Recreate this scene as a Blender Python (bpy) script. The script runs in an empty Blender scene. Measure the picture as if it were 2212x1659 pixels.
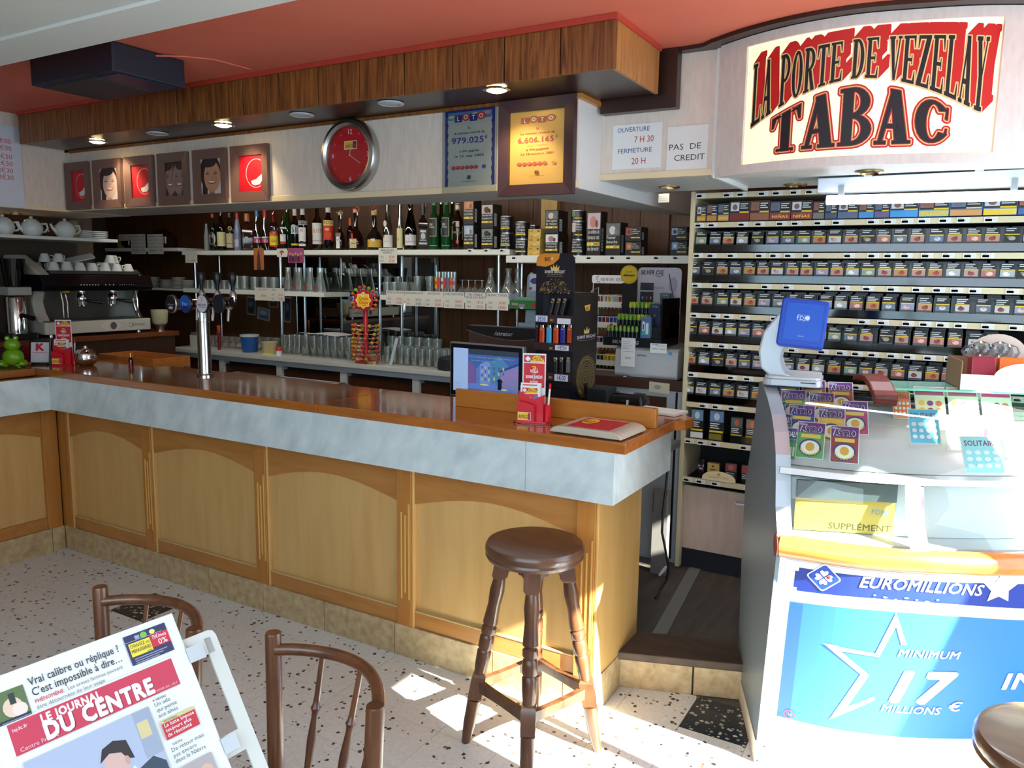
import bpy, math, random
from mathutils import Matrix, Vector
random.seed(7)
S = bpy.context.scene
COL = S.collection
D = bpy.data
# ------------------------------------------------------------------ camera
FPX, YAW, PIT, ROL = 1688.4163, -0.5245, -0.1387, 0.0146
CP = Vector((1.0009, -2.434, 1.6783))
FWD = Vector((math.sin(YAW)*math.cos(PIT), math.cos(YAW)*math.cos(PIT), math.sin(PIT)))
_r = Vector((math.cos(YAW), -math.sin(YAW), 0)); _u = _r.cross(FWD)
RT = _r*math.cos(ROL) + _u*math.sin(ROL); UP = _u*math.cos(ROL) - _r*math.sin(ROL)
cam_d = D.cameras.new('camera'); cam = D.objects.new('camera', cam_d); COL.objects.link(cam)
cam_d.sensor_fit = 'HORIZONTAL'; cam_d.sensor_width = 36; cam_d.lens = 36*FPX/2212
cam_d.clip_start = .05; cam_d.clip_end = 100
cam.matrix_world = Matrix(((RT.x, UP.x, -FWD.x, CP.x), (RT.y, UP.y, -FWD.y, CP.y), (RT.z, UP.z, -FWD.z, CP.z), (0, 0, 0, 1)))
S.camera = cam
# ------------------------------------------------------------------ exposure, sky, sun, daylight through the windows
vs = S.view_settings
vs.view_transform = 'Standard'; vs.look = 'None'; vs.gamma = 1; vs.use_curve_mapping = False; vs.exposure = 0.0
S.display_settings.display_device = 'sRGB'
w = D.worlds.new('sky'); S.world = w; w.use_nodes = True
wb = w.node_tree.nodes['Background']; wb.inputs[0].default_value = (.62, .76, 1, 1); wb.inputs[1].default_value = 1.1
cy = S.cycles
cy.max_bounces = 7; cy.diffuse_bounces = 4; cy.glossy_bounces = 3; cy.transmission_bounces = 4; cy.transparent_max_bounces = 14
cy.caustics_reflective = False; cy.caustics_refractive = False; cy.sample_clamp_indirect = 6
def lamp(name, kind, loc, aim=None, color=(1, 1, 1), energy=10, size=1, size_y=None, angle=None, blend=.5, spot=1.2):
    l = D.lights.new(name, kind); l.color = color; l.energy = energy
    if kind == 'AREA':
        l.shape = 'RECTANGLE'; l.size = size; l.size_y = size_y or size
    elif kind == 'SUN': l.angle = angle or .009
    elif kind == 'SPOT': l.spot_size = spot; l.spot_blend = blend; l.shadow_soft_size = size
    else: l.shadow_soft_size = size
    o = D.objects.new(name, l); COL.objects.link(o); o.location = loc
    if aim is not None:
        o.rotation_euler = Vector(aim).to_track_quat('-Z', 'Y').to_euler()
    return o
SUN_TO = Vector((1, -.19, .66)).normalized()          # direction towards the sun
lamp('sun', 'SUN', (4, -1, 4), aim=-SUN_TO, color=(1, .93, .82), energy=75, angle=.012)
lamp('daylight_front_window', 'AREA', (.5, -3.39, 1.78), aim=(-.10, 1, -.30), color=(.68, .84, 1), energy=82, size=3.2, size_y=1.4)
lamp('daylight_shop_door', 'AREA', (2.36, .1, 1.25), aim=(-1, -.12, -.05), color=(.70, .85, 1), energy=72, size=2.3, size_y=2.0)
lamp('shelf_tube_lamp', 'AREA', (-2.5, 1.20, 2.30), aim=(0, .75, -.8), color=(1, .95, .84), energy=17, size=4.0, size_y=.06)   # tube hidden behind the cream panel
# ------------------------------------------------------------------ pixel of the photograph (2212x1659) -> point on a real plane
def ray(u, v): return FWD + RT*((u-1106)/FPX) - UP*((v-829.5)/FPX)
def Py(u, v, y): d = ray(u, v); return CP + d*((y-CP.y)/d.y)
def Px(u, v, x): d = ray(u, v); return CP + d*((x-CP.x)/d.x)
def Pz(u, v, z): d = ray(u, v); return CP + d*((z-CP.z)/d.z)
def Pn(u, v, o, n): d = ray(u, v); return CP + d*((Vector(o)-CP).dot(n)/d.dot(n))
def proj(p):
    q = Vector(p)-CP; w_ = q.dot(FWD); return 1106+FPX*q.dot(RT)/w_, 829.5-FPX*q.dot(UP)/w_
# ------------------------------------------------------------------ materials
def lin(c):
    return tuple((x/12.92 if x <= .04045 else ((x+.055)/1.055)**2.4) for x in [k/255 for k in c[:3]])+(1,)
MATS = {}
def mat(name, c=None, rough=.5, metal=0, spec=None, emit=0, coat=0):
    if name in MATS: return MATS[name]
    m = D.materials.new(name); m.use_nodes = True; b = m.node_tree.nodes['Principled BSDF']
    if c is not None: b.inputs['Base Color'].default_value = lin(c)
    b.inputs['Roughness'].default_value = rough; b.inputs['Metallic'].default_value = metal
    if spec is not None: b.inputs['Specular IOR Level'].default_value = spec
    if coat: b.inputs['Coat Weight'].default_value = coat; b.inputs['Coat Roughness'].default_value = .08
    if emit:
        b.inputs['Emission Color'].default_value = lin(c); b.inputs['Emission Strength'].default_value = emit
    MATS[name] = m; return m
def col(c, rough=.55):                                   # flat printed or plastic colour
    c = tuple(int(k) for k in c)
    return mat('colour_%d_%d_%d_%d' % (*c, int(rough*100)), c, rough)
def N(m): return m.node_tree.nodes, m.node_tree.links
def ramp(nt, stops):
    r = nt.new('ShaderNodeValToRGB'); e = r.color_ramp.elements
    while len(e) < len(stops): e.new(.5)
    for k, (p, c) in enumerate(stops): e[k].position = p; e[k].color = lin(c)
    return r
def wood(name, c0, c1, scale=(1, 1, 1), rough=.4, bands=14, coat=0, dist=6, bump=.0, spec=None):
    m = mat(name, c0, rough, coat=coat, spec=spec); nt, lk = N(m); b = nt['Principled BSDF']
    tc = nt.new('ShaderNodeNewGeometry'); mp = nt.new('ShaderNodeMapping'); mp.inputs['Scale'].default_value = scale
    n = nt.new('ShaderNodeTexNoise'); n.inputs['Scale'].default_value = bands; n.inputs['Detail'].default_value = 5; n.inputs['Distortion'].default_value = dist*.1
    r = ramp(nt, [(.3, c0), (.7, c1)])
    lk.new(tc.outputs['Position'], mp.inputs['Vector']); lk.new(mp.outputs[0], n.inputs['Vector']); lk.new(n.outputs[0], r.inputs[0]); lk.new(r.outputs[0], b.inputs['Base Color'])
    if bump:
        bp = nt.new('ShaderNodeBump'); bp.inputs['Strength'].default_value = bump; bp.inputs['Distance'].default_value = .002
        lk.new(n.outputs[0], bp.inputs['Height']); lk.new(bp.outputs[0], b.inputs['Normal'])
    return m
def noisy(name, c0, c1, scale=20, rough=.6, stretch=(1, 1, 1), lo=.35, hi=.65, detail=4, rot=(0, 0, 0), spec=None):
    m = mat(name, c0, rough, spec=spec); nt, lk = N(m); b = nt['Principled BSDF']
    tc = nt.new('ShaderNodeNewGeometry'); mp = nt.new('ShaderNodeMapping'); mp.inputs['Scale'].default_value = stretch; mp.inputs['Rotation'].default_value = rot
    n = nt.new('ShaderNodeTexNoise'); n.inputs['Scale'].default_value = scale; n.inputs['Detail'].default_value = detail
    r = ramp(nt, [(lo, c0), (hi, c1)])
    lk.new(tc.outputs['Position'], mp.inputs['Vector']); lk.new(mp.outputs[0], n.inputs['Vector']); lk.new(n.outputs[0], r.inputs[0]); lk.new(r.outputs[0], b.inputs['Base Color'])
    return m
def terrazzo(name, base0, base1, chip, chip2, amount, rough=.28):
    m = mat(name, base0, rough); nt, lk = N(m); b = nt['Principled BSDF']
    tc = nt.new('ShaderNodeNewGeometry')
    nz = nt.new('ShaderNodeTexNoise'); nz.inputs['Scale'].default_value = 60; nz.inputs['Detail'].default_value = 3
    wv = nt.new('ShaderNodeTexNoise'); wv.inputs['Scale'].default_value = 90
    ad = nt.new('ShaderNodeVectorMath'); ad.operation = 'MULTIPLY_ADD'; ad.inputs[1].default_value = (.014, .014, .014)
    lk.new(tc.outputs['Position'], wv.inputs['Vector']); lk.new(wv.outputs['Color'], ad.inputs[0]); lk.new(tc.outputs['Position'], ad.inputs[2])
    v = nt.new('ShaderNodeTexVoronoi'); v.inputs['Scale'].default_value = 62; v.inputs['Randomness'].default_value = 1
    lk.new(ad.outputs[0], v.inputs['Vector']); lk.new(tc.outputs['Position'], nz.inputs['Vector'])
    base = ramp(nt, [(.35, base0), (.65, base1)]); lk.new(nz.outputs[0], base.inputs[0])
    sep = nt.new('ShaderNodeSeparateColor'); lk.new(v.outputs['Color'], sep.inputs[0])
    c1 = nt.new('ShaderNodeMath'); c1.operation = 'LESS_THAN'; c1.inputs[1].default_value = amount; lk.new(sep.outputs[0], c1.inputs[0])
    sz = nt.new('ShaderNodeMath'); sz.operation = 'MULTIPLY'; sz.inputs[1].default_value = .62; lk.new(sep.outputs[1], sz.inputs[0])
    c2 = nt.new('ShaderNodeMath'); c2.operation = 'LESS_THAN'; lk.new(v.outputs['Distance'], c2.inputs[0]); lk.new(sz.outputs[0], c2.inputs[1])
    mu = nt.new('ShaderNodeMath'); mu.operation = 'MULTIPLY'; lk.new(c1.outputs[0], mu.inputs[0]); lk.new(c2.outputs[0], mu.inputs[1])
    cc = ramp(nt, [(.2, chip), (.8, chip2)]); lk.new(sep.outputs[2], cc.inputs[0])
    mx = nt.new('ShaderNodeMix'); mx.data_type = 'RGBA'
    lk.new(mu.outputs[0], mx.inputs[0]); lk.new(base.outputs[0], mx.inputs[6]); lk.new(cc.outputs[0], mx.inputs[7]); lk.new(mx.outputs[2], b.inputs['Base Color'])
    return m
def thin_glass(name, tint=(235, 245, 245), refl=.10, rough=.02, milk=0):
    if name in MATS: return MATS[name]
    m = D.materials.new(name); m.use_nodes = True; nt, lk = N(m); nt.clear()
    o = nt.new('ShaderNodeOutputMaterial'); t = nt.new('ShaderNodeBsdfTransparent'); t.inputs[0].default_value = lin(tint)
    g = nt.new('ShaderNodeBsdfGlossy'); g.inputs['Roughness'].default_value = rough
    lw = nt.new('ShaderNodeLayerWeight'); lw.inputs[0].default_value = .25
    ma = nt.new('ShaderNodeMath'); ma.operation = 'MULTIPLY_ADD'; ma.inputs[1].default_value = .55; ma.inputs[2].default_value = refl*.5
    x = nt.new('ShaderNodeMixShader'); lk.new(lw.outputs['Fresnel'], ma.inputs[0]); lk.new(ma.outputs[0], x.inputs[0]); lk.new(t.outputs[0], x.inputs[1]); lk.new(g.outputs[0], x.inputs[2]); lk.new(x.outputs[0], o.inputs[0])
    if milk:                                                   # a little white haze mixed in so dark glasses look brighter
        d = nt.new('ShaderNodeBsdfDiffuse'); d.inputs[0].default_value = lin((226, 230, 226)); y = nt.new('ShaderNodeMixShader'); y.inputs[0].default_value = milk
        lk.new(x.outputs[0], y.inputs[1]); lk.new(d.outputs[0], y.inputs[2]); lk.new(y.outputs[0], o.inputs[0])
    MATS[name] = m; return m
# ------------------------------------------------------------------ mesh builder
I4 = Matrix.Identity(4)
def TR(x=0, y=0, z=0, rz=0, rx=0, ry=0):
    return Matrix.Translation((x, y, z)) @ Matrix.Rotation(rz, 4, 'Z') @ Matrix.Rotation(ry, 4, 'Y') @ Matrix.Rotation(rx, 4, 'X')
class MB:
    def __init__(s): s.v = []; s.f = []; s.mi = []; s.mats = []; s.smooth = False; s.T = I4
    def m(s, mt):
        if mt not in s.mats: s.mats.append(mt)
        return s.mats.index(mt)
    def add(s, pts, faces, mt, T=None):
        T = s.T @ T if T is not None else s.T
        k = len(s.v); s.v += [tuple(T @ Vector(p)) for p in pts]; i = s.m(mt)
        for f in faces: s.f.append([k+q for q in f]); s.mi.append(i)
        return s
    def quad(s, a, b, c, d, mt): return s.add([a, b, c, d], [(0, 1, 2, 3)], mt)
    def box(s, x0, y0, z0, x1, y1, z1, mt, T=None):
        p = [(x, y, z) for z in (z0, z1) for y in (y0, y1) for x in (x0, x1)]
        return s.add(p, [(0, 2, 3, 1), (4, 5, 7, 6), (0, 1, 5, 4), (2, 6, 7, 3), (0, 4, 6, 2), (1, 3, 7, 5)], mt, T)
    def cbox(s, cx, cy_, z0, sx, sy, sz, mt, T=None): return s.box(cx-sx/2, cy_-sy/2, z0, cx+sx/2, cy_+sy/2, z0+sz, mt, T)
    def rbox(s, x0, y0, z0, x1, y1, z1, r, mt, T=None, n=3):      # box with rounded vertical edges
        pl = []
        for cx, cy_, a in ((x1-r, y1-r, 0), (x0+r, y1-r, 90), (x0+r, y0+r, 180), (x1-r, y0+r, 270)):
            for k in range(n+1):
                t = math.radians(a+90*k/n); pl.append((cx+r*math.cos(t), cy_+r*math.sin(t)))
        return s.prism(pl, z0, z1, mt, T)
    def prism(s, poly, z0, z1, mt, T=None, caps=True):
        n = len(poly); p = [(x, y, z0) for x, y in poly]+[(x, y, z1) for x, y in poly]
        f = [(i, (i+1) % n, n+(i+1) % n, n+i) for i in range(n)]
        if caps: f += [tuple(range(n-1, -1, -1)), tuple(range(n, 2*n))]
        return s.add(p, f, mt, T)
    def lathe(s, prof, mt, T=None, n=14, cap=True, open_=False):
        s.smooth = True; p = []; f = []
        for r, z in prof:
            for k in range(n): a = 2*math.pi*k/n; p.append((r*math.cos(a), r*math.sin(a), z))
        L = len(prof)
        for i in range(L-1):
            for k in range(n): k2 = (k+1) % n; f.append((i*n+k, i*n+k2, (i+1)*n+k2, (i+1)*n+k))
        if cap and not open_:
            if prof[0][0] > 1e-5: f.append(tuple(range(n-1, -1, -1)))
            if prof[-1][0] > 1e-5: f.append(tuple((L-1)*n+k for k in range(n)))
        return s.add(p, f, mt, T)
    def tube(s, pts, r, mt, n=8, T=None, closed=False):
        s.smooth = True; pts = [Vector(p) for p in pts]; L = len(pts); rr = r if isinstance(r, (list, tuple)) else [r]*L
        p = []; f = []; ref = None
        for i, q in enumerate(pts):
            d = (pts[(i+1) % L]-pts[i-1]) if closed else (pts[min(i+1, L-1)]-pts[max(i-1, 0)])
            d.normalize()
            if ref is None: ref = Vector((0, 0, 1)) if abs(d.z) < .9 else Vector((1, 0, 0))
            a = d.cross(ref).normalized(); b = a.cross(d).normalized(); ref = b
            for k in range(n): t = 2*math.pi*k/n; p.append(tuple(q+(a*math.cos(t)+b*math.sin(t))*rr[i]))
        for i in range(L if closed else L-1):
            for k in range(n): k2 = (k+1) % n; i2 = (i+1) % L; f.append((i*n+k, i2*n+k, i2*n+k2, i*n+k2))
        if not closed: f += [tuple(range(n)), tuple((L-1)*n+k for k in range(n-1, -1, -1))]
        return s.add(p, f, mt, T)
    def ball(s, c, r, mt, n=10, T=None, sc=(1, 1, 1)):
        m_ = max(4, n//2); pr = [(max(r*math.sin(math.pi*k/m_), 1e-4), -r*math.cos(math.pi*k/m_)) for k in range(m_+1)]
        TT = Matrix.Translation(c) @ Matrix.Diagonal((*sc, 1)); TT = T @ TT if T is not None else TT
        return s.lathe(pr, mt, TT, n=n, cap=False)
    def loft(s, rings, mt, T=None, cap=True, closed=True):
        s.smooth = True; n = len(rings[0]); p = [q for r_ in rings for q in r_]; f = []
        for i in range(len(rings)-1):
            for k in range(n if closed else n-1): k2 = (k+1) % n; f.append((i*n+k, i*n+k2, (i+1)*n+k2, (i+1)*n+k))
        if cap and closed: f += [tuple(range(n-1, -1, -1)), tuple((len(rings)-1)*n+k for k in range(n))]
        return s.add(p, f, mt, T)
    def mesh(s, name):
        me = D.meshes.new(name); me.from_pydata(s.v, [], s.f)
        for x in s.mats: me.materials.append(x)
        me.polygons.foreach_set('material_index', s.mi)
        if s.smooth:
            me.shade_smooth(); me.set_sharp_from_angle(angle=.65)
        me.update(); return me
    def build(s, name, parent=None, bevel=0, kind=None, label=None, cat=None, group=None, loc=None):
        o = link(name, s.mesh(name), parent)
        if loc is not None: o.location = loc
        if bevel:
            b = o.modifiers.new('bevel', 'BEVEL'); b.width = bevel; b.segments = 2; b.limit_method = 'ANGLE'
        if kind: o['kind'] = kind
        if label: o['label'] = label
        if cat: o['category'] = cat
        if group: o['group'] = group
        return o
def link(name, me, parent=None):
    o = D.objects.new(name, me); COL.objects.link(o)
    if parent is not None: o.parent = parent
    return o
def thing(name, label, cat, loc=(0, 0, 0), rz=0, group=None, T=None):
    o = D.objects.new(name, None); COL.objects.link(o); o.empty_display_size = .05
    if T is not None: o.matrix_world = T
    else: o.location = loc; o.rotation_euler = (0, 0, rz)
    o['label'] = label; o['category'] = cat
    if group: o['group'] = group
    return o
KIDS = {}
def copy_tree(o, T=None, loc=None, rz=0, label=None, group=None, parent=None):
    c = o.copy(); COL.objects.link(c)
    if parent is not None: c.parent = parent
    for ch in [x for x in list(o.children)]: copy_tree(ch, parent=c)
    if loc is not None: c.location = loc; c.rotation_euler = (0, 0, rz)
    if T is not None: c.matrix_world = T
    if label: c['label'] = label
    if group: c['group'] = group
    return c
# ------------------------------------------------------------------ lettering: every glyph is turned into triangles once
GL = {}
def glyph(ch, bold=0):
    k = (ch, bold)
    if k in GL: return GL[k]
    def run(t):
        c = D.curves.new('glyph', 'FONT'); c.body = t; c.resolution_u = 2; c.fill_mode = 'FRONT'; c.offset = bold*.012
        o = D.objects.new('glyph', c); COL.objects.link(o)
        dg = bpy.context.evaluated_depsgraph_get(); ev = o.evaluated_get(dg); me = ev.to_mesh()
        vs_ = [(v.co.x, v.co.y) for v in me.vertices]; fs = [tuple(p.vertices) for p in me.polygons]
        ev.to_mesh_clear(); D.objects.remove(o); D.curves.remove(c); return vs_, fs
    if '_base' not in GL:
        v, _ = run('||'); GL['_base'] = max(p[0] for p in v)
        v, _ = run('H'); GL['_cap'] = max(p[1] for p in v)
    if ch == ' ': GL[k] = ([], [], .3); return GL[k]
    v, f = run(ch)
    v2, _ = run('|'+ch+'|'); adv = max(p[0] for p in v2)-GL['_base']+bold*.0
    GL[k] = (v, f, max(adv, .1)); return GL[k]
class Print:
    """Flat print on a surface: coloured areas and lettering, each a hair above the one before."""
    def __init__(s, fn, eps=.00009, base=.0006):
        s.fn = fn; s.eps = eps; s.b = MB(); s.h = base
    def _add(s, pts, faces, c, rough=.55):
        mt = c if isinstance(c, bpy.types.Material) else col(c, rough)
        s.b.add([s.fn(x, y, s.h) for x, y in pts], faces, mt); return s
    def up(s): s.h += s.eps; return s
    def rect(s, x0, y0, x1, y1, c, n=1, rough=.55):
        pts = []; f = []
        for k in range(n+1): x = x0+(x1-x0)*k/n; pts += [(x, y0), (x, y1)]
        for k in range(n): f.append((2*k, 2*k+2, 2*k+3, 2*k+1))
        s._add(pts, f, c, rough); return s.up()
    def poly(s, pts, c, rough=.55): s._add(pts, [tuple(range(len(pts)))], c, rough); return s.up()
    def ell(s, cx, cy_, rx, ry, c, n=24, a0=0, a1=360):
        return s.poly([(cx+rx*math.cos(math.radians(a0+(a1-a0)*k/n)), cy_+ry*math.sin(math.radians(a0+(a1-a0)*k/n))) for k in range(n + (a1-a0 < 360))], c)
    def ring(s, cx, cy_, rx, ry, wd, c, n=28, a0=0, a1=360):
        pts = []; f = []
        for k in range(n+1):
            a = math.radians(a0+(a1-a0)*k/n); pts += [(cx+rx*math.cos(a), cy_+ry*math.sin(a)), (cx+(rx-wd)*math.cos(a), cy_+(ry-wd)*math.sin(a))]
        for k in range(n): f.append((2*k, 2*k+1, 2*k+3, 2*k+2))
        s._add(pts, f, c); return s.up()
    def line(s, x0, y0, x1, y1, wd, c):
        dx, dy = x1-x0, y1-y0; L = math.hypot(dx, dy) or 1; nx, ny = -dy/L*wd/2, dx/L*wd/2
        return s.poly([(x0-nx, y0-ny), (x1-nx, y1-ny), (x1+nx, y1+ny), (x0+nx, y0+ny)], c)
    def path(s, pts, wd, c):
        for a, b in zip(pts, pts[1:]): s.line(*a, *b, wd, c)
        return s
    def text(s, t, x, y, h, c, bold=0, width=None, align='C', shear=0, gap=0, warp=None):
        items = []; X = 0
        glyph('H'); sc = h/GL['_cap']
        for ch in t:
            v, f, adv = glyph(ch); adv += bold*.012
            items.append((X, v, f)); X += adv+gap
        if not X: return s
        sx = width/X if width else sc
        tot = X*sx; x0 = x-(tot/2 if align == 'C' else tot if align == 'R' else 0)
        rb = bold*.011; sh_ = [(0, 0)]+([(rb*math.cos(a), rb*math.sin(a)) for a in (.4, 1.45, 2.5, 3.54, 4.6, 5.64)] if bold else [])
        for ox, v, f in items:
            if not v: continue
            for dx, dy in sh_:
                pts = [(x0+(ox+px+dx)*sx+shear*py*sc, y+(py+dy)*sc) for px, py in v]
                if warp: pts = [warp(*p) for p in pts]
                s._add(pts, f, c); s.h += .00002 if bold else 0
            if bold: s.h -= .00002*len(sh_)
        if bold: s.h += .00002*len(sh_)
        return s.up()
    def build(s, name, parent=None, **k): return s.b.build(name, parent, **k)
def plane(o, ex, et, n=None):
    o, ex, et = Vector(o), Vector(ex).normalized(), Vector(et).normalized(); n = ex.cross(et) if n is None else Vector(n)
    return lambda x, y, h: tuple(o+ex*x+et*y+n*h)
def front(x=0, y=0, z=0): return lambda a, b, h: (x+a, y-h, z+b)      # print facing -y
def cyl(r, z=0, a0=-math.pi/2, cx=0, cy_=0):                          # print wrapped on a vertical cylinder, centre facing -y
    return lambda a, b, h: (cx+(r+h)*math.cos(a0+a/r), cy_+(r+h)*math.sin(a0+a/r), z+b)
# ------------------------------------------------------------------ materials of the place
W_PANEL = wood('bar_panel_wood', (200, 154, 92), (212, 168, 106), (1, 1, .12), .38, 18, dist=3)
W_RAIL = wood('bar_rail_wood', (172, 112, 54), (188, 128, 66), (.15, .5, 1), .36, 30, dist=2)
W_POST = wood('bar_post_wood', (172, 108, 46), (190, 126, 60), (1, 1, .1), .36, 26, dist=2)
W_TOP = wood('bar_top_wood', (152, 84, 32), (178, 106, 46), (.12, 1, 1), .14, 34, dist=3, coat=.5)
W_UP = wood('upstand_wood', (176, 106, 40), (190, 122, 54), (.12, 1, 1), .2, 30, dist=2, coat=.3)
W_FASC = wood('fascia_wood', (86, 46, 18), (156, 98, 46), (1, 1, .07), .45, 46, dist=14, bump=.2)
W_DARK = wood('dark_brown_board', (44, 24, 18), (54, 32, 24), (.2, 1, 1), .3, 20)
W_WALL = wood('wall_panel_wood', (70, 42, 18), (96, 60, 28), (1, 1, .06), .5, 40, dist=6)
W_DOOR = wood('fridge_door_wood', (58, 32, 18), (72, 40, 22), (1, 1, .1), .4, 30)
W_LIGHT = wood('light_pine', (196, 160, 90), (212, 178, 108), (1, 1, .1), .5, 30)
W_STOOL = wood('stool_wood', (74, 42, 26), (112, 70, 44), (1, 1, .3), .3, 22, dist=4, coat=.25)
W_SEAT = wood('stool_seat_wood', (84, 52, 34), (110, 72, 48), (.25, 1, 1), .32, 30, dist=3, coat=.25)
W_CHAIR = wood('chair_wood', (78, 42, 22), (112, 66, 36), (1, 1, .2), .3, 20, dist=3, coat=.3)
W_STEP = wood('step_wood', (66, 52, 44), (92, 70, 54), (.2, 1, 1), .6, 22, dist=5)
MARBLE = noisy('marble_laminate', (186, 196, 198), (216, 222, 222), 15, .32, (1, 1, 6), .28, .66, 8, (.5, .62, 0))
[setattr(k, 'vector_type', 'TEXTURE') for k in MARBLE.node_tree.nodes if k.type == 'MAPPING']
KICK = noisy('kick_tile_stone', (168, 138, 100), (204, 178, 138), 26, .5, lo=.3, hi=.7, detail=8)
TERR = terrazzo('terrazzo_white', (222, 219, 218), (232, 230, 229), (40, 36, 38), (108, 84, 70), .17)
TERRB = terrazzo('terrazzo_black', (24, 34, 50), (34, 44, 60), (206, 206, 190), (150, 150, 140), .5)
GROUT = col((96, 88, 82), .8)
LINO = noisy('worn_floor_planks', (64, 58, 54), (86, 76, 68), 7, .6, (3, .4, 1))
SALMON = noisy('salmon_paint', (212, 108, 84), (216, 114, 90), 2, .7)
WHITE_C = noisy('white_ceiling_paint', (206, 204, 196), (214, 212, 204), 3, .7)
SOFFIT = noisy('cream_melamine', (216, 200, 186), (224, 210, 196), 60, .45, (1, 1, .2))
CREAM = mat('cream_edge', (228, 208, 170), .5)
WHITE = mat('white_plastic', (226, 226, 222), .4)
SHELF = mat('shelf_white', (224, 224, 214), .45)
PAPER = mat('paper', (228, 228, 224), .7)
BLACK = mat('black_plastic', (18, 18, 20), .35)
SATIN = mat('dark_satin', (30, 30, 36), .3)
GREY = mat('grey_plastic', (150, 154, 158), .4)
LGREY = mat('light_grey_plastic', (196, 198, 200), .4)
STEEL = mat('brushed_steel', (190, 190, 188), .28, 1)
CHROME = mat('chrome', (225, 225, 225), .08, 1)
ALU = mat('aluminium_tube', (196, 202, 208), .25, 1)
COUNTER_G = mat('grey_blue_side_panel', (120, 130, 140), .35, .35)
LAMP_W = mat('warm_lamp', (255, 214, 140), .4, emit=22)
LAMP_OFF = mat('lamp_glass_off', (190, 196, 200), .25)
TUBE = mat('tube_glow', (238, 244, 255), .4, emit=9)
RED = mat('red_plastic', (200, 24, 36), .3)
GLASS = thin_glass('clear_glass', (244, 247, 245), .22, .03, .09)
ACRYL = thin_glass('clear_acrylic', (222, 226, 228), .12, .06)
VITRINE = thin_glass('vitrine_glass', (240, 248, 246), .06)
MIRROR = mat('mirror', (180, 184, 180), .02, 1)
GOLD = mat('gold_foil', (206, 160, 70), .3, .8)
# ------------------------------------------------------------------ room shell
def struct(name, mb, parent=None, bevel=0):
    return mb.build(name, parent, bevel, kind=None if parent else 'structure')
XW, YW, ZC = -6.7, 2.52, 2.61
fl = struct('floor', MB().box(XW-.1, -4.3, -.1, 2.5, 2.7, -.004, GROUT))
tile_me = {}
for b_, mt in ((0, TERR), (1, TERRB)):
    tile_me[b_] = MB().box(-.1242, -.1242, -.006, .1242, .1242, 0, mt).mesh('tile')
n_t = 0
for i in range(-16, 6):
    for j in range(-7, 3):
        x, y = .187+.25*i+.125, .015+.25*j+.125
        if j == 1 and (x < -3.6 or x > -.2) is False: continue           # under the bar
        if x > .75 and j > 0 or j > 1: continue
        if x < -3.75: continue
        o = link('tile', tile_me[1 if (i, j) in ((0, 1), (-11, -1), (-5, -6), (6, -3)) else 0], fl); o.location = (x, y, 0); n_t += 1
struct('floor.001', MB().box(XW, -4.3, -.05, 2.5, -1.735, -.0005, TERR)).name = 'floor_front'
D.objects['floor_front'].name = 'floor'
# raised floor behind the bar, its wooden nosing and the tiled riser (they run askew to the bar)
sa, sb = Vector((-.125, .40)), Vector((.60, .655)); sd = (sb-sa).normalized()
st = struct('trim_1', MB().prism([(-.10, .44), (.62, .69), (2.4, 1.2), (2.4, 2.6), (XW, 2.6), (XW, .62), (-.2, .62)], .0, .152, LINO))
RZ = math.atan2(sd.y, sd.x)
T0 = TR(sa.x, sa.y, 0, RZ)
MB().box(0, -.01, .128, .80, .20, .162, W_STEP, T0).build('nosing', st, .006)
MB().box(0.003, .012, .0, .305, .03, .124, KICK, T0).build('tile', st, .002)
MB().box(.312, .012, .0, .62, .03, .124, KICK, T0).build('tile', st, .002)
MB().box(-.02, 0, .153, .04, 1.0, .157, mat('floor_strip', (118, 116, 112), .5), TR(-.03, .55, 0, .12)).build('threshold_strip', st)
struct('wall_back', MB().box(XW, YW, 0, 2.5, YW+.1, ZC, W_WALL))
struct('wall_left', MB().box(XW-.1, -4.3, 0, XW, YW, ZC, mat('dark_left_wall', (70, 56, 44), .7)))
struct('wall_left.001', MB().box(-5.0, -4.3, 0, -4.9, 1.25, ZC, mat('dark_left_wall', None)))
FW = mat('front_wall_paint', (200, 190, 176), .7)
struct('wall_front', MB().box(XW, -3.5, 0, -1.1, -3.4, ZC, FW).box(2.1, -3.5, 0, 2.5, -3.4, ZC, FW).box(-1.1, -3.5, 0, 2.1, -3.4, 1.06, FW).box(-1.1, -3.5, 2.48, 2.1, -3.4, ZC, FW))
w2 = struct('window_2', MB().box(-1.1, -3.48, 1.06, -1.05, -3.42, 2.48, WHITE).box(2.05, -3.48, 1.06, 2.1, -3.42, 2.48, WHITE).box(-1.05, -3.48, 1.06, 2.05, -3.42, 1.10, WHITE).box(-1.05, -3.48, 2.44, 2.05, -3.42, 2.48, WHITE).box(.48, -3.48, 1.1, .53, -3.42, 2.44, WHITE))
MB().box(-1.05, -3.455, 1.1, 2.05, -3.449, 2.44, VITRINE).build('pane', w2)
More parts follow.
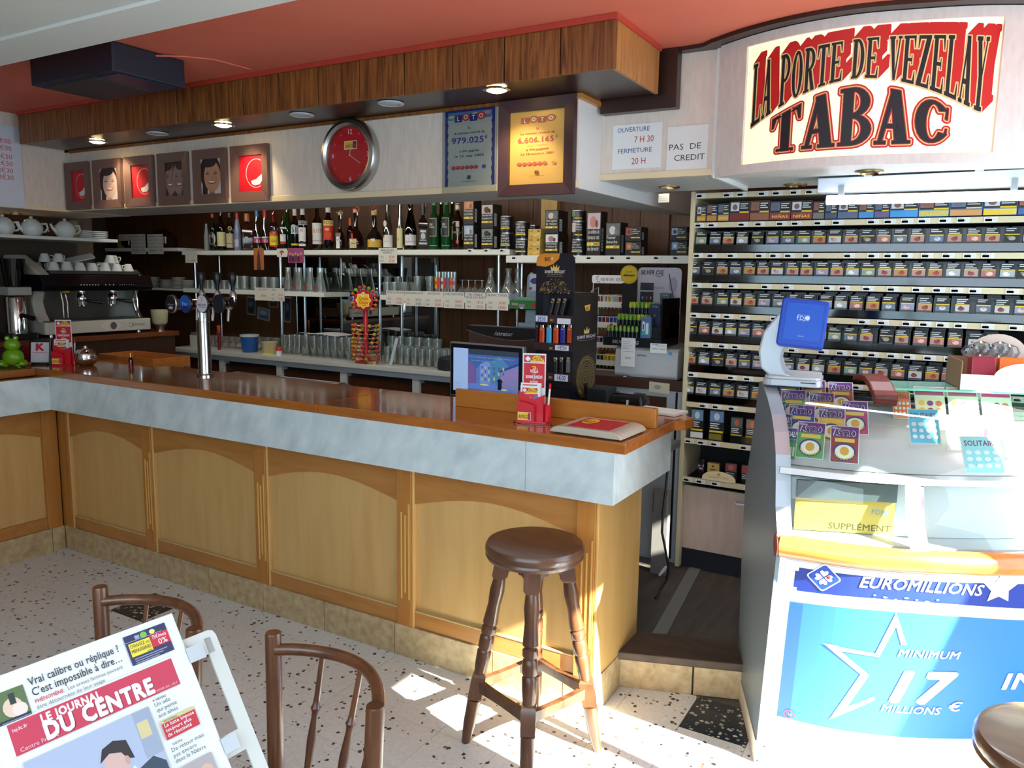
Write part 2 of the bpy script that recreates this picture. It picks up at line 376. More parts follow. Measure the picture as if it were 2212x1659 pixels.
# right wall with a glazed shop door and a shop window; the sun comes through them
WR = mat('right_wall_paint', (196, 188, 178), .7)
XR = 2.42
wr = MB()
DY0, DY1, WY0, WY1, ZT = -.80, .0, .15, .92, 2.27
wr.box(XR, -4.3, 0, XR+.1, DY0, ZC, WR); wr.box(XR, DY0, ZT, XR+.1, WY1, ZC, WR); wr.box(XR, DY1, 0, XR+.1, WY0, ZT, WR)
wr.box(XR, WY0, 0, XR+.1, WY1, .75, WR); wr.box(XR, WY1, 0, XR+.1, YW, ZC, WR)
struct('wall_right', wr)
d1 = struct('door_1', MB().box(XR+.02, DY0, 0, XR+.07, DY0+.05, ZT, WHITE).box(XR+.02, DY1-.05, 0, XR+.07, DY1, ZT, WHITE).box(XR+.02, DY0, ZT-.05, XR+.07, DY1, ZT, WHITE))
MB().box(XR+.03, DY0+.31, 0, XR+.06, DY0+.37, ZT, WHITE).build('door_stile', d1)
MB().box(XR+.04, DY0+.05, .05, XR+.046, DY1-.05, ZT-.05, VITRINE).build('pane', d1)
w1 = struct('window_1', MB().box(XR+.02, WY0, .75, XR+.07, WY0+.05, ZT, WHITE).box(XR+.02, WY1-.05, .75, XR+.07, WY1, ZT, WHITE).box(XR+.02, WY0, .75, XR+.07, WY1, .8, WHITE))
MB().box(XR+.04, WY0+.05, .8, XR+.046, WY1-.05, ZT, VITRINE).build('pane', w1)
# ceiling: salmon over the bar, white lower ceiling with its edge board over the customers
struct('ceiling', MB().box(XW, -.70, ZC, 2.5, YW, ZC+.1, SALMON))
lc = struct('ceiling', MB().box(XW, -4.3, 2.512, 2.5, -.60, 2.60, WHITE_C))
MB().box(XW, -.78, 2.50, 2.5, -.585, 2.606, mat('white_gloss_board', (222, 222, 216), .4)).build('edge_board', lc)
# ------------------------------------------------------------------ bulkhead over the bar
XF0, XF1, YF, ZF = -4.05, -.166, .288, 2.42
bk = struct('trim_2', MB().box(XF0, YF+.016, ZF+.004, XF1-.014, .745, ZC-.002, W_DARK))
n_p = 16
edges = [XF1]+[XF1-.222-.2437*k for k in range(n_p)]
edges[-1] = XF0
for k in range(n_p):
    MB().box(edges[k+1]+.0025, YF+.002*(k % 2), ZF, edges[k]-.0025, YF+.018, ZC-.022, W_FASC).build('plank', bk, .003)
for y0, y1 in ((YF+.018, .50), (.502, .745)):
    MB().box(XF1-.016, y0, ZF, XF1, y1-.0015, ZC-.022, wood('fascia_wood_light', (150, 96, 46), (186, 130, 72), (1, 1, .09), .45, 42, dist=9)).build('plank', bk, .002)
MB().box(XF0, YF-.006, ZC-.022, XF1+.006, YF+.016, ZC-.001, mat('salmon_bead', (186, 66, 48), .6)).box(XF1-.014, YF+.0165, ZC-.022, XF1+.006, .75, ZC-.001, mat('salmon_bead', None)).build('bead', bk)
MB().box(XF0, .592, ZF-.012, -.46, .606, ZF+.002, W_FASC).box(-.462, .592, ZF-.016, -.44, .846, ZF+.003, W_RAIL).build('lower_bead', bk)
# spotlights in its underside, three of the six lit
for k, (u, v, on) in enumerate(((210, 305, 1), (340, 288, 0), (482, 269, 1), (652, 248, 0), (844, 223, 0), (1073, 193, 1))):
    p = Pz(u, v, ZF)
    names = ('first', 'second', 'third', 'fourth', 'fifth', 'sixth')
    t = thing('recessed_spotlight', '%s round spotlight under the brown bulkhead, %s from the lettered shop sign end' % ('lit' if on else 'unlit', names[5-k]), 'spotlight', (p.x, p.y, ZF), group='spotlights under the wooden bulkhead')
    MB().lathe([(.058, .001), (.058, -.004), (.046, -.006), (.042, -.003)], LGREY if not on else CHROME, n=20, cap=False).build('trim_ring', t)
    MB().lathe([(.0001, -.003), (.040, -.002)] if not on else [(.0001, -.014), (.025, -.012), (.042, -.005)], LAMP_OFF if not on else LAMP_W, n=20, cap=False).build('lamp_face', t)
    if on:
        lamp('spot_lamp', 'SPOT', (p.x, p.y+.02, ZF-.03), aim=(.02, .55, -1), color=(1, .80, .50), energy=9, size=.03, spot=1.5, blend=.7)
# cream boxed panel under it, carrying the frames and the clock
YS, ZS = .607, 2.045
sf = struct('trim_3', MB().box(-4.12, YS, ZS+.03, -.462, YS+.02, ZF-.004, SOFFIT))
MB().box(-4.12, YS-.006, ZS, -.458, YS+.022, ZS+.03, CREAM).build('lip', sf, .003)
MB().prism([(-4.3, YS+.022), (-.462, YS+.022), (-.462, 2.35), (-.56, 2.2), (-.86, .99), (-1.1, 1.0), (-4.3, 1.07)], ZS+.004, ZS+.022, mat('soffit_underside', (206, 206, 204), .5)).build('underside', sf)
MB().box(-.480, YS+.02, ZS, -.460, 2.3, ZF-.006, mat('white_laminate', (222, 218, 214), .4)).build('side_board', sf)
# left return of the panel
lr = struct('trim_4', MB().box(-4.14, -2.0, ZS+.02, -4.12, YS, ZC-.002, SOFFIT))
MB().box(-4.146, -2.0, ZS-.004, -4.116, YS+.02, ZS+.02, CREAM).build('lip', lr, .002)
MB().box(-4.85, -2.0, ZS+.002, -4.146, 1.07, ZS+.02, SOFFIT).build('underside', lr)
MB().box(-4.87, .05, .9, -4.60, .26, ZS, mat('pale_post', (170, 160, 150), .5)).build('post', lr)
# papers panel, dark board, underside
YP = .846
pn = struct('trim_5', MB().box(-.46, YP, 2.125, .052, YP+.02, ZC-.002, SOFFIT))
MB().box(-.46, YP-.006, 2.098, .06, YP+.03, 2.126, CREAM).build('lip', pn, .002)
MB().box(.044, YP-.012, 2.09, .062, YP+.02, ZC-.002, mat('white_strip', (226, 222, 216), .5)).build('cover_strip', pn)
MB().box(-.455, .852, 2.10, 1.9, 1.40, 2.116, mat('soffit_underside', None)).build('underside', pn)
MB().box(.06, .80, 2.080, .075, 1.32, 2.100, WHITE).build('batten', pn)
MB().box(-.445, .79, 2.372, -.105, .842, ZC-.003, W_DARK).build('dark_board', pn, .003)
# ------------------------------------------------------------------ bar counter
ZB0, ZB1, ZM, ZK = 1.08, 1.12, .895, .146
bar = thing('bar_counter', 'long wooden bar with marbled band, arched panels and a tiled foot', 'bar counter', (0, 0, 0))
# tops
MB().box(-1.362, -.004, ZB0, .042, .505, ZB1, W_TOP).build('counter_top', bar, .004)
MB().prism([(-3.494, -.004), (-1.3645, -.004), (-1.3645, .505), (-3.95, .505), (-3.95, -.0)], ZB0, ZB1, W_TOP).build('counter_top', bar, .004)
MB().box(-3.98, -1.3, ZB0, -3.494, -.006, ZB1, wood('bar_top_wood_side', (146, 80, 30), (170, 98, 42), (1, .12, 1), .16, 34, dist=3, coat=.5)).build('counter_top', bar, .004)
MB().prism([(-.02, .505), (.042, .505), (.075, .54), (.085, .62), (.02, .66), (-.5, .66), (-.5, .505)], ZB0, ZB1-.001, W_TOP).build('counter_top', bar, .003)
MB().box(-.86, .300, ZB1, .036, .328, ZB1+.075, W_UP).build('upstand', bar, .003)
# marbled band
MB().box(-.345, 0, ZM, 0, .03, ZB0, MARBLE).build('marble_band', bar)
MB().box(-3.38, 0, ZM, -.3465, .03, ZB0, MARBLE).build('marble_band', bar)
MB().box(-.03, .031, ZM, 0, .60, ZB0, MARBLE).build('marble_band', bar)
MB().box(-3.41, -1.3, ZM, -3.38, -.0005, ZB0, MARBLE).build('marble_band', bar)
nb = MB()
for u, v in ((605, 967), (784, 1000), (918, 1023), (973, 1032), (1211, 1073), (1233, 1078)):
    p = Py(u, v, -.001); nb.lathe([(.0001, -.004), (.004, -.003), (.004, 0)], mat('brass_dark', (60, 40, 24), .4), TR(p.x, .012, ZM), n=8)
nb.build('screw_head', bar)
# body
MB().box(-3.62, .19, .0, -.125, .50, ZB0-.004, mat('bar_core', (70, 50, 30), .7)).build('body', bar)
MB().box(-3.95, -1.3, .0, -3.63, .50, ZB0-.004, mat('bar_core', None)).build('body', bar)
PX_ = [-3.50, -2.725, -1.856, -.975, -.117]                     # right edges of the posts
for k, xr in enumerate(PX_):
    pw = .088 if k else .10
    pb = MB().box(xr-pw, .152, ZK, xr-.012, .20, ZB0-.01, W_POST)
    pb.build('pilaster', bar, .002)
    MB().box(xr-.012, .158, ZK-.004, xr, .20, ZB0-.01, wood('bar_bead_wood', (206, 156, 92), (216, 170, 106), (1, 1, .1), .34, 20)).build('bead', bar, .003)
    fb = MB()
    for q, dx in enumerate((.026, .046, .066)):
        if k == 0: continue
        fb.rbox(xr-pw+dx-.0035, .1500, .30-.03*(q != 1), xr-pw+dx+.0035, .1530, .66-.03*(q == 1)+.02*q, .003, mat('flute_gold', (222, 176, 98), .3))
    if k: fb.build('fluting', bar)
for k in range(4):
    x0, x1 = PX_[k]+.001, PX_[k+1]-.089
    MB().box(x0, .178, .20, x1, .19, .80, W_PANEL).build('panel', bar)
    pts = [(x0, ZB0-.02)]+[(x0, .700)]
    for q in range(1, 16):
        t = q/16; pts.append((x0+(x1-x0)*t, .700+.066*math.sin(math.pi*t)))
    pts += [(x1, .700), (x1, ZB0-.02)]
    MB().prism(pts, -.178, -.166, W_RAIL, Matrix.Rotation(math.radians(90), 4, 'X')).build('arched_rail', bar)
    MB().box(x0, .164, ZK, x1, .185, .215, W_RAIL).build('bottom_rail', bar, .002)
    MB().box(x0, .162, .2155, x1, .178, .222, mat('rail_bead', (200, 170, 120), .35)).build('rail_bead', bar, .001)
# end panel facing the gap
MB().box(-.128, .2005, ZK, -.1172, .60, ZM+.02, W_PANEL).build('end_panel', bar, .001)
MB().box(-.127, .154, .0, -.114, .60, ZK-.001, KICK).build('tile', bar)
# left return
for k, (y0, y1) in enumerate(((-.54, .060), (-1.3, -.63))):
    xk = -3.60
    MB().box(xk-.03, y0, .20, xk-.018, y1, .80, W_PANEL).build('panel', bar)
    pts = [(y0, ZB0-.02), (y0, .70)]+[(y0+(y1-y0)*q/16, .70+.06*math.sin(math.pi*q/16)) for q in range(1, 16)]+[(y1, .70), (y1, ZB0-.02)]
    MB().prism(pts, xk-.018, xk-.006, W_RAIL, Matrix(((0, 0, 1, 0), (1, 0, 0, 0), (0, 1, 0, 0), (0, 0, 0, 1)))).build('arched_rail', bar)
    MB().box(xk-.03, y0, ZK, xk-.005, y1, .215, W_RAIL).build('bottom_rail', bar, .002)
    MB().box(xk-.03, y1, ZK, xk+.008, y1+.085, ZB0-.01, W_POST).build('pilaster', bar, .003)
# foot tiles
xs = [-.127]
kx = [(1215, 1520), (1063, 1477), (852, 1418), (700, 1373), (568, 1333), (451, 1298), (343, 1268), (243, 1238)]
cuts = [-.127]+[Py(u, v-50, .155).x for u, v in kx]+[-3.595]
for a, b in zip(cuts, cuts[1:]):
    MB().box(b+.0018, .155, .0, a-.0018, .19, ZK-.001, KICK).build('tile', bar, .001)
for a, b in ((.155, .08), (.078, -.32), (-.323, -.72), (-.723, -1.12)):
    MB().box(-3.63, b+.001, 0, -3.596, a-.001, ZK-.001, KICK).build('tile', bar, .001)
# ------------------------------------------------------------------ illuminated shop sign
def catmull(P, n=12):
    P = [Vector(p) for p in P]; out = []
    for i in range(len(P)-1):
        a, b, c, d = P[max(i-1, 0)], P[i], P[i+1], P[min(i+2, len(P)-1)]
        for k in range(n):
            t = k/n; out.append(.5*((2*b)+(c-a)*t+(2*a-5*b+4*c-d)*t*t+(3*b-a-3*c+d)*t**3))
    out.append(P[-1]); return out
SC = catmull([(.068, .80), (.225, .712), (.40, .655), (.58, .640), (.74, .668), (.93, .722), (1.12, .815), (1.32, .95)])
SL = [0]
for a, b in zip(SC, SC[1:]): SL.append(SL[-1]+(b-a).length)
def sgn(s_, z, h=0):
    s_ = min(max(s_, 0), SL[-1]-1e-4); i = next(k for k in range(len(SL)-1) if SL[k+1] >= s_)
    t = (s_-SL[i])/(SL[i+1]-SL[i]); p = SC[i].lerp(SC[i+1], t); d = (SC[min(i+2, len(SC)-1)]-SC[max(i-1, 0)]).normalized()
    return (p.x+d.y*h, p.y-d.x*h, z)
def s_at(u, z):
    a, b = 0, SL[-1]
    for _ in range(40):
        m_ = (a+b)/2
        if proj(sgn(m_, z))[0] < u: a = m_
        else: b = m_
    return a
sign = thing('shop_sign', 'curved illuminated tobacco shop sign with red and black western lettering', 'sign', (.068, .80, 2.08))
SO = Vector((.068, .80, 2.08))
def sg(s_, z, h=0): return tuple(Vector(sgn(s_, z, h))-SO)
SZ0, SZ1, PZ0, PZ1 = 2.082, 2.592, 2.116, 2.556
S0, S1 = s_at(1607, 2.33), s_at(2158, 2.33)
def sheet(mb, s0, s1, z0, z1, h, mt, n=40, inset=None):
    pts = []; f = []
    for k in range(n+1):
        s_ = s0+(s1-s0)*k/n; pts += [sg(s_, z0, h), sg(s_, z1, h)]
    for k in range(n): f.append((2*k, 2*k+2, 2*k+3, 2*k+1))
    mb.add(pts, f, mt); mb.smooth = True
fb = MB(); SIGN_F = noisy('sign_frame_laminate', (214, 202, 194), (222, 212, 204), 60, .45, (1, 1, .3))
sheet(fb, 0, S0, SZ0, SZ1, 0, SIGN_F, 8); sheet(fb, S1, SL[-1], SZ0, SZ1, 0, SIGN_F, 10)
sheet(fb, S0, S1, SZ0, PZ0, 0, SIGN_F); sheet(fb, S0, S1, PZ1, SZ1, 0, SIGN_F)
# rebate around the lit panel, underside and top
def strip(mb, s0, s1, z, h0, h1, mt, n=40):
    pts = []; f = []
    for k in range(n+1):
        s_ = s0+(s1-s0)*k/n; pts += [sg(s_, z, h0), sg(s_, z, h1)]
    for k in range(n): f.append((2*k, 2*k+1, 2*k+3, 2*k+2))
    mb.add(pts, f, mt)
strip(fb, S0, S1, PZ0, 0, -.012, SIGN_F); strip(fb, S0, S1, PZ1, 0, -.012, SIGN_F)
strip(fb, 0, SL[-1], SZ0, 0, -.02, SIGN_F); strip(fb, 0, SL[-1], SZ1, 0, -.02, SIGN_F)
for s_ in (S0, S1): fb.add([sg(s_, PZ0, 0), sg(s_, PZ1, 0), sg(s_, PZ1, -.012), sg(s_, PZ0, -.012)], [(0, 1, 2, 3)], SIGN_F)
fb.build('sign_frame', sign)
lp = MB(); sheet(lp, S0, S1, PZ0, PZ1, -.011, mat('backlit_panel', (255, 236, 196), .4, emit=.74)); lp.build('lit_panel', sign)
def _rc(x0, y0, x1, y1): return [(x0, y0), (x1, y0), (x1, y1), (x0, y1)]
def _ring(cx, cy_, rx, ry, tx, ty, a0, a1, n=12):
    out = []
    for k in range(n):
        a, b = math.radians(a0+(a1-a0)*k/n), math.radians(a0+(a1-a0)*(k+1)/n)
        f = lambda t, q: (cx+(rx-tx*q)*math.cos(t), cy_+(ry-ty*q)*math.sin(t))
        out.append([f(a, 0), f(b, 0), f(b, 1), f(a, 1)])
    return out
ST = _rc(.1, 0, .40, 1)
WG = {
 'L': [ST, _rc(0, .94, .5, 1), _rc(0, 0, 1, .07), [(.84, .05), (1, .05), (1, .27), (.95, .27)]],
 'A': [[(.08, 0), (.2, 0), (.54, 1), (.40, 1)], [(.58, 0), (.92, 0), (.64, 1), (.36, 1)], _rc(.24, .29, .7, .37), _rc(0, 0, .32, .06), _rc(.5, 0, 1, .06)],
 'P': [ST, _rc(0, 0, .52, .06), _rc(0, .94, .45, 1)]+_ring(.4, .72, .56, .28, .27, .07, -90, 90, 10),
 'O': _ring(.5, .5, .5, .5, .3, .07, 0, 360, 22),
 'R': [ST, _rc(0, 0, .5, .06), _rc(0, .94, .45, 1), [(.42, .46), (.66, .48), (.98, 0), (.66, 0)]]+_ring(.4, .73, .54, .27, .27, .07, -90, 90, 10),
 'T': [_rc(.35, 0, .65, 1), _rc(0, .92, 1, 1), [(0, .70), (.05, .70), (.14, .92), (0, .92)], [(.95, .70), (1, .70), (1, .92), (.86, .92)], _rc(.2, 0, .8, .06)],
 'E': [ST, _rc(0, .94, .95, 1), _rc(0, 0, 1, .07), _rc(.4, .46, .72, .53), [(.8, .94), (.95, .94), (.95, .74), (.91, .74)], [(.84, .05), (1, .05), (1, .27), (.95, .27)], _rc(.68, .40, .74, .60)],
 'D': [ST, _rc(0, 0, .45, .06), _rc(0, .94, .45, 1)]+_ring(.4, .5, .6, .5, .3, .07, -90, 90, 12),
 'V': [[(.06, 1), (.38, 1), (.62, 0), (.44, 0)], [(.80, 1), (.90, 1), (.62, 0), (.52, 0)], _rc(0, .94, .48, 1), _rc(.70, .94, 1, 1)],
 'Z': [_rc(0, .93, 1, 1), _rc(0, 0, 1, .07), [(.62, .95), (1, .95), (.38, .05), (0, .05)], [(0, .74), (.05, .74), (.16, .94), (0, .94)], [(.84, .05), (1, .05), (1, .26), (.95, .26)]],
 'Y': [[(.05, 1), (.37, 1), (.66, .44), (.36, .44)], [(.82, 1), (.92, 1), (.64, .44), (.52, .44)], _rc(.35, 0, .66, .46), _rc(0, .94, .46, 1), _rc(.72, .94, 1, 1), _rc(.2, 0, .8, .06)],
 'B': [ST, _rc(0, 0, .45, .06), _rc(0, .94, .45, 1)]+_ring(.4, .745, .5, .255, .27, .07, -90, 90, 10)+_ring(.4, .27, .58, .27, .29, .07, -90, 90, 10),
 'C': _ring(.52, .5, .52, .5, .31, .08, 42, 325, 18)+[[(.86, .62), (.93, .60), (.93, .92), (.88, .92)], [(.84, .16), (.92, .2), (.93, .36), (.89, .36)]],
}
def hull(pts):
    pts = sorted(set((round(x, 6), round(y, 6)) for x, y in pts)); lo = []; hi = []
    for arr, it in ((lo, pts), (hi, pts[::-1])):
        for p in it:
            while len(arr) > 1 and (arr[-1][0]-arr[-2][0])*(p[1]-arr[-2][1])-(arr[-1][1]-arr[-2][1])*(p[0]-arr[-2][0]) <= 0: arr.pop()
            arr.append(p)
    return lo[:-1]+hi[:-1]
def grow(poly, d):
    return hull([(x+d*math.cos(a*math.pi/4+.39), y+d*math.sin(a*math.pi/4+.39)) for x, y in poly for a in range(8)])
def sub(poly, L=.25):                                    # finer edges, so that the arch bends them
    out = []
    for a, b in zip(poly, poly[1:]+poly[:1]):
        n = max(1, int(math.hypot(b[0]-a[0], b[1]-a[1])/L))
        out += [(a[0]+(b[0]-a[0])*k/n, a[1]+(b[1]-a[1])*k/n) for k in range(n)]
    return out
PW, PH = S1-S0, PZ1-PZ0
pr = Print(lambda a, b, h: sg(S0+a, PZ0+b, -.0105+h), eps=.0004)
def western(txt, x0, x1, base, top, gapw, widths, black, gold, red, sweep=None):
    tot = sum(widths.get(c, 1) for c in txt)+gapw*(len(txt)-1); X = 0; shapes = []
    for c in txt:
        wd = widths.get(c, 1)
        if c != ' ':
            for poly in WG[c]:
                q = []
                for x, y in sub(poly):
                    f = (X+x*wd)/tot; a = x0+(x1-x0)*f; b0, b1 = base(f), top(f); q.append((a*PW, (b0+(b1-b0)*y)*PH))
                shapes.append(q)
        X += wd+gapw
    def layer(fn, c):
        for q in shapes: pr._add(*(lambda z: (z, [tuple(range(len(z)))]))(fn(q)), c)
        pr.up()
    if sweep: layer(lambda q: hull(grow(q, .005)+[(x+sweep[0], y+sweep[1]) for x, y in grow(q, .005)]), red)
    else: layer(lambda q: grow(q, .0125), red)
    layer(lambda q: grow(q, .0065 if not sweep else .0045), gold)
    if not sweep: layer(lambda q: grow(q, .003), col((190, 40, 30)))
    layer(lambda q: q, black)
RD, GD, BK = col((204, 28, 24)), col((238, 208, 140)), col((22, 20, 26))
western('LA PORTE DE VEZELAY', .035, .955, lambda f: .31+.29*math.sin(math.pi*min(1, f*1.02)), lambda f: .84+.05*math.sin(math.pi*f)+.02*f, .16, {' ': .5}, BK, GD, RD, (.032, .036))
western('TABAC', .145, .835, lambda f: .08, lambda f: .35+.18*math.sin(math.pi*f), .10, {'T': 1.0, 'A': 1.05, 'B': 1.0, 'C': 1.0}, BK, GD, RD)
pr.build('lettering', sign)
MB().prism([(p.x, p.y) for p in SC]+[(1.32, 1.0), (.068, .83)], SZ0+.001, SZ0+.012, SIGN_F, Matrix.Translation(-SO)).build('underside', sign)
# dark board built in place of the shadow gap between sign and ceiling
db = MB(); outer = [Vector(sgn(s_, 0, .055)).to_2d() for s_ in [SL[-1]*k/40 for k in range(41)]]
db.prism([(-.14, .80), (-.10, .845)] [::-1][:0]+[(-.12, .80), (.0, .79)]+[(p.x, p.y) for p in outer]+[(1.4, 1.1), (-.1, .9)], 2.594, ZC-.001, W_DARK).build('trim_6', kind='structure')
# spotlights in the undersides on this side
for u, v, z, on, lab in ((1446, 403, 2.10, 1, 'lit round spotlight under the cream panel above the tobacco tins'), (1719, 398, 2.10, 0, 'unlit brass ringed spotlight behind the curved sign'), (1878, 370, 2.082, 0, 'unlit brass ringed spotlight under the curved sign')):
    p = Pz(u, v, z); t = thing('recessed_spotlight', lab, 'spotlight', p, group='spotlights over the tobacco corner')
    MB().lathe([(.050, .0), (.050, -.006), (.038, -.010), (.034, -.002)], mat('brass_ring', (176, 150, 104), .25, 1), n=20, cap=False).build('trim_ring', t)
    MB().lathe([(.0001, -.006), (.034, -.003)], LAMP_W if on else LAMP_OFF, n=20, cap=False).build('lamp_face', t)
p = Px(110, 460, -4.5); t = thing('recessed_spotlight', 'small lit spotlight over the teapot shelf', 'spotlight', Pz(32*4.2, 460, 2.047)+Vector((-.1, -.1, 0)), group='spotlights under the left canopy')
t.location = Pz(33, 460, 2.047)
MB().lathe([(.04, 0), (.04, -.006), (.03, -.009), (.026, -.002)], CHROME, n=18, cap=False).build('trim_ring', t)
MB().lathe([(.0001, -.006), (.028, -.003)], LAMP_W, n=18, cap=False).build('lamp_face', t)
# ------------------------------------------------------------------ fluorescent fitting
YT = 1.10
tl = thing('fluorescent_light', 'white fluorescent batten with a glowing tube hung over the lottery counter', 'light fitting', (.46, YT, 2.0))
a_, b_ = Py(1796, 441, YT), Py(2207, 432, YT)
TL = TR(-.46, -YT, -2.0)
MB().box(a_.x-.055, YT-.03, 2.035, b_.x+.10, YT+.06, 2.092, mat('batten_white', (214, 220, 232), .4), TL).build('batten', tl, .004)
MB().tube([(a_.x-.012, YT-.05, a_.z+.012), (b_.x+.012, YT-.05, b_.z+.012)], .019, TUBE, 12, TL).build('tube', tl)
for xx in (a_.x+.03, b_.x-.04):
    MB().box(xx, YT-.055, a_.z+.012, xx+.022, YT-.03, 2.06, GREY, TL).build('clip', tl, .002)
for xx in (a_.x+.12, b_.x-.16):
    MB().box(xx, YT-.035, 2.088, xx+.03, YT-.005, 2.112, LGREY, TL).build('bracket', tl)
lamp('tube_lamp', 'AREA', ((a_.x+b_.x)/2, YT-.075, 1.98), aim=(0, -.35, -1), color=(.90, .95, 1), energy=3.5, size=1.0, size_y=.05)
# ------------------------------------------------------------------ tobacco rack
YR = 1.45; X0, X1 = -.232, 1.30
ZST = [2.078, 1.936, 1.787, 1.640, 1.490, 1.343, 1.189, 1.035, .844, .640]
rack = thing('tobacco_rack', 'tall cream tobacco rack of open shelves full of dark cigarette packs', 'display rack', (X0, YR, .152))
TRK = TR(-X0, -YR, -.152)
RK = mat('rack_cream', (208, 192, 156), .5); RKD = mat('rack_dark_back', (26, 24, 28), .7)
MB().box(X0, YR-.005, .16, X0+.022, YR+.40, 2.1, RK, TRK).build('side_panel', rack, .002)
MB().box(X1, YR-.005, .16, X1+.022, YR+.40, 2.1, RK, TRK).build('side_panel', rack, .002)
MB().box(X0+.022, YR+.30, .16, X1, YR+.32, 2.1, RKD, TRK).build('back_panel', rack)
names9 = ('top', 'second', 'third', 'fourth', 'fifth', 'sixth', 'seventh', 'eighth', 'ninth', 'tenth')
lab_me = {}
for k, c in enumerate(((60, 62, 120), (90, 40, 110), (40, 50, 90), (120, 60, 110), (70, 90, 110), (160, 60, 60))):
    p_ = Print(front(), base=.0012); p_.b.box(-.024, -.0012, -.011, .024, 0, .011, PAPER)
    p_.rect(-.020, -.007, .005, .003, c); p_.rect(-.019, .0055, .0, .0075, (120, 120, 130)); p_.ring(.014, -.001, .006, .006, .001, (140, 140, 150), 10)
    lab_me[k] = p_.b.mesh('price_label')
n_lab = 0
rnd = random.Random(5)
for r, z in enumerate(ZST):
    MB().box(X0+.022, YR-.006, z-.013, X1, YR+.012, z+.013, RK, TRK).build('shelf_edge', rack, .0015)
    MB().box(X0+.022, YR+.0125, z-.012, X1, YR+.30, z-.002, RKD if r else RK, TRK).build('shelf', rack)
    x = X0+.05
    lim = {7: .35, 8: .26, 9: .26}.get(r, X1-.06)
    while x < lim:
        if rnd.random() < .78:
            o = link('price_label', lab_me[rnd.choice((0, 0, 0, 1, 2, 2, 3, 4, 5))], rack); o.location = (x-X0, -.0075, z-.152); n_lab += 1
        x += rnd.choice((.066, .068, .080, .1))
    if 2 <= r <= 7:
        MB().box(X0+.03, YR-.004, z+.018, X1-.005, YR-.001, z+.052, thin_glass('smoked_lip', (150, 150, 152), .12, .08), TRK).build('acrylic_lip', rack)
MB().box(X0+.01, YR+.03, .26, X0+.45, YR+.05, .60, noisy('cupboard_door', (190, 166, 150), (202, 178, 162), 30, .5, (1, 1, .2)), TRK).build('cupboard_door', rack, .002)
MB().box(X0+.452, YR+.03, .26, X1, YR+.05, .60, mat('cupboard_door', None), TRK).build('cupboard_door', rack, .002)
MB().tube([(.30, -.0, .395), (.30, -.025, .395), (.43, -.025, .395), (.43, .0, .395)], .006, LGREY, 6, TR(0, .03, 0)).build('handle', rack)
MB().box(X0+.02, YR+.04, .155, X1, YR+.06, .255, mat('plinth', (24, 24, 34), .5), TRK).build('plinth', rack)
# cigarette packs: one body, a printed health warning as its part
PICS = [('white', (226, 226, 226), (190, 150, 156), 'a pale pink object on white'), ('lungs', (200, 170, 160), (150, 60, 50), 'a reddish lung'), ('bed', (120, 140, 170), (200, 190, 190), 'a bluish hospital bed'),
        ('foot', (190, 196, 196), (226, 224, 220), 'a grey foot'), ('smoke', (30, 30, 32), (160, 150, 130), 'a thread of smoke on black'), ('mouth', (190, 120, 110), (230, 180, 160), 'a sore red mouth'),
        ('baby', (160, 170, 200), (210, 170, 160), 'a pale baby'), ('eye', (214, 160, 140), (140, 60, 50), 'an orange and red close-up'), ('crib', (140, 180, 160), (210, 190, 170), 'a greenish scene'),
        ('woman', (220, 216, 214), (120, 60, 60), 'a dark-haired woman on white'), ('man', (110, 130, 150), (206, 190, 176), 'a man in grey light'), ('throat', (206, 150, 90), (170, 60, 50), 'an orange throat')]
PKW, PKD, PKH = .0555, .023, .087
body = MB().box(-PKW/2, 0, 0, PKW/2, PKD, PKH, mat('pack_brown_black', (38, 34, 32), .3)).mesh('cigarette_pack')
warn = []
for k, (nm, bg, fg, ds) in enumerate(PICS):
    bg = tuple(int(c*.84) for c in bg)
    p_ = Print(front(), base=.0005)
    p_.rect(-PKW/2+.001, .028, PKW/2-.001, PKH-.001, (16, 16, 18))
    p_.rect(-PKW/2+.0015, .030, PKW/2-.0015, .056, bg); p_.ell(.004*(k % 3-1), .042, .013, .009, fg, 10); p_.ell(-.012+.006*(k % 4), .048, .006, .005, tuple(int(c*.75) for c in fg), 8)
    p_.rect(-PKW/2+.0015, .0565, PKW/2-.0015, .0605, (228, 190, 30))
    for q in range(2 + k % 2): p_.rect(-PKW/2+.005, .080-.008*q, PKW/2-.008-.007*((k+q) % 3), .0835-.008*q, (206, 206, 206))
    p_.rect(-.012, .014, .012, .017, (84, 78, 74))
    warn.append(p_.b.mesh('health_warning'))
def pack(x, y, z, k, lab, grp, tilt=.0):
    o = link('cigarette_pack', body); o.location = (x, y, z); o.rotation_euler = (tilt, 0, 0)
    o['label'] = lab; o['category'] = 'cigarette pack'; o['group'] = grp
    c = link('health_warning', warn[k], o); return o
ordn = ['1st', '2nd', '3rd']+['%dth' % k for k in range(4, 40)]
rows = {2: (X0+.058, 1.22, .0675), 3: (X0+.032, 1.22, .066), 4: (X0+.032, 1.22, .0665), 5: (X0+.028, 1.12, .0665), 6: (X0+.028, 1.06, .067), 7: (X0+.028, .22, .066)}
for r, (x, xe, st_) in rows.items():
    i = 0; prev = -1
    while x < xe:
        k = rnd.randrange(len(PICS))
        while k == prev: k = rnd.randrange(len(PICS))
        prev = k
        pack(x+rnd.uniform(-.002, .002), YR+.004+rnd.uniform(0, .004), ZST[r]+.030, k, 'pack showing %s, %s from the printer on the %s shelf' % (PICS[k][3], ordn[i], names9[r-1]), 'cigarette packs on the rack shelves', -.10)
        i += 1; x += st_+rnd.choice((0, 0, .004, .012 if r in (4, 5) else 0))
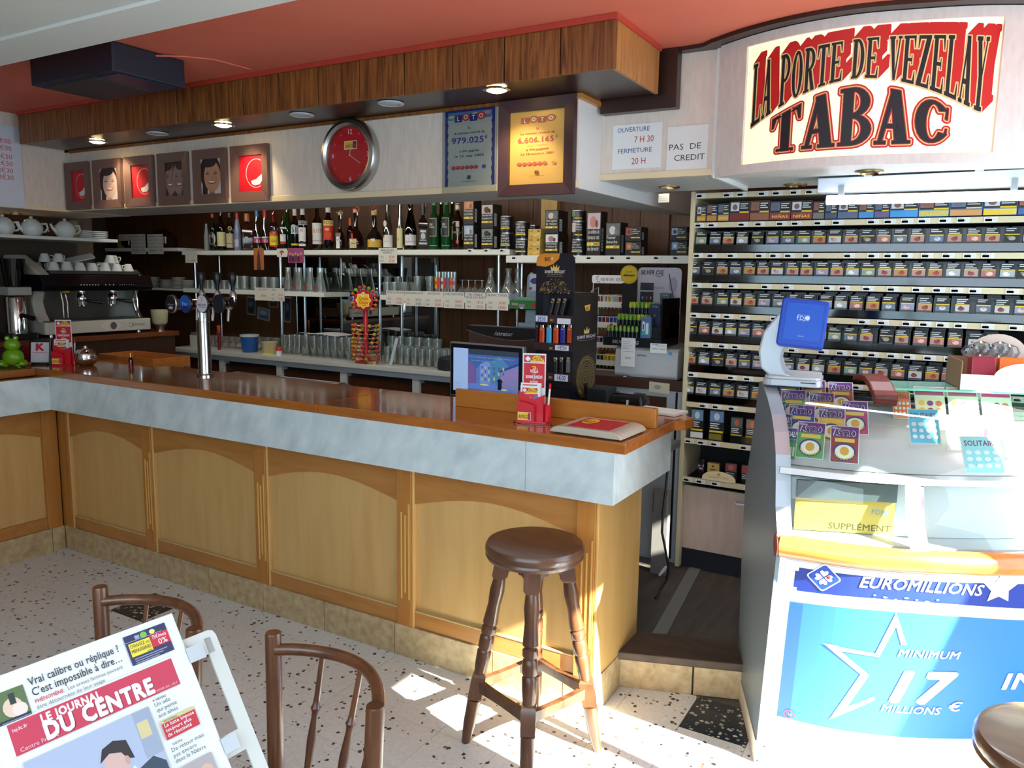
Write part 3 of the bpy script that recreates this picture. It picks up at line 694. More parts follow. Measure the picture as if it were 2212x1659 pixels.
# the packs standing behind the front ones on the lower shelves show their tops: a dark stack per shelf
for r in (2, 3, 4, 5, 6, 7):
    sb_ = MB(); x = X0+.03
    xe = rows[r][1]
    while x < xe:
        for q in range(1, 7):
            sb_.box(x, YR+.012+.026*q, ZST[r]+.02+.002*q, x+.054, YR+.035+.026*q, ZST[r]+.100+.003*q+.006*((int(x*50)+q) % 3), mat('pack_brown_black', None))
        x += .067
    sb_.build('packs_behind', kind='stuff', label='rows of dark packs standing behind those of the %s rack shelf' % names9[r-1], cat='cigarette packs')
# cigar boxes on the top shelf
cig = [(.047, .075, (52, 84, 120), (200, 140, 60), 'BAHIA'), (.052, .082, (40, 60, 90), (190, 130, 50), ''), (.056, .084, (60, 70, 84), (206, 150, 70), 'BAHIA'), (.094, .092, (90, 22, 20), (120, 30, 24), ''), (.090, .092, (130, 60, 44), (150, 90, 60), ''),
       (.094, .086, (96, 22, 22), (150, 50, 30), 'NIÑAS'), (.094, .086, (90, 24, 24), (156, 52, 30), 'NIÑAS'), (.05, .08, (40, 34, 34), (120, 110, 100), ''), (.052, .07, (30, 40, 56), (60, 80, 110), ''), (.085, .075, (60, 80, 120), (90, 100, 130), ''), (.062, .07, (40, 110, 170), (60, 140, 200), ''), (.06, .07, (60, 60, 100), (100, 90, 130), ''),
       (.11, .075, (40, 120, 190), (60, 150, 210), ''), (.115, .075, (50, 130, 180), (200, 190, 90), 'FLEUR'), (.12, .075, (60, 90, 150), (210, 150, 90), ''), (.12, .076, (90, 110, 160), (240, 200, 40), 'MERCATOR'), (.12, .074, (40, 50, 90), (60, 100, 160), ''), (.09, .074, (240, 120, 40), (240, 180, 60), '')]
x = X0+.03
nm = ['red and navy', 'plain navy', 'grey and orange', 'crimson', 'brown', 'maroon', 'dark maroon', 'black', 'navy', 'slate blue', 'sky blue', 'violet', 'bright blue', 'blue and gold', 'blue and tan', 'blue and yellow', 'dark blue', 'orange']
for i, (w_, h_, c0, c1, tx) in enumerate(cig):
    t = MB().box(0, 0, 0, w_, .06, h_, col(c0, .35)).build('cigar_box', label='%s cigar box, %s from the printer on the top rack shelf' % (nm[i], ordn[i]), cat='cigar box', group='cigar boxes on the top rack shelf', loc=(x, YR+.004, ZST[1]+.018))
    p_ = Print(front(), base=.0006)
    p_.rect(.002, .002, w_-.002, h_*.34, c1); p_.rect(.002, h_*.40, w_-.002, h_*.98, (18, 18, 20)); p_.rect(.004, h_*.50, w_*.48, h_*.94, ((200, 200, 205), (150, 90, 70), (80, 110, 140))[i % 3]); p_.ell(w_*.26, h_*.7, w_*.13, h_*.15, (120, 90, 80), 10)
    p_.rect(w_*.5, h_*.40, w_-.003, h_*.48, (228, 190, 30))
    for q in range(3): p_.rect(w_*.53, h_*(.84-.11*q), w_*(.92-.1*(q % 2)), h_*(.89-.11*q), (210, 210, 210))
    if tx: p_.text(tx, w_/2, h_*.10, h_*.15, (236, 196, 90), 1, width=w_*.8)
    p_.build('printed_front', t); x += w_+.003
# pouches and boxes low on the rack
for i, (u, v0, v1, w_) in enumerate(((1504, 948, 885, .066), (1546, 950, 885, .075), (1590, 945, 890, .06), (1625, 945, 890, .07))):
    p = Py(u, v0, YR+.01); h_ = Py(u, v1, YR+.01).z-p.z
    t = MB().box(-w_/2, 0, 0, w_/2, .03, h_, mat('pack_brown_black', None)).build('tobacco_pouch', label=('black tobacco pouch over a white slip', 'black tobacco pouch over a gold tin', 'glossy tobacco pouch with a red blossom picture', 'black tobacco pouch with an orange picture')[i]+' on the ninth rack shelf', cat='tobacco pouch', group='tobacco pouches low on the rack', loc=(p.x, YR+.01, ZST[8]+.018))
    p_ = Print(front(), base=.0006); p_.rect(-w_*.46, h_*.60, w_*.46, h_*.96, ((110, 140, 170), (100, 130, 170), (70, 90, 80), (150, 110, 90))[i]); p_.ell(0, h_*.78, w_*.2, h_*.12, ((200, 210, 220), (190, 200, 220), (200, 80, 50), (220, 120, 60))[i], 12)
    for q in range(3): p_.rect(-w_*.42, h_*(.52-.07*q), w_*(.2-.1*(q % 2)), h_*(.555-.07*q), (215, 215, 215))
    p_.rect(-w_*.46, h_*.25, w_*.46, h_*.31, (228, 190, 30)); p_.rect(-w_*.48, 0, w_*.48, h_*.2, ((226, 226, 220), (120, 110, 30), (30, 30, 30), (40, 36, 34))[i]); p_.build('printed_front', t)
MB().box(X0+.21, YR+.0, ZST[8]+.018, X0+.46, YR+.006, ZST[8]+.055, ACRYL, TRK).build('acrylic_lip', rack)
for i, (u, w_, h_, c, lab) in enumerate(((1513, .035, .10, (20, 20, 24), 'slim black bottle shaped lighter'), (1539, .062, .085, (226, 196, 110), 'cream and gold rolling paper box'), (1578, .062, .10, (30, 28, 30), 'black pack with a pink picture'), (1614, .065, .10, (26, 24, 26), 'black pack with a red picture'))):
    p = Py(u, 1030, YR+.06)
    t = MB().rbox(-w_/2, 0, 0, w_/2, .03, h_, .006, col(c, .35)).build('tobacco_pack', label=lab+' in the bottom rack compartment', cat='tobacco pack', group='packs in the bottom rack compartment', loc=(p.x, YR+.06, ZST[9]+.002))
    p_ = Print(front(), base=.0006)
    if i == 1: p_.rect(-.014, .05, .014, .056, (190, 40, 40)); p_.ell(0, .07, .007, .005, (120, 60, 30), 10)
    elif i == 0: p_.text('Jet 8', 0, .06, .012, (226, 226, 230)); p_.rect(-.01, .045, .01, .055, (220, 150, 170))
    else:
        p_.rect(-w_*.45, h_*.55, w_*.45, h_*.95, (150, 80, 76)); p_.ell(0, h_*.75, w_*.25, h_*.14, (214, 120, 100) if i == 2 else (190, 40, 40), 14)
        for q in range(3): p_.rect(-w_*.4, h_*(.45-.09*q), w_*.3, h_*(.49-.09*q), (210, 210, 210))
    p_.build('printed_front', t)
p = Py(1553, 1043, YR-.001); pts = [(.085*math.cos(a), .012+.038*math.sin(a)) for a in [math.pi*k/14 for k in range(15)]]
t = MB().prism(pts+[(-.085, 0), (.085, 0)], -.004, .0, col((226, 204, 160)), Matrix.Rotation(math.radians(90), 4, 'X')).build('shelf_plaque', label='arched cream plaque with a small gold emblem at the foot of the rack', cat='plaque', loc=(p.x, YR-.012, ZST[9]+.016))
p_ = Print(front(0, -.0, 0), base=.0008); p_.text('HAMPTON', 0, .012, .014, (190, 160, 110), 1); p_.ell(0, .035, .008, .005, (170, 120, 40), 10); p_.build('print', t)
# ------------------------------------------------------------------ lottery counter (stands askew, 21 degrees)
LA = math.radians(21); LO = Vector((.535, .10, 0)); LEX = Vector((math.cos(LA), math.sin(LA), 0)); LEY = Vector((-math.sin(LA), math.cos(LA), 0))
LT = TR(LO.x, LO.y, 0, LA)
WL = 1.32
CV = catmull([(0, 0), (.2, -.058), (.4, -.070), (.6, -.046), (.8, .0), (1.0, .055), (1.32, .165)], 8)
def bow(x):
    for a, b in zip(CV, CV[1:]):
        if a.x <= x <= b.x: return a.y+(b.y-a.y)*(x-a.x)/max(b.x-a.x, 1e-6)
    return CV[-1].y
PROF = [(.112, 0), (-.044, .805), (-.046, .87), (.0, .92), (.022, .95), (.045, 1.03), (.075, 1.11), (.13, 1.175), (.2, 1.222), (.3, 1.262), (.393, 1.286), (.46, 1.296)]
def prof_y(z):
    for (y0, z0), (y1, z1) in zip(PROF, PROF[1:]):
        if z0 <= z <= z1: return y0+(y1-y0)*(z-z0)/(z1-z0)
    return PROF[-1][0]
def surf(x, z, h=0): return (x, prof_y(z)+bow(x)-h, z)
def inv(u, v, on=None):                                  # pixel -> (x, z) on the curved front
    yl = 0
    for _ in range(12):
        p = Pn(u, v, LO+LEY*yl, LEY); x = (p-LO).dot(LEX); z = p.z; yl = .5*yl+.5*(prof_y(max(0, min(1.29, z)))+bow(min(max(x, 0), WL)))
    return x, z
lot = thing('lottery_counter', 'bulky lottery counter with a curved front, glass show case and blue poster', 'counter', T=LT)
back = [(.50, 1.294), (.606, 1.029), (.707, .853), (.708, .615), (.65, .22), (.66, 0)]
side = PROF+back
SX = Matrix(((0, 0, 1, 0), (1, 0, 0, 0), (0, 1, 0, 0), (0, 0, 0, 1)))          # (a,b,c) -> x=c, y=a, z=b
MB().prism(side, -.012, .0, COUNTER_G, SX).build('side_panel', lot)
MB().prism([(y+.10, z) for y, z in side], WL, WL+.012, COUNTER_G, SX).build('side_panel', lot)
# pale edge band that follows the front of the side panel above the bumper
eb = MB(); pe = [q for q in PROF if q[1] >= .87]
eb.add([(x, y-.003, z) for y, z in pe for x in (-.012, .035)], [(2*i, 2*i+1, 2*i+3, 2*i+2) for i in range(len(pe)-1)], mat('pale_metal', (190, 200, 208), .3, .5)); eb.build('edge_band', lot)
MB().box(-.016, .10, .0, -.0125, .64, .085, mat('skirting', (196, 186, 176), .5)).build('skirting', lot)
def sheetx(mb, x0, x1, zs, mt, h=0, n=22, fn=surf):
    pts = []; f = []; m_ = len(zs)
    for k in range(n+1):
        x = x0+(x1-x0)*k/n
        for z in zs: pts.append(fn(x, z, h))
    for k in range(n):
        for j in range(m_-1): a = k*m_+j; f.append((a, a+m_, a+m_+1, a+1))
    mb.add(pts, f, mt); mb.smooth = True; return mb
LWH = mat('counter_white', (222, 224, 226), .35)
sheetx(MB(), 0, WL, [.0, .06, .4, .805], LWH, n=60).build('front_panel', lot)
sheetx(MB(), .0, WL, [.0, .07], mat('grey_plinth', (110, 118, 124), .4), .006, 60).build('plinth', lot)
zs = [.87, .92, .95, 1.0]
# bumper
MB().tube([(x, -.045+bow(x)+.005, .842) for x in [WL*k/24 for k in range(25)]], .036, wood('bumper_wood', (206, 116, 44), (222, 136, 62), (.2, 1, 1), .3, 20, coat=.3), 12).build('bumper_rail', lot)
MB().lathe([(.0001, 0), (.036, 0), (.036, .004), (.0001, .004)], mat('bumper_cap', (110, 40, 24), .4), Matrix.Translation((-.0125, -.04, .842)) @ Matrix.Rotation(math.radians(-90), 4, 'Y'), n=14).build('bumper_cap', lot)
# inner white body: deck, lower boxes, ticket slope
deck = MB(); deck.prism([(p.x, p.y+.0) for p in CV]+[(WL, .66), (0, .66)], .862, .872, LWH); deck.build('deck', lot)
sheetx(MB(), .0, WL, [0, 1], LWH, fn=lambda x, z, h: (x, (.12 if z else .10)+bow(x), 1.035 if z else .873)).build('box_back', lot)
mb = MB(); sheetx(mb, .0, WL, [0, 1], LWH, fn=lambda x, z, h: (x, (.045 if not z else .12)+bow(x), 1.075 if not z else 1.07)); sheetx(mb, .0, WL, [0, 1], LWH, fn=lambda x, z, h: (x, .045+bow(x), 1.055 if not z else 1.075)); mb.build('ledge', lot)
def slope(x, t, h=0):                                     # t 0 bottom .. 1 top
    return (x, .12+.30*t+bow(x)*(1-t)-h*.5, 1.072+.155*t+h*.86)
sheetx(MB(), .0, WL, [0, .5, 1], mat('tray_grey_white', (206, 210, 212), .4), fn=slope).build('ticket_tray', lot)
MB().box(0, .44, .0, WL, .60, 1.22, mat('counter_back', (150, 154, 158), .5)).build('back_box', lot)
sheetx(MB(), .36, .405, zs+[1.03, 1.075], LWH, .004).build('divider', lot)
sheetx(MB(), .405, .415, zs+[1.03, 1.06], mat('navy_strip', (60, 50, 110), .4), .004).build('divider_edge', lot)
# small compartment behind glass: grey bar and a golden leaflet
gb = MB(); gb.box(.05, .075-.06, .985, .352, .095-.06, 1.042, mat('silver_tray', (120, 132, 136), .3, .6)); gb.build('coin_tray', lot)
p_ = Print(lambda a, b, h: (a, .09-.06-h, b), base=.002); p_.rect(.05, .875, .352, .983, (214, 186, 92)); p_.text('FDJ', .300, .94, .016, (120, 150, 180), 1); p_.ell(.325, .948, .008, .008, (120, 150, 180), 12); p_.text('SUPPLÉMENT', .345, .885, .020, (90, 80, 50), 1, align='R', width=.19); p_.build('gold_leaflet', lot)
# glass
gz = [.875, .92, .95, 1.0, 1.05, 1.11, 1.15, 1.19, 1.222, 1.25, 1.27, 1.286, 1.295]
sheetx(MB(), .036, WL, gz, VITRINE, .001, 14).build('glass_front', lot)
MB().box(.40, .36, 1.297, WL+.05, .58, 1.305, mat('glass_edge_green', (110, 190, 160), .1)).build('glass_shelf', lot, .002)
# red curved arm over the joint
ra = MB(); pa = [(.60, 1.320), (.52, 1.335), (.45, 1.336), (.39, 1.322), (.34, 1.298), (.30, 1.270)]
rb_ = [(y, z-.024) for y, z in pa]
ra.prism(pa+[(q[0]+.006, q[1]) for q in rb_[::-1]], .345, .425, mat('red_brown_arm', (122, 34, 24), .35), SX); ra.build('red_arm', lot, .006)
# poster
p_ = Print(lambda a, b, h: surf(a, b, h), base=.0014, eps=.0003)
def SP(u, v): return inv(u, v)
NAVY, BLU, WHI = (24, 50, 140), (50, 116, 212), (232, 234, 238)
def srect(x0, z0, x1, z1, c, n=70, m_=2):
    pts = []; f = []
    for k in range(n+1):
        for j in range(m_+1): pts.append((x0+(x1-x0)*k/n, (z0+(z1-z0)*j/m_) if not callable(z0) else z0((x0+(x1-x0)*k/n))+(z1((x0+(x1-x0)*k/n))-z0((x0+(x1-x0)*k/n)))*j/m_))
    for k in range(n):
        for j in range(m_): a = k*(m_+1)+j; f.append((a, a+m_+1, a+m_+2, a+1))
    p_._add(pts, f, c); p_.up()
srect(.018, .045, 1.24, .800, WHI)
hx0, hz0 = SP(1713, 1272); _, hz1 = SP(1716, 1196); hz1 = min(hz1, .776)
wave = lambda x: .012*math.sin((x-.1)*6)
srect(hx0+.01, lambda x: hz0+wave(x), 1.2, lambda x: hz1+.004+wave(x)*.3, NAVY); srect(hx0, lambda x: hz0+.012+wave(x), hx0+.0105, lambda x: hz1-.010, NAVY, 4)
mx0, mz1 = SP(1709, 1296); _, mz0 = SP(1688, 1548)
srect(mx0-.004, lambda x: mz0+.0, 1.2, lambda x: mz1+wave(x), BLU)
srect(mx0-.004, lambda x: mz0-.0, mx0+.035, lambda x: mz1-.004+wave(x), (40, 92, 190), 8)  # darker left edge: shading painted into the blue
p_.h = .0030; p_.eps = .00005
lx, lz = SP(1779, 1247); R_ = .040
def rot(pts, cx, cz, a, k=1.0):
    ca, sa_ = math.cos(a), math.sin(a); return [(cx+(x*ca-y*sa_)*k, cz+(x*sa_+y*ca)*k) for x, y in pts]
def rsq(s_, r): return [(sx*(s_-r)+r*math.cos(math.radians(a+t)), sy*(s_-r)+r*math.sin(math.radians(a+t))) for sx, sy, a in ((1, 1, 0), (-1, 1, 90), (-1, -1, 180), (1, -1, 270)) for t in (0, 30, 60, 90)]
p_.poly(rot(rsq(.036, .009), lx, lz, math.pi/4), WHI); p_.poly(rot(rsq(.0325, .008), lx, lz, math.pi/4), (30, 70, 170))
def heart(s_): return [(0, .1*s_), (.42*s_, .52*s_), (.46*s_, .84*s_), (.26*s_, 1.0*s_), (0, .82*s_), (-.26*s_, 1.0*s_), (-.46*s_, .84*s_), (-.42*s_, .52*s_)]
for a in (20, 110, 200, 290): p_.poly(rot(heart(.025), lx, lz, math.radians(a-20)), WHI)
p_.poly(rot(_rc(-.005, -.005, .005, .005), lx+.012, lz+.002, .1), (200, 30, 40)); p_.path([(lx-.002, lz-.012), (lx-.008, lz-.025)], .003, WHI)
ex, ez = SP(1852, 1272); ex1, _ = SP(2118, 1290)
p_.text('EUROMILLIONS', ex, ez, .036, (240, 236, 226), 2, align='L', width=ex1-ex, shear=.22, warp=lambda a, b: (a, b+wave(a)))
p_.text('E', ex, ez, .036, (244, 190, 110), 2, align='L', shear=.22, warp=lambda a, b: (a, b+wave(a)))
def star(cx, cz, r0, r1, a0=90, n=5): return [(cx+(r0 if k % 2 == 0 else r1)*math.cos(math.radians(a0+180/n*k)), cz+(r0 if k % 2 == 0 else r1)*math.sin(math.radians(a0+180/n*k))) for k in range(2*n)]
sx_, sz_ = SP(2160, 1270); p_.poly(star(sx_, sz_, .055, .028), WHI)
for q in range(7): p_.ell(ex+.05+.03*q, ez-.014-.004*(q % 3), .004+.003*(q % 2), .003, (190, 225, 245), 8)
ST_ = [SP(*q) for q in ((1935, 1322), (1902, 1400), (1778, 1388), (1880, 1455), (1790, 1553))]
outl = [SP(*q) for q in ((1935, 1322), (1890, 1410), (1778, 1388), (1858, 1455), (1790, 1553), (1890, 1510), (1886, 1503), (1829, 1525), (1877, 1457), (1815, 1405), (1898, 1418), (1935, 1352), (1946, 1392), (1958, 1392))]
for tri in ((0, 1, 10, 11), (1, 2, 9, 10), (2, 3, 8, 9), (3, 4, 7, 8), (4, 5, 6, 7), (0, 11, 12, 13)): [p_._add([tuple(outl[tri[i]][q]+(outl[tri[j]][q]-outl[tri[i]][q])*f for q in (0, 1)) for i, j, f in ((0, 1, k/8), (0, 1, (k+1)/8), (3, 2, (k+1)/8), (3, 2, k/8))], [(0, 1, 2, 3)], (236, 236, 240)) for k in range(8)]
p_.poly([outl[2], SP(1815, 1416), outl[9], SP(1812, 1394)], (240, 190, 120)); p_.up()
def stext(t, u0, v0, u1, h, c, b=1, sh=.2):
    a, z = SP(u0, v0); a1, _ = SP(u1, v0); p_.text(t, a, z, h, c, b, align='L', width=a1-a, shear=sh)
stext('MINIMUM', 1936, 1416, 2072, .026, WHI, 2); stext('17', 1897, 1510, 2040, .112, WHI, 4, .28); stext('MILLIONS', 1900, 1534, 2030, .026, WHI, 2); stext('€', 2044, 1534, 2074, .032, WHI, 2); stext('INVITEZ', 2158, 1487, 2420, .056, WHI, 3)
cx_, cz_ = SP(1704, 1541); p_.ring(cx_, cz_, .017, .017, .003, (190, 60, 70)); p_.line(cx_-.011, cz_+.011, cx_+.011, cz_-.011, .003, (190, 60, 70)); p_.text('-18', cx_, cz_-.005, .010, (120, 120, 150))
a, z = SP(1682, 1587); p_.text('J 0', a, z, .02, (190, 194, 204), 0, align='L')
p_.build('poster', lot)
# scratch tickets standing on the slope behind the glass
def ticket(x, t, w_, hgt, kind, c, lab):
    o_ = Vector(slope(x, t, .004)); ex_ = (Vector(slope(x+.02, t, .004))-Vector(slope(x-.02, t, .004))).normalized(); et_ = Vector((0, .42, .907))
    n_ = ex_.cross(et_).normalized(); et_ = n_.cross(ex_)
    M = LT @ Matrix(((ex_.x, et_.x, n_.x, o_.x), (ex_.y, et_.y, n_.y, o_.y), (ex_.z, et_.z, n_.z, o_.z), (0, 0, 0, 1)))
    o = MB().box(-w_/2, 0, -.0012, w_/2, hgt, 0, PAPER).build('scratch_ticket', label=lab, cat='scratch ticket', group='scratch tickets in the lottery counter'); o.matrix_world = M
    q = Print(lambda a, b, h: (a, b, h), base=.0004)
    if kind == 'astro':
        q.rect(-w_*.47, hgt*.02, w_*.47, hgt*.98, c); q.rect(-w_*.47, hgt*.70, w_*.47, hgt*.98, (110, 40, 130)); q.text('ASTRO', 0, hgt*.735, hgt*.14, (206, 206, 226), 7, width=w_*.80); q.text('ASTRO', 0, hgt*.74, hgt*.13, (34, 26, 60), 3, width=w_*.74); q.text('Illiko', -w_*.3, hgt*.9, hgt*.06, WHI, 1, width=w_*.3)
        q.rect(-w_*.34, hgt*.56, w_*.34, hgt*.66, (236, 200, 80)); q.ell(0, hgt*.30, w_*.40, hgt*.24, (244, 240, 224), 20); q.ring(0, hgt*.30, w_*.40, hgt*.24, w_*.07, (60, 60, 120), 20); q.ell(0, hgt*.32, w_*.16, hgt*.12, (226, 170, 70), 14)
        for k in range(9): a = math.radians(200+k*17.5); q.ell(w_*.33*math.cos(a), hgt*.30+hgt*.19*math.sin(a), w_*.035, hgt*.03, (236, 190, 70), 6)
    elif kind == 'goal':
        q.rect(-w_*.47, hgt*.02, w_*.47, hgt*.98, (90, 150, 90)); q.rect(-w_*.47, hgt*.66, w_*.47, hgt*.98, (60, 70, 130)); q.text('GOAL!', 0, hgt*.72, hgt*.16, WHI, 2, width=w_*.8, shear=.2); q.rect(-w_*.47, hgt*.52, w_*.47, hgt*.62, (50, 130, 120))
        for k in range(5): q.rect(-w_*.4+w_*.17*k, hgt*.12, -w_*.29+w_*.17*k, hgt*.40, (206, 226, 190))
    elif kind == 'banco':
        q.rect(-w_*.47, hgt*.02, w_*.47, hgt*.98, (60, 90, 130)); q.rect(-w_*.47, hgt*.6, w_*.47, hgt*.98, (110, 60, 40)); q.text('BANCO', 0, hgt*.68, hgt*.18, (240, 180, 60), 2, width=w_*.8); q.ell(0, hgt*.3, w_*.3, hgt*.16, (206, 150, 70), 14)
    elif kind == 'gold':
        q.rect(-w_*.47, hgt*.02, w_*.47, hgt*.98, c); q.rect(-w_*.47, hgt*.74, w_*.47, hgt*.98, (196, 60, 120))
        for k in range(6): q.ell(w_*(-.28+.28*(k % 3)), hgt*(.50-.22*(k//3)), w_*.11, hgt*.08, ((236, 190, 80), (120, 60, 130), (220, 120, 80))[k % 3], 12)
    else:
        q.rect(-w_*.47, hgt*.02, w_*.47, hgt*.98, c); q.text('CYTOLS' if kind == 'x' else 'SOLITAIRE', 0, hgt*.74, hgt*.14, (120, 30, 90), 2, width=w_*.84)
        for k in range(12): q.ell(w_*(-.33+.22*(k % 4)), hgt*(.56-.18*(k//4)), w_*.08, hgt*.06, WHI, 10)
    q.build('print', o)
TK = [(.102, .10, .088, .125, 'astro', (90, 160, 90), 'green Astro ticket standing lowest on the slope beside the Goal tickets'), (.205, .08, .088, .125, 'astro', (150, 60, 70), 'purple and white Astro ticket lowest on the slope, next to the red arm side'),
      (.092, .40, .086, .120, 'astro', (50, 80, 170), 'blue Astro ticket with gold fish in the second row of the slope'), (.188, .38, .086, .120, 'astro', (230, 180, 80), 'golden yellow Astro ticket in the second row of the slope'),
      (.083, .68, .084, .115, 'astro', (70, 140, 70), 'dark green Astro ticket in the third row of the slope'), (.176, .66, .084, .115, 'astro', (236, 170, 60), 'orange Astro ticket in the third row of the slope'), (.275, .52, .086, .118, 'astro', (190, 60, 110), 'crimson Astro ticket beside the red arm'),
      (.078, .92, .082, .110, 'astro', (60, 120, 170), 'teal Astro ticket at the back of the slope'), (.166, .90, .082, .110, 'astro', (200, 80, 60), 'red Astro ticket in the middle of the back row'), (.258, .88, .084, .110, 'astro', (190, 90, 60), 'rust red Astro ticket at the back beside the red arm'),
      (.034, .05, .05, .11, 'goal', None, 'lowest of the green Goal tickets by the grey edge'), (.030, .30, .05, .105, 'goal', None, 'middle one of the green Goal tickets by the grey edge'), (.024, .54, .05, .10, 'goal', None, 'topmost of the green Goal tickets by the grey edge'),
      (.020, .76, .05, .09, 'banco', None, 'brown and blue ticket with orange lettering above the Goal tickets'), (.018, .97, .05, .08, 'banco', None, 'brown and blue ticket half hidden under the payment terminal'),
      (.455, .80, .06, .10, 'x', (230, 120, 60), 'orange and red ticket just past the red arm'), (.49, .42, .10, .12, 'sol', (90, 190, 220), 'arched sky blue ticket under the red arm'), (.55, .80, .10, .12, 'gold', (236, 226, 196), 'cream ticket with gold coins, nearest the red arm in the back row'), (.66, .80, .10, .12, 'gold', (230, 222, 200), 'cream ticket with gold coins in the middle of the back row'), (.77, .80, .10, .12, 'gold', (226, 220, 206), 'cream ticket with gold coins, last in the back row under the carton'),
      (.62, .34, .14, .12, 'x', (236, 190, 220), 'wide pale pink ticket in the sunlit part of the slope'), (.63, .02, .13, .12, 'sol', (150, 220, 220), 'pale turquoise ticket low in the sunlit part of the slope'), (.78, .15, .12, .14, 'gold', (236, 230, 224), 'tall white and purple ticket low on the sunlit slope'), (.93, .6, .10, .16, 'gold', (240, 200, 120), 'yellow and red ticket at the far end of the slope')]
for a in TK: ticket(*a)
# payment terminal with tilted blue screen
tm = thing('lottery_terminal', 'silver C-shaped lottery terminal with a tilted blue screen', 'terminal', T=LT @ TR(.10, .47, 1.297, math.radians(-14)))
TS = mat('terminal_silver', (184, 190, 196), .35, .2)
MB().rbox(-.095, -.115, 0, .105, .13, .024, .03, TS).rbox(-.09, -.11, .024, .10, .125, .034, .03, LGREY).build('base', tm, .003)
MB().box(.035, -.1165, .014, .085, -.114, .018, BLACK).build('card_slot', tm)
arm_o = [(-.075, .03), (-.108, .06), (-.118, .12), (-.105, .19), (-.055, .26), (.01, .295), (.04, .285), (.04, .16), (-.01, .15), (-.035, .13), (-.042, .09), (-.028, .045), (.01, .03)]
XZ = Matrix(((1, 0, 0, 0), (0, 0, -1, 0), (0, 1, 0, 0), (0, 0, 0, 1)))       # (a,b,c) -> x=a, y=-c, z=b
MB().prism(arm_o, -.085, .085, TS, XZ).build('arm', tm, .008)
vb = MB()
for k in range(12): vb.box(-.106, -.05, .075+.007*k, -.099, .0, .078+.007*k, BLACK)
vb.build('vent_slots', tm)
SCM = Matrix.Translation((.03, -.125, .225)) @ Matrix.Rotation(math.radians(4), 4, 'Y') @ Matrix.Rotation(math.radians(-14), 4, 'X')
MB().rbox(-.078, -.085, -.022, .078, .085, .022, .012, mat('terminal_blue', (20, 70, 180), .3), SCM @ Matrix.Rotation(math.radians(90), 4, 'X')).build('screen_frame', tm, .006)
q = Print(lambda a, b, h: tuple(SCM @ Vector((a, -.022-h, b))), base=.0008)
q.rect(-.058, -.062, .064, .068, mat('blue_screen', (26, 84, 190), .25, emit=.12)); q.ring(.0, .018, .027, .014, .0015, (180, 200, 230), 4, 45, 405); q.text('FDJ', -.007, .010, .014, (200, 215, 240), 0); q.ell(.014, .018, .008, .008, (210, 220, 240), 8); q.text('Gtech', .0, -.05, .006, (150, 175, 220)); q.build('screen_print', tm)
# carton with bagged goods on the glass
ct = thing('carton', 'open brown carton of small packets on the glass shelf', 'carton', T=LT @ TR(.655, .47, 1.3055, math.radians(-8)))
CT = col((150, 116, 88), .7)
MB().box(0, -.10, 0, .32, -.097, .055, PAPER).box(0, -.097, 0, .003, .12, .10, CT).box(.317, -.097, 0, .32, .12, .10, CT).box(0, .117, 0, .32, .12, .10, CT).box(0, -.097, 0, .32, .12, .003, CT).build('tray', ct)
hd = [(.16+.10*math.cos(a), .10+.085*math.sin(a)) for a in [math.pi*k/16 for k in range(17)]]
MB().prism(hd, -.118, -.115, col((214, 196, 180)), XZ).build('round_header', ct)
hd = [(.20+.10*math.cos(a), .05+.05*math.sin(a)) for a in [math.pi*k/16 for k in range(17)]]
MB().prism(hd, .1005, .1025, PAPER, XZ).build('front_lobe', ct)
for nme, x, c, lab in (('packet', .075, (160, 40, 60), 'crimson wrapped packet in the carton'), ('packet', .16, (240, 120, 40), 'bright orange packet in the carton'), ('packet', .25, (70, 60, 160), 'violet blue packet in the carton')):
    t = MB().box(-.038, -.06, 0, .038, .0, .105, col(c, .3)).build(nme, bevel=.004, label=lab, cat='packet', group='packets in the carton'); t.matrix_world = LT @ TR(.655, .47, 1.309, math.radians(-8)) @ TR(x, -.02, 0, 0, math.radians(-8))
bg = MB(); rr_ = random.Random(3)
for k in range(5): bg.ball((.06+.03*k, .05, .12+.01*(k % 2)), .035, ACRYL, 8, None, (1, .5, .7+.3*rr_.random()))
t = bg.build('plastic_bag', label='crumpled clear plastic bag behind the packets in the carton', cat='bag'); t.matrix_world = LT @ TR(.655, .47, 1.309, math.radians(-8))
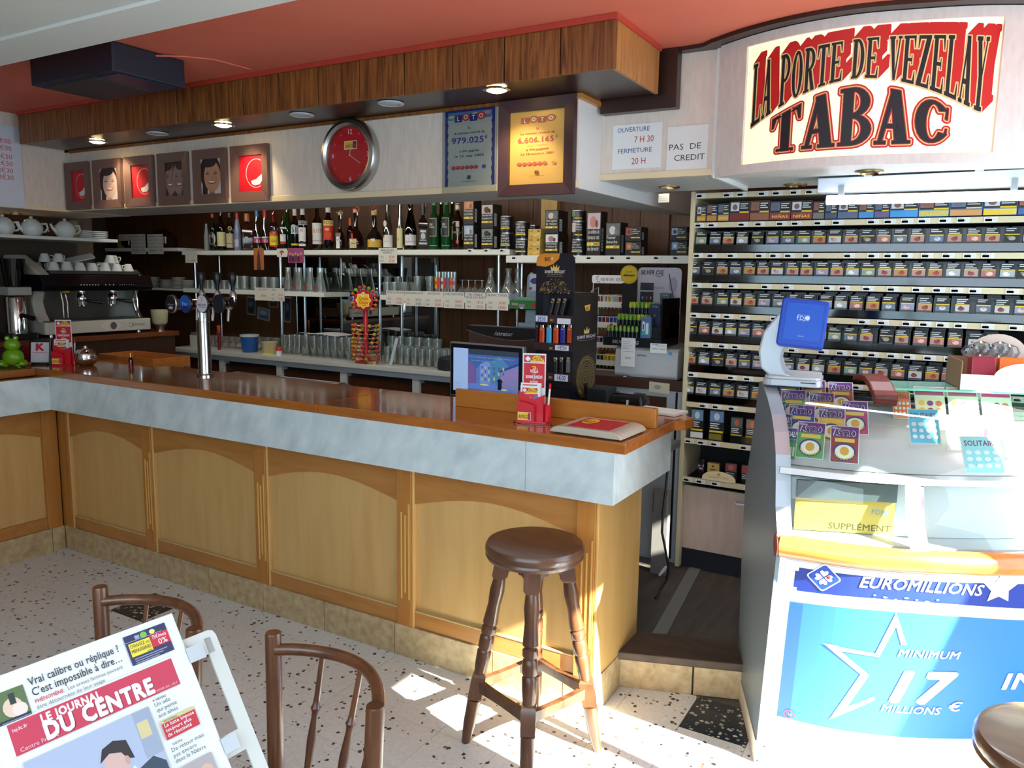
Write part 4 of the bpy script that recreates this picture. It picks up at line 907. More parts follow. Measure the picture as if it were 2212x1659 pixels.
# ------------------------------------------------------------------ bar stools
def stool(loc, rz, label):
    t = thing('bar_stool', label, 'stool', loc, rz, 'dark turned-leg bar stools')
    H = .752
    MB().lathe([(.0001, H-.046), (.150, H-.046), (.166, H-.040), (.172, H-.028), (.169, H-.020), (.173, H-.010), (.172, H+.002), (.166, H+.012), (.150, H+.014), (.0001, H+.009)], W_SEAT, n=40).build('seat', t)
    top, bot = .098, .238
    def P(a, z): k = 1-(z/H); r = top+(bot-top)*k*1.0; return Vector((r*math.cos(a), r*math.sin(a), z))
    AN = [math.radians(a) for a in (0, 90, 180, 270)]
    def rad(z):
        pts = [(0, .015), (.03, .018), (.08, .024), (.17, .026), (.18, .0), (.26, .0), (.265, .020), (.30, .024), (.355, .026), (.362, .022), (.37, .027), (.41, .026), (.418, .021), (.426, .027), (.445, .027), (.452, .021), (.46, .027), (.49, .025), (.53, .022), (.58, .026), (.62, .022), (.64, .018)]
        return pts
    for a in AN:
        lb = MB(); pr_ = rad(0)
        for lo, hi in ((0, .175), (.264, .645)):
            pp_ = [(z, r) for z, r in pr_ if lo <= z <= hi and r > 0]
            lb.tube([P(a, z) for z, r in pp_], [r for z, r in pp_], W_STOOL, 12)
        rings = []
        for z, hw in ((.168, .018), (.178, .026), (.262, .026), (.272, .018)):
            c = P(a, z); rings.append([tuple(c+Vector((math.cos(a+b)*hw*1.35, math.sin(a+b)*hw*1.35, 0))) for b in (math.pi/4, 3*math.pi/4, 5*math.pi/4, 7*math.pi/4)])
        lb.loft(rings, W_STOOL); 
        rings = []
        for z, hw in ((.628, .020), (.645, .029), (H-.04, .029)):
            c = P(a, z); rings.append([tuple(c+Vector((math.cos(a+b)*hw*1.35, math.sin(a+b)*hw*1.35, 0))) for b in (math.pi/4, 3*math.pi/4, 5*math.pi/4, 7*math.pi/4)])
        lb.loft(rings, W_STOOL); lb.build('leg', t)
    for a in AN:
        b = a+math.pi/2; z = .225
        p, q_ = P(a, z), P(b, z); d = (q_-p).normalized(); n_ = Vector((-d.y, d.x, 0)); rings = []
        for k in range(7):
            f = k/6; c = p.lerp(q_, f); hh = .021-.006*math.sin(math.pi*f)
            rings.append([tuple(c+n_*s1*.011+Vector((0, 0, s2*hh))) for s1, s2 in ((-1, -1), (1, -1), (1, 1), (-1, 1))])
        MB().loft(rings, W_STOOL).build('stretcher', t)
        p, q_ = P(a, .68), P(b, .68); L = (q_-p).length; pts = [(0, .035), (L, .035)]
        n = 16
        for k in range(n+1):
            f = 1-k/n; e = abs(2*f-1); pts.append((L*f, -.042*e**1.5+.012*math.sin(f*math.pi*9)*.35))
        M = Matrix(((d.x, 0, n_.x, p.x), (d.y, 0, n_.y, p.y), (0, 1, 0, p.z), (0, 0, 0, 1)))
        d = (q_-p).normalized(); n_ = Vector((-d.y, d.x, 0)); M = Matrix(((d.x, 0, n_.x, p.x), (d.y, 0, n_.y, p.y), (0, 1, 0, p.z), (0, 0, 0, 1)))
        MB().prism(pts, -.008, .008, W_STOOL, M).build('apron', t)
    return t
s1 = stool((-.228, -.135, 0), math.radians(25), 'dark wooden bar stool with worn turned legs standing at the bar corner')
copy_tree(s1, loc=(1.255, -.62, 0), rz=.6, label='dark round stool seat cut off by the picture edge before the blue poster')
# ------------------------------------------------------------------ bentwood chairs
def chair(name, a, b, label):
    a, b = Vector(a), Vector(b); mid = (a+b)/2; d = (b-a); L = d.length; rz = math.atan2(d.y, d.x)
    t = thing(name, label, 'chair', (mid.x, mid.y, 0), rz, 'bentwood chairs at the table')
    ZT = a.z; hw = L/2; cat_ = 'post'
    for s_ in (-1, 1):                                            # back posts, straight round poles down to the floor
        MB().tube([(s_*hw*.86, -.02, .0), (s_*hw*.92, -.012, .44), (s_*hw, 0, ZT-.004), (s_*hw, 0, ZT)], [.015, .0185, .0185, .017], W_CHAIR, 14).build('back_post', t)
        MB().tube([(s_*.17, -.40, 0), (s_*.175, -.385, .43)], [.013, .017], W_CHAIR, 10).build('leg', t)
    arc = []
    for k in range(17):
        f = k/16; arc.append((-hw+.01+(L-.02)*f, .100*math.sin(math.pi*f)**.8, ZT-.038+.004*math.sin(math.pi*f)))
    MB().tube(arc, .0135, W_CHAIR, 12).build('top_rail', t)
    sx = [(-.5*hw, .25), (-.0*hw, .5), (.5*hw, .75)]
    for x, f in ((-.56*hw, .22), (0, .5), (.56*hw, .78)):
        yb = .100*math.sin(math.pi*f)**.8; top = Vector((-hw+.01+(L-.02)*f, yb, ZT-.046)); bot = Vector((x*.85, -.02+.03*math.sin(math.pi*f), .445))
        MB().tube([top.lerp(bot, q) for q in (0, .25, .29, .31, .33, .36, .5, .68, .71, .73, .76, 1)], [.0062, .0066, .008, .0115, .008, .0068, .0105, .008, .0115, .008, .007, .0065], W_CHAIR, 10).build('spindle', t)
    MB().rbox(-.205, -.41, .43, .205, .015, .458, .07, W_CHAIR).build('seat', t, .006)
    MB().tube([(-.172, -.39, .2), (.172, -.39, .2)], .010, W_CHAIR, 8).build('stretcher', t)
    return t
A1, B1 = Pz(590, 1366, .86), Pz(811, 1523, .86)
chair('bentwood_chair', A1, B1, 'brown bentwood chair with three spindles showing, between newspaper and stool')
A2, B2 = Pz(216, 1267, .86), Pz(419, 1357, .86)
chair('bentwood_chair', A2, B2, 'brown bentwood chair half hidden behind the newspaper')
# ------------------------------------------------------------------ table, newspaper rack, newspaper
tb = thing('cafe_table', 'small cafe table under the leaning newspaper', 'table', (-.42, -2.0, -.01))
MB().rbox(-.56, -.36, .690, .56, .30, .715, .03, W_CHAIR).build('table_top', tb, .004)
MB().lathe([(.22, 0), (.22, .02), (.05, .04), (.035, .08), (.03, .60), (.06, .67), (.12, .690)], BLACK, n=18).build('pedestal', tb)
NX, NT = Vector((.087, .996, -.006)), Vector((-.567, .054, .822)); NN = NX.cross(NT).normalized()
NO = Vector((-.143, -1.617, 1.092))                       # top corner of the page nearest the bar
def nM(h): o = NO+NN*h; return Matrix(((NX.x, NT.x, NN.x, o.x), (NX.y, NT.y, NN.y, o.y), (NX.z, NT.z, NN.z, o.z), (0, 0, 0, 1)))
def npix(u, v, h=0):
    p = Pn(u, v, NO+NN*h, NN)-(NO+NN*h); return p.dot(NX), p.dot(NT)
HM = mat('rack_white', (206, 206, 200), .4)
rk = thing('newspaper_holder', 'white plastic newspaper holder with slots leaning on the table', 'newspaper holder', T=nM(-.012))
q0 = npix(432, 1362, -.01); xr = q0[0]
hb = MB()                                                # bars of the plate around its slots (slots measured along the plate)
sl = [npix(436, 1424, -.01), npix(499, 1582, -.01), npix(522, 1632, -.01)]
wbar = sl[0][0]; x_out = xr+.026
ty = q0[1]-.004
hb.rbox(wbar-.048+.0, ty-.43, -.004, wbar-.042+.0, ty-.36, .0, .001, HM)
hb.build('clip', rk)
pb = MB(); xi = wbar-.035; xo = x_out
pb.box(xi+.052, ty-.44, -.004, xo, ty-.012, 0, HM)
pb.prism([(xi-.32, ty-.03), (xi-.32, ty-.44), (xi-.012, ty-.44), (xi-.012, ty-.03)], -.004, 0, HM)
zt = [ty, sl[0][1]+.004, sl[1][1], sl[2][1]+.006, ty-.30]
pb.box(xi-.32, zt[1], -.004, xo-.012, zt[0], 0, HM); pb.prism([(xo-.012, zt[0]), (xo-.012, ty-.012), (xo, ty-.012), (xo-.0035, zt[0]-.0035)], -.004, 0, HM)
pb.box(xi-.012, zt[3], -.004, xi+.052, zt[2], 0, HM); pb.box(xi-.012, ty-.44, -.004, xi+.052, zt[4], 0, HM)
pb.build('back_plate', rk)
MB().box(xi-.32, ty-.445, -.004, xo, ty-.437, .03, HM).build('bottom_lip', rk)
np_ = thing('newspaper', 'folded regional newspaper with a pink-red masthead, headline in bold white letters', 'newspaper', T=nM(0))
NW, NH = .300, .395
rng_ = MB(); pts = []; f = []
for k in range(7):
    x = -NW+NW*k/6
    for j in range(2): pts.append((x, -NH*j, .004*math.sin(k*1.1)*(.5+.5*j)))
MB().box(-NW, -NH, -.006, 0, 0, 0, PAPER).box(-NW+.002, -NH, .0004, -.002, -.001, .0012, PAPER).build('pages', np_, .001)
for b_ in ((-.012, -.335, -.001, .010, -.32, .0006), (-.002, -.092, .0022, .028, -.066, .003), (-.002, -.252, .0022, .026, -.226, .003)): MB().box(*b_, mat('tape', (190, 194, 200), .3)).build('tape', np_)
q = Print(lambda a, b, h: (a, b, .0014+h), eps=.00003, base=.0002)
def N2(u, v): return npix(u, v)
def npoly(px, c): q.poly([N2(*k) for k in px], c)
MAG, INK, NVY = (196, 60, 84), (64, 66, 76), (50, 52, 92)
def nrect(x0, t0, x1, t1, c): q.rect(x0, t0, x1, t1, c)
tb0, tb1 = -.071, -.116
nrect(-.280, tb1, -.030, tb0, MAG)
q.text('DU CENTRE', -.2375, tb1+.0035, .0235, (130, 34, 56), 5, align='L', width=.168); q.text('LE JOURNAL', -.238, tb0-.0155, .0115, WHI, 4, align='L', width=.088); q.text('DU CENTRE', -.239, tb1+.0045, .0235, WHI, 5, align='L', width=.168)
q.text('lejdc.fr', -.276, tb0-.012, .005, WHI, 0, align='L'); q.text('LUNDI 18 JANVIER 2016 - 0,95 €', -.034, tb1+.003, .0035, (236, 190, 200), 0, align='R', width=.055); q.text('Centre France', -.274, tb1+.003, .006, (236, 190, 200), 0, align='L')
q.text('Vrai calibre ou réplique ?', -.238, -.030, .0115, INK, 1, align='L', width=.135); q.text("C'est impossible à dire…", -.238, -.046, .0115, INK, 1, align='L', width=.135)
q.text('PHÉNOMÈNE.', -.238, -.057, .0055, MAG, 1, align='L', width=.042); q.text('Les armes factices peuvent', -.192, -.057, .006, (120, 122, 130), 0, align='L', width=.085); q.text('être détournées de leur usage', -.238, -.066, .006, (120, 122, 130), 0, align='L', width=.1)
nrect(-.288, -.069, -.246, -.024, (90, 110, 70)); q.ell(-.266, -.050, .013, .014, (222, 190, 170), 14); q.ell(-.258, -.056, .010, .010, (226, 206, 196), 12); nrect(-.268, -.046, -.260, -.030, (50, 56, 60)); nrect(-.288, -.069, -.246, -.064, (40, 50, 70))
nrect(-.092, -.060, -.020, -.011, NVY); nrect(-.088, -.047, -.052, -.025, (232, 210, 60)); nrect(-.051, -.044, -.020, -.023, (206, 40, 60)); q.text('CHANGEZ vos', -.070, -.033, .0055, INK, 1, width=.033); q.text('MENUISERIES', -.070, -.0415, .0055, INK, 1, width=.033); q.text('pour', -.058, -.0465, .003, INK, 0); q.text('75€/mois', -.036, -.031, .006, WHI, 1, width=.025); q.text('0%', -.033, -.0425, .009, WHI, 1)
q.ell(-.06, -.018, .006, .005, (120, 180, 80), 10); q.ell(-.045, -.018, .005, .004, (220, 220, 120), 10); nrect(-.075, -.021, -.067, -.015, (150, 160, 190))
for k in range(3): nrect(-.086, -.052-.0035*k, -.030-.008*k, -.0505-.0035*k, (150, 152, 180))
for y in (-.0225, -.068, -.1175): nrect(-.285 if y < -.05 else -.24, y, -.03, y+.0006, (190, 192, 200))
# picture of a man seen from the side, and the column beside it
nrect(-.276, -.30, -.092, -.128, (168, 176, 200)); nrect(-.120, -.20, -.092, -.128, (150, 160, 180)); nrect(-.118, -.17, -.100, -.145, (206, 190, 140)); nrect(-.27, -.29, -.2, -.19, (186, 198, 212)); nrect(-.25, -.215, -.235, -.2, (170, 206, 160))
q.poly([(-.185, -.30), (-.178, -.238), (-.155, -.214), (-.135, -.208), (-.110, -.2), (-.094, -.215), (-.094, -.30)], (52, 66, 84)); q.poly([(-.158, -.214), (-.140, -.200), (-.134, -.216), (-.150, -.228)], (226, 230, 236))
q.ell(-.162, -.186, .018, .025, (206, 168, 160), 20); q.poly([(-.184, -.176), (-.176, -.158), (-.158, -.153), (-.140, -.160), (-.136, -.190), (-.146, -.186), (-.152, -.174), (-.168, -.168)], (44, 38, 42)); q.ell(-.147, -.188, .004, .007, (196, 150, 140), 10)
xx = -.083
nrect(xx, -.1245, xx+.003, -.1225, MAG); q.text('NEVERS', xx+.005, -.1255, .0035, INK, 1, align='L'); 
for k, s_ in enumerate(('Un ado', 'qui pense', 'aux aînés')): q.text(s_, xx, -.134-.009*k, .0062, INK, 0, align='L')
nrect(xx, -.189, xx+.058, -.163, (196, 46, 60)); nrect(xx, -.163, xx+.058, -.158, (200, 190, 130)); q.text('FOOTBALL', xx+.005, -.162, .0032, INK, 1, align='L')
for k, s_ in enumerate(('La lutte impose', 'toujours plus', 'de réactivité')): q.text(s_, xx+.003, -.1695-.0078*k, .0055, WHI, 1, align='L')
q.text('NIÈVRE', xx+.005, -.2, .0035, INK, 1, align='L')
for k, s_ in enumerate(('De retour mais', 'pas encore', 'dans la Nièvre')): q.text(s_, xx, -.209-.009*k, .0062, INK, 0, align='L')
nrect(xx, -.30, xx+.058, -.236, (170, 160, 160)); q.ell(xx+.016, -.262, .010, .018, (130, 40, 50), 14); q.ell(xx+.042, -.262, .011, .014, (206, 170, 150), 14); q.ell(xx+.030, -.29, .03, .02, (60, 60, 70), 14)
q.build('front_page_print', np_)
# ------------------------------------------------------------------ frames, clock and notices on the cream panel
FR = mat('frame_brown', (112, 82, 74), .45); CB = mat('card_red', (190, 20, 36), .45)
def framed(x0, z0, x1, z1, bd, y, label, draw, fm=FR, depth=.022, cat='picture', grp=None, name='picture_frame', inner=.012):
    t = thing(name, label, cat, (x0, y, z0), group=grp); W, H = x1-x0, z1-z0
    o = [(0, 0), (W, 0), (W, H), (0, H)]; i = [(bd, bd), (W-bd, bd), (W-bd, H-bd), (bd, H-bd)]
    for k in range(4):
        k2 = (k+1) % 4; a, b, c, d = o[k], o[k2], i[k2], i[k]
        P = [(a[0], -depth, a[1]), (b[0], -depth, b[1]), (c[0], -inner, c[1]), (d[0], -inner, d[1]), (a[0], 0, a[1]), (b[0], 0, b[1]), (c[0], 0, c[1]), (d[0], 0, d[1])]
        MB().add(P, [(0, 1, 2, 3), (0, 4, 5, 1), (3, 2, 6, 7), (1, 5, 6, 2), (0, 3, 7, 4)], fm).build('frame_side', t)
    q = Print(lambda a, b, h: (a, -.004-h, b)); draw(q, bd, bd, W-bd, H-bd); q.build('picture', t); return t
def smile(q, x0, z0, x1, z1):
    w, h = x1-x0, z1-z0; q.rect(x0, z0, x1, z1, (196, 16, 34))
    for k in range(3): q.ring(x0+w*(.15+.1*k), z0+h*(.9-.25*k), w*.16, h*.12, .002, (206, 50, 60), 16, 0, 200)
    cx, cz = x0+w*.72, z0+h*.50; pts = [(cx+w*.44*math.cos(math.radians(a)), cz+h*.40*math.sin(math.radians(a))) for a in range(62, 305, 9)]
    for a, b in zip(pts, pts[1:]): q._add(*[[(a[0], a[1]), (b[0], b[1]), (cx+(b[0]-cx)*.95, cz+(b[1]-cz)*.95), (cx+(a[0]-cx)*.95, cz+(a[1]-cz)*.95)], [(0, 1, 2, 3)]], (226, 190, 194))
    q.up(); q.poly([(x0+w*.50, z0+h*.30), (x0+w*.72, z0+h*.34), (x1, z0+h*.50), (x1, z0+h*.34), (x0+w*.86, z0+h*.19), (x0+w*.62, z0+h*.17), (x0+w*.52, z0+h*.22)], (232, 226, 226))
def face(q, x0, z0, x1, z1, bg, skin, hair, two=False):
    w, h = x1-x0, z1-z0; q.rect(x0, z0, x1, z1, bg)
    for cx, fl in (((.24, 1), (.76, -1)) if two else ((.50, 1),)):
        s_ = .40 if two else .52; X = x0+w*cx
        q.ell(X-w*.04*fl, z0+h*.62, w*s_*1.0, h*.52, hair, 24)
        if not two: q.poly([(x0+w*.04, z0), (x0+w*.10, z0+h*.7), (x0+w*.30, z0+h*.9), (x0+w*.3, z0)], hair)
        q.rect(X-w*.12, z0, X+w*.14, z0+h*.3, tuple(int(c*.82) for c in skin)); q.ell(X+w*.05*fl, z0+h*.50, w*s_*.78, h*.44, skin, 28); q.ell(X+w*(.05+.2*s_)*fl, z0+h*.42, w*s_*.3, h*.16, tuple(int(c*.93) for c in skin), 18); q.ell(X-w*.12*fl, z0+h*.88, w*s_*.7, h*.12, hair, 18)
        dk = tuple(int(c*.35) for c in skin)
        for e in (-1, 1):
            q.ell(X+w*(.02+.15*e*s_/.4), z0+h*.58, w*.055*s_/.3, h*.018, dk, 10); q.rect(X+w*(.02+.15*e*s_/.4)-w*.06, z0+h*.63, X+w*(.02+.15*e*s_/.4)+w*.06, z0+h*.645, dk)
        q.poly([(X+w*.0, z0+h*.44), (X+w*.06, z0+h*.43), (X+w*.03, z0+h*.56)], tuple(int(c*.85) for c in skin))
        q.poly([(X-w*.15*s_/.4, z0+h*.37), (X+w*.18*s_/.4, z0+h*.37), (X+w*.09*s_/.4, z0+h*.29), (X-w*.07*s_/.4, z0+h*.29)], (150, 60, 60)); q.poly([(X-w*.12*s_/.4, z0+h*.365), (X+w*.15*s_/.4, z0+h*.365), (X+w*.09*s_/.4, z0+h*.325), (X-w*.06*s_/.4, z0+h*.325)], (236, 230, 224))
FX = [(-4.10, -3.853), (-3.80, -3.517), (-3.482, -3.214), (-3.167, -2.906), (-2.856, -2.584), (-2.543, -2.259)]
draws = [smile, lambda q, *r: face(q, *r, (214, 206, 210), (206, 176, 166), (50, 34, 40)), smile, lambda q, *r: face(q, *r, (60, 44, 50), (150, 116, 112), (44, 30, 34), True), lambda q, *r: face(q, *r, (200, 196, 196), (190, 140, 110), (44, 30, 28)), smile]
labs = ['red smile picture in a brown frame, in the corner beside the whiteboard wall', 'portrait of a smiling woman with long dark hair in a brown frame', 'red smile picture framed between the woman portrait and the couple', 'portrait of two faces cheek to cheek in a brown frame', 'portrait of a laughing person with dark curly hair in a brown frame', 'brightly lit red smile picture in a brown frame, nearest the clock']
for k, (a, b) in enumerate(FX): framed(a, 2.052, b, 2.347, .052, YS-.001, labs[k], draws[k], grp='framed pictures on the cream panel')
# wall clock
ck = thing('wall_clock', 'round red wall clock with a broad steel rim', 'clock', (-1.688, YS, 2.250))
MC = Matrix.Rotation(math.radians(90), 4, 'X')
MB().lathe([(.174, 0), (.174, .030), (.166, .044), (.150, .048), (.136, .040), (.134, .016), (.0001, .015)], STEEL, MC, n=48, cap=False).build('rim', ck)
q = Print(lambda a, b, h: (a, -.017-h, b)); q.ell(0, 0, .134, .134, (196, 22, 30), 40)
for t_, a in (('12', 0), ('3', 90), ('6', 180), ('9', 270)): q.text(t_, .112*math.sin(math.radians(a)), .112*math.cos(math.radians(a))-.011, .022, (226, 226, 226), 0)
for a in range(0, 360, 30):
    if a % 90: q.ell(.114*math.sin(math.radians(a)), .114*math.cos(math.radians(a)), .006, .006, (214, 90, 90), 8)
q.rect(-.036, .028, .046, .068, (226, 226, 220)); q.rect(-.033, .031, .020, .065, (240, 190, 40)); q.rect(.020, .031, .043, .065, (150, 40, 60)); q.text('AMIGO', -.004, .036, .014, (160, 30, 40), 2, width=.05)
q.build('dial', ck)
hb = Print(lambda a, b, h: (a, -.021-h, b)); hb.line(0, 0, .030*.4, .052, .004, (206, 190, 160)); hb.line(0, 0, .080*math.sin(math.radians(122)), .080*math.cos(math.radians(122)), .003, (206, 190, 160)); hb.line(0, 0, -.02, -.09, .0015, (150, 60, 50)); hb.ell(0, 0, .005, .005, (206, 190, 160), 10); hb.build('hands', ck)
MB().lathe([(.0001, .034), (.134, .034)], thin_glass('clock_glass', (250, 250, 250), .04), MC, n=32, cap=False).build('glass', ck)
# jackpot notices
def loto(q, W, H, ink, big, l1, amount, cur, l4, dark, balls):
    cx = W/2
    for k, ch in enumerate('LOTO'):
        x = W*(.27+.155*k); z = H*(.845+.012*(k % 2))
        if k % 2: q.ell(x, z+H*.03, W*.085, H*.046, dark[0], 18); q.ell(x, z+H*.03, W*.068, H*.036, dark[1], 18)
        else: q.rect(x-W*.075, z-H*.012, x+W*.075, z+H*.072, dark[2])
        q.text(ch, x, z+H*.005, H*.052, (232, 228, 220) if k % 2 == 0 or dark[1] != ink else ink, 2)
    q.text(l1[0], cx, H*.745, H*.030, ink, 1); q.text(l1[1], cx, H*.685, H*.030, ink, 1, width=W*.62)
    q.text(amount, cx-W*.03, H*.575, H*.070, big, 2, width=W*.66); q.text(cur, cx+W*.34, H*.61, H*.04, big, 1)
    q.text(l4[0], cx, H*.47, H*.028, ink, 1, width=W*.40); q.text(l4[1], cx, H*.41, H*.028, ink, 1, width=W*.60)
    for k in range(6): q.ell(W*(.18+.092*k), H*.285, W*.043, H*.024, dark[0], 12); q.ell(W*(.18+.092*k)-.002, H*.29, W*.012, H*.007, (226, 150, 140), 8)
    q.ell(W*.80, H*.285, W*.043, H*.024, balls, 12)
    for k in range(4): q.ell(cx+W*.025*math.cos(math.pi/4+math.pi/2*k), H*.165+H*.016*math.sin(math.pi/4+math.pi/2*k), W*.022, H*.013, ink, 8)
    q.line(cx, H*.165, cx+.004, H*.135, .0015, ink); q.rect(cx-W*.14, H*.115, cx+W*.14, H*.119, ink)
ax, bx, z0, z1 = -1.128, -.862, 2.052, 2.418
t = thing('jackpot_notice', 'blue bordered white notice about a lottery win, in a clear holder', 'notice', (ax, YS, z0))
MB().box(-.012, -.010, -.008, bx-ax+.012, -.004, z1-z0+.004, thin_glass('perspex', (236, 240, 240), .10), ).build('clear_holder', t)
MB().box(0, -.003, 0, bx-ax, 0, z1-z0, PAPER).build('card', t)
q = Print(front(0, -.003, 0), base=.0008); W, H = bx-ax, z1-z0
q.rect(0, 0, W, H, (40, 50, 150)); wz = [(W*.06, H*.05)]+[(W*(.06+.88*k/24), H*(.045+.012*((k*7) % 3-1))) for k in range(1, 24)]+[(W*.94, H*.05)]+[(W*(.94+.010*((k*5) % 3-1)), H*(.05+.88*k/24)) for k in range(1, 24)]+[(W*.94, H*.95), (W*.06, H*.95)]+[(W*(.06+.010*((k*5) % 3-1)), H*(.95-.88*k/24)) for k in range(1, 24)]
q.poly(wz, (222, 216, 206)); q.rect(W*.06, H*.86, W*.94, H*.95, (90, 150, 210)); q.ell(W*.85, H*.92, W*.08, H*.02, (220, 130, 120), 12); q.ell(W*.6, H*.92, W*.05, H*.012, (230, 200, 80), 10); q.ell(W*.14, H*.90, W*.08, H*.015, (200, 190, 80), 10)
loto(q, W, H, (60, 50, 70), (66, 66, 150), ('Ici,', 'la somme record de'), '979.025', '€', ('a été gagnée', 'le 21 mai 2003'), ((180, 40, 40), (214, 60, 50), (40, 40, 120)), (40, 90, 150)); q.build('print', t)
def gold(q, x0, z0, x1, z1):
    q.rect(x0, z0, x1, z1, mat('gold_plaque', (216, 172, 92), .38, .15)); f = q.fn; q.fn = lambda a, b, h: f(x0+a, z0+b, h)
    loto(q, x1-x0, z1-z0, (150, 50, 30), (170, 70, 66), ('Ici', 'La somme record de'), '6.606.165', 'F', ('a été gagnée', 'Le 10 octobre 2001'), ((196, 70, 50), (206, 150, 80), (190, 100, 70)), (206, 150, 84))
    q.text('46', (x1-x0)*.80, (z1-z0)*.272, (z1-z0)*.026, (176, 70, 40), 1); q.text('soit plus de 1.000.000 d\'Euros', (x1-x0)/2, (z1-z0)*.53, (z1-z0)*.018, (190, 110, 70), 0)
framed(-.826, 2.018, -.462, 2.418, .047, YS-.006, 'gold lottery plaque in a dark plum frame at the panel corner', gold, mat('frame_plum', (66, 42, 46), .4), .03, 'notice', None, 'jackpot_plaque', .024)
# handwritten notices
def note(name, corners, y, label, lines, grp=None, cat='notice', paper=None, th=.0008, axis='y', tilt=0):
    (u0, v0), (u1, v1) = corners
    a, b = (Py(u0, v0, y), Py(u1, v1, y)) if axis == 'y' else (Px(u0, v0, y), Px(u1, v1, y))
    W = (b.x-a.x) if axis == 'y' else (b.y-a.y); H = a.z-b.z
    o = MB().box(0, -th, 0, W, 0, H, paper or PAPER).build(name, label=label, cat=cat, group=grp)
    o.matrix_world = Matrix.Translation((a.x, y-.0012, b.z)) if axis == 'y' else Matrix.Translation((y+.0012, a.y, b.z)) @ Matrix.Rotation(math.pi/2, 4, 'Z')
    if tilt: o.matrix_world = o.matrix_world @ Matrix.Rotation(tilt, 4, 'Y')
    q = Print(front(0, -th, 0), base=.0004)
    for ln in lines:
        if callable(ln): ln(q, W, H); continue
        tx, x, z, h, c, w_ = ln; q.text(tx, W*x, H*z, H*h, c, 0, width=W*w_ if w_ else None)
    q.build('writing', o); return o
IB, IR = (70, 76, 130), (196, 56, 66)
note('opening_hours_note', ((1325, 272), (1428, 361)), YP-.0005, 'white paper with the opening and closing hours in blue and red', [('OUVERTURE', .42, .83, .10, IB, .66), ('7 H 30', .64, .58, .14, IR, .40), ('FERMETURE', .46, .36, .10, IB, .70), ('20 H', .55, .10, .14, IR, .30)])
note('no_credit_note', ((1443, 275), (1527, 365)), YP-.0005, 'white square paper refusing credit, in black capitals', [('PAS  DE', .44, .47, .13, (50, 50, 60), .80), ('CREDIT', .56, .22, .13, (50, 50, 60), .76)])
wbd = thing('whiteboard', 'whiteboard with red prices on the side wall, cut by the picture edge', 'whiteboard', (0, 0, 0))
a = Px(40, 276, -4.12); b = Px(52, 449, -4.12)
y1 = (a.y+b.y)/2; z1 = a.z; z0 = b.z
wbd.location = (-4.119, y1, z0)
MB().box(0, -.75, 0, .010, 0, z1-z0, mat('board_white', (206, 212, 224), .35)).build('board', wbd)
q = Print(lambda a, b, h: (.010+h, a, b))
for k, s_ in enumerate(('4€00', '2€00', '2€50', '2€50', '2€30', '2€30')): q.text(s_, -.10, (z1-z0)*(.78-.085*k-.02*(k > 1)), .026, (206, 70, 80), 0, align='R' if 0 else 'C', width=.09)
q.build('writing', wbd)
note('small_label', ((1423, 419), (1445, 437)), 1.2, 'small printed slip on the side of the tobacco canopy', [lambda q, W, H: [q.rect(W*.1, H*(.25+.2*k), W*.9, H*(.28+.2*k), (120, 120, 130)) for k in range(3)]])
D.objects['small_label'].location.y = 1.2
# ------------------------------------------------------------------ black ceiling speaker box
sp = thing('ceiling_speaker', 'black boxy speaker fixed flat under the salmon ceiling', 'speaker', (-2.425, -.18, 2.485))
M_ = mat('dark_navy_box', (28, 32, 46), .5)
MB().box(-.30, -.175, .004, .30, .175, ZC-2.485-.001, M_).build('cabinet', sp, .006)
MB().box(-.24, -.14, -.001, .12, .12, .004, mat('speaker_grille', (50, 46, 48), .6)).build('grille', sp)
MB().box(.14, -.14, 0, .28, .14, .004, mat('navy_panel', (24, 36, 62), .4)).build('panel', sp)
MB().tube([(.30, .03, .11), (.36, .12, .122), (.44, .22, .123), (.47, .40, .118)], .004, SALMON, 6).build('cable', sp)
# ------------------------------------------------------------------ back bar: worktop, shelves, mirror, fridges
YC, ZCN = 1.86, 1.025
YSH = 2.10; ZBT, ZMD, ZRT = 1.846, 1.522, 1.803
bb = thing('back_counter', 'long white worktop behind the bar over brown fridge doors', 'counter', (-4.86, YC, .152)); TB = TR(4.86, -YC, -.152)
MB().box(-4.86, YC, ZCN-.035, -1.35, YW-.005, ZCN, mat('worktop_white', (206, 206, 196), .3), TB).build('worktop', bb, .004)
MB().box(-4.86, YC+.03, ZCN-.075, -1.35, YC+.06, ZCN-.036, LGREY, TB).build('apron', bb)
fx = [Py(u, 800, YC+.03).x for u in (365, 479, 603, 741, 898, 1040)]
for k, x in enumerate(fx):
    MB().box(x-.03, YC+.03, .16, x+.03, YC+.09, ZCN-.076, mat('frame_pale', (196, 198, 194), .4), TB).build('frame_post', bb)
for a, b in zip(fx, fx[1:]):
    d = MB().box(a+.035, YC+.045, .22, b-.035, YC+.075, ZCN-.10, W_DOOR, TB).build('fridge_door', bb, .003)
    MB().box(b-.12, YC+.015, ZCN-.30, b-.04, YC+.045, ZCN-.25, BLACK, TB).build('handle', d, .004)
MB().box(-4.86, YC+.09, .16, -1.36, YW-.01, ZCN-.036, mat('carcass', (40, 30, 24), .7), TB).build('carcass', bb)
sh = thing('bottle_shelves', 'white back bar shelves on aluminium posts', 'shelf', (-4.9, YSH, ZCN)); TS_ = TR(4.9, -YSH, -ZCN)
def shelf(x0, x1, z, y=YSH, th=.036, name='shelf', d=.30, parent=sh, T=TS_): return MB().box(x0, y, z-th, x1, y+d, z, SHELF, T).build(name, parent, .002)
xm = [Py(u, 600, YSH).x for u in (395, 1100)]
shelf(xm[0], xm[1], ZBT)
shelf(Py(395, 620, YSH).x, Py(700, 634, YSH).x, ZMD); shelf(Py(820, 640, YSH).x, Py(1140, 645, YSH).x, ZMD-.004)
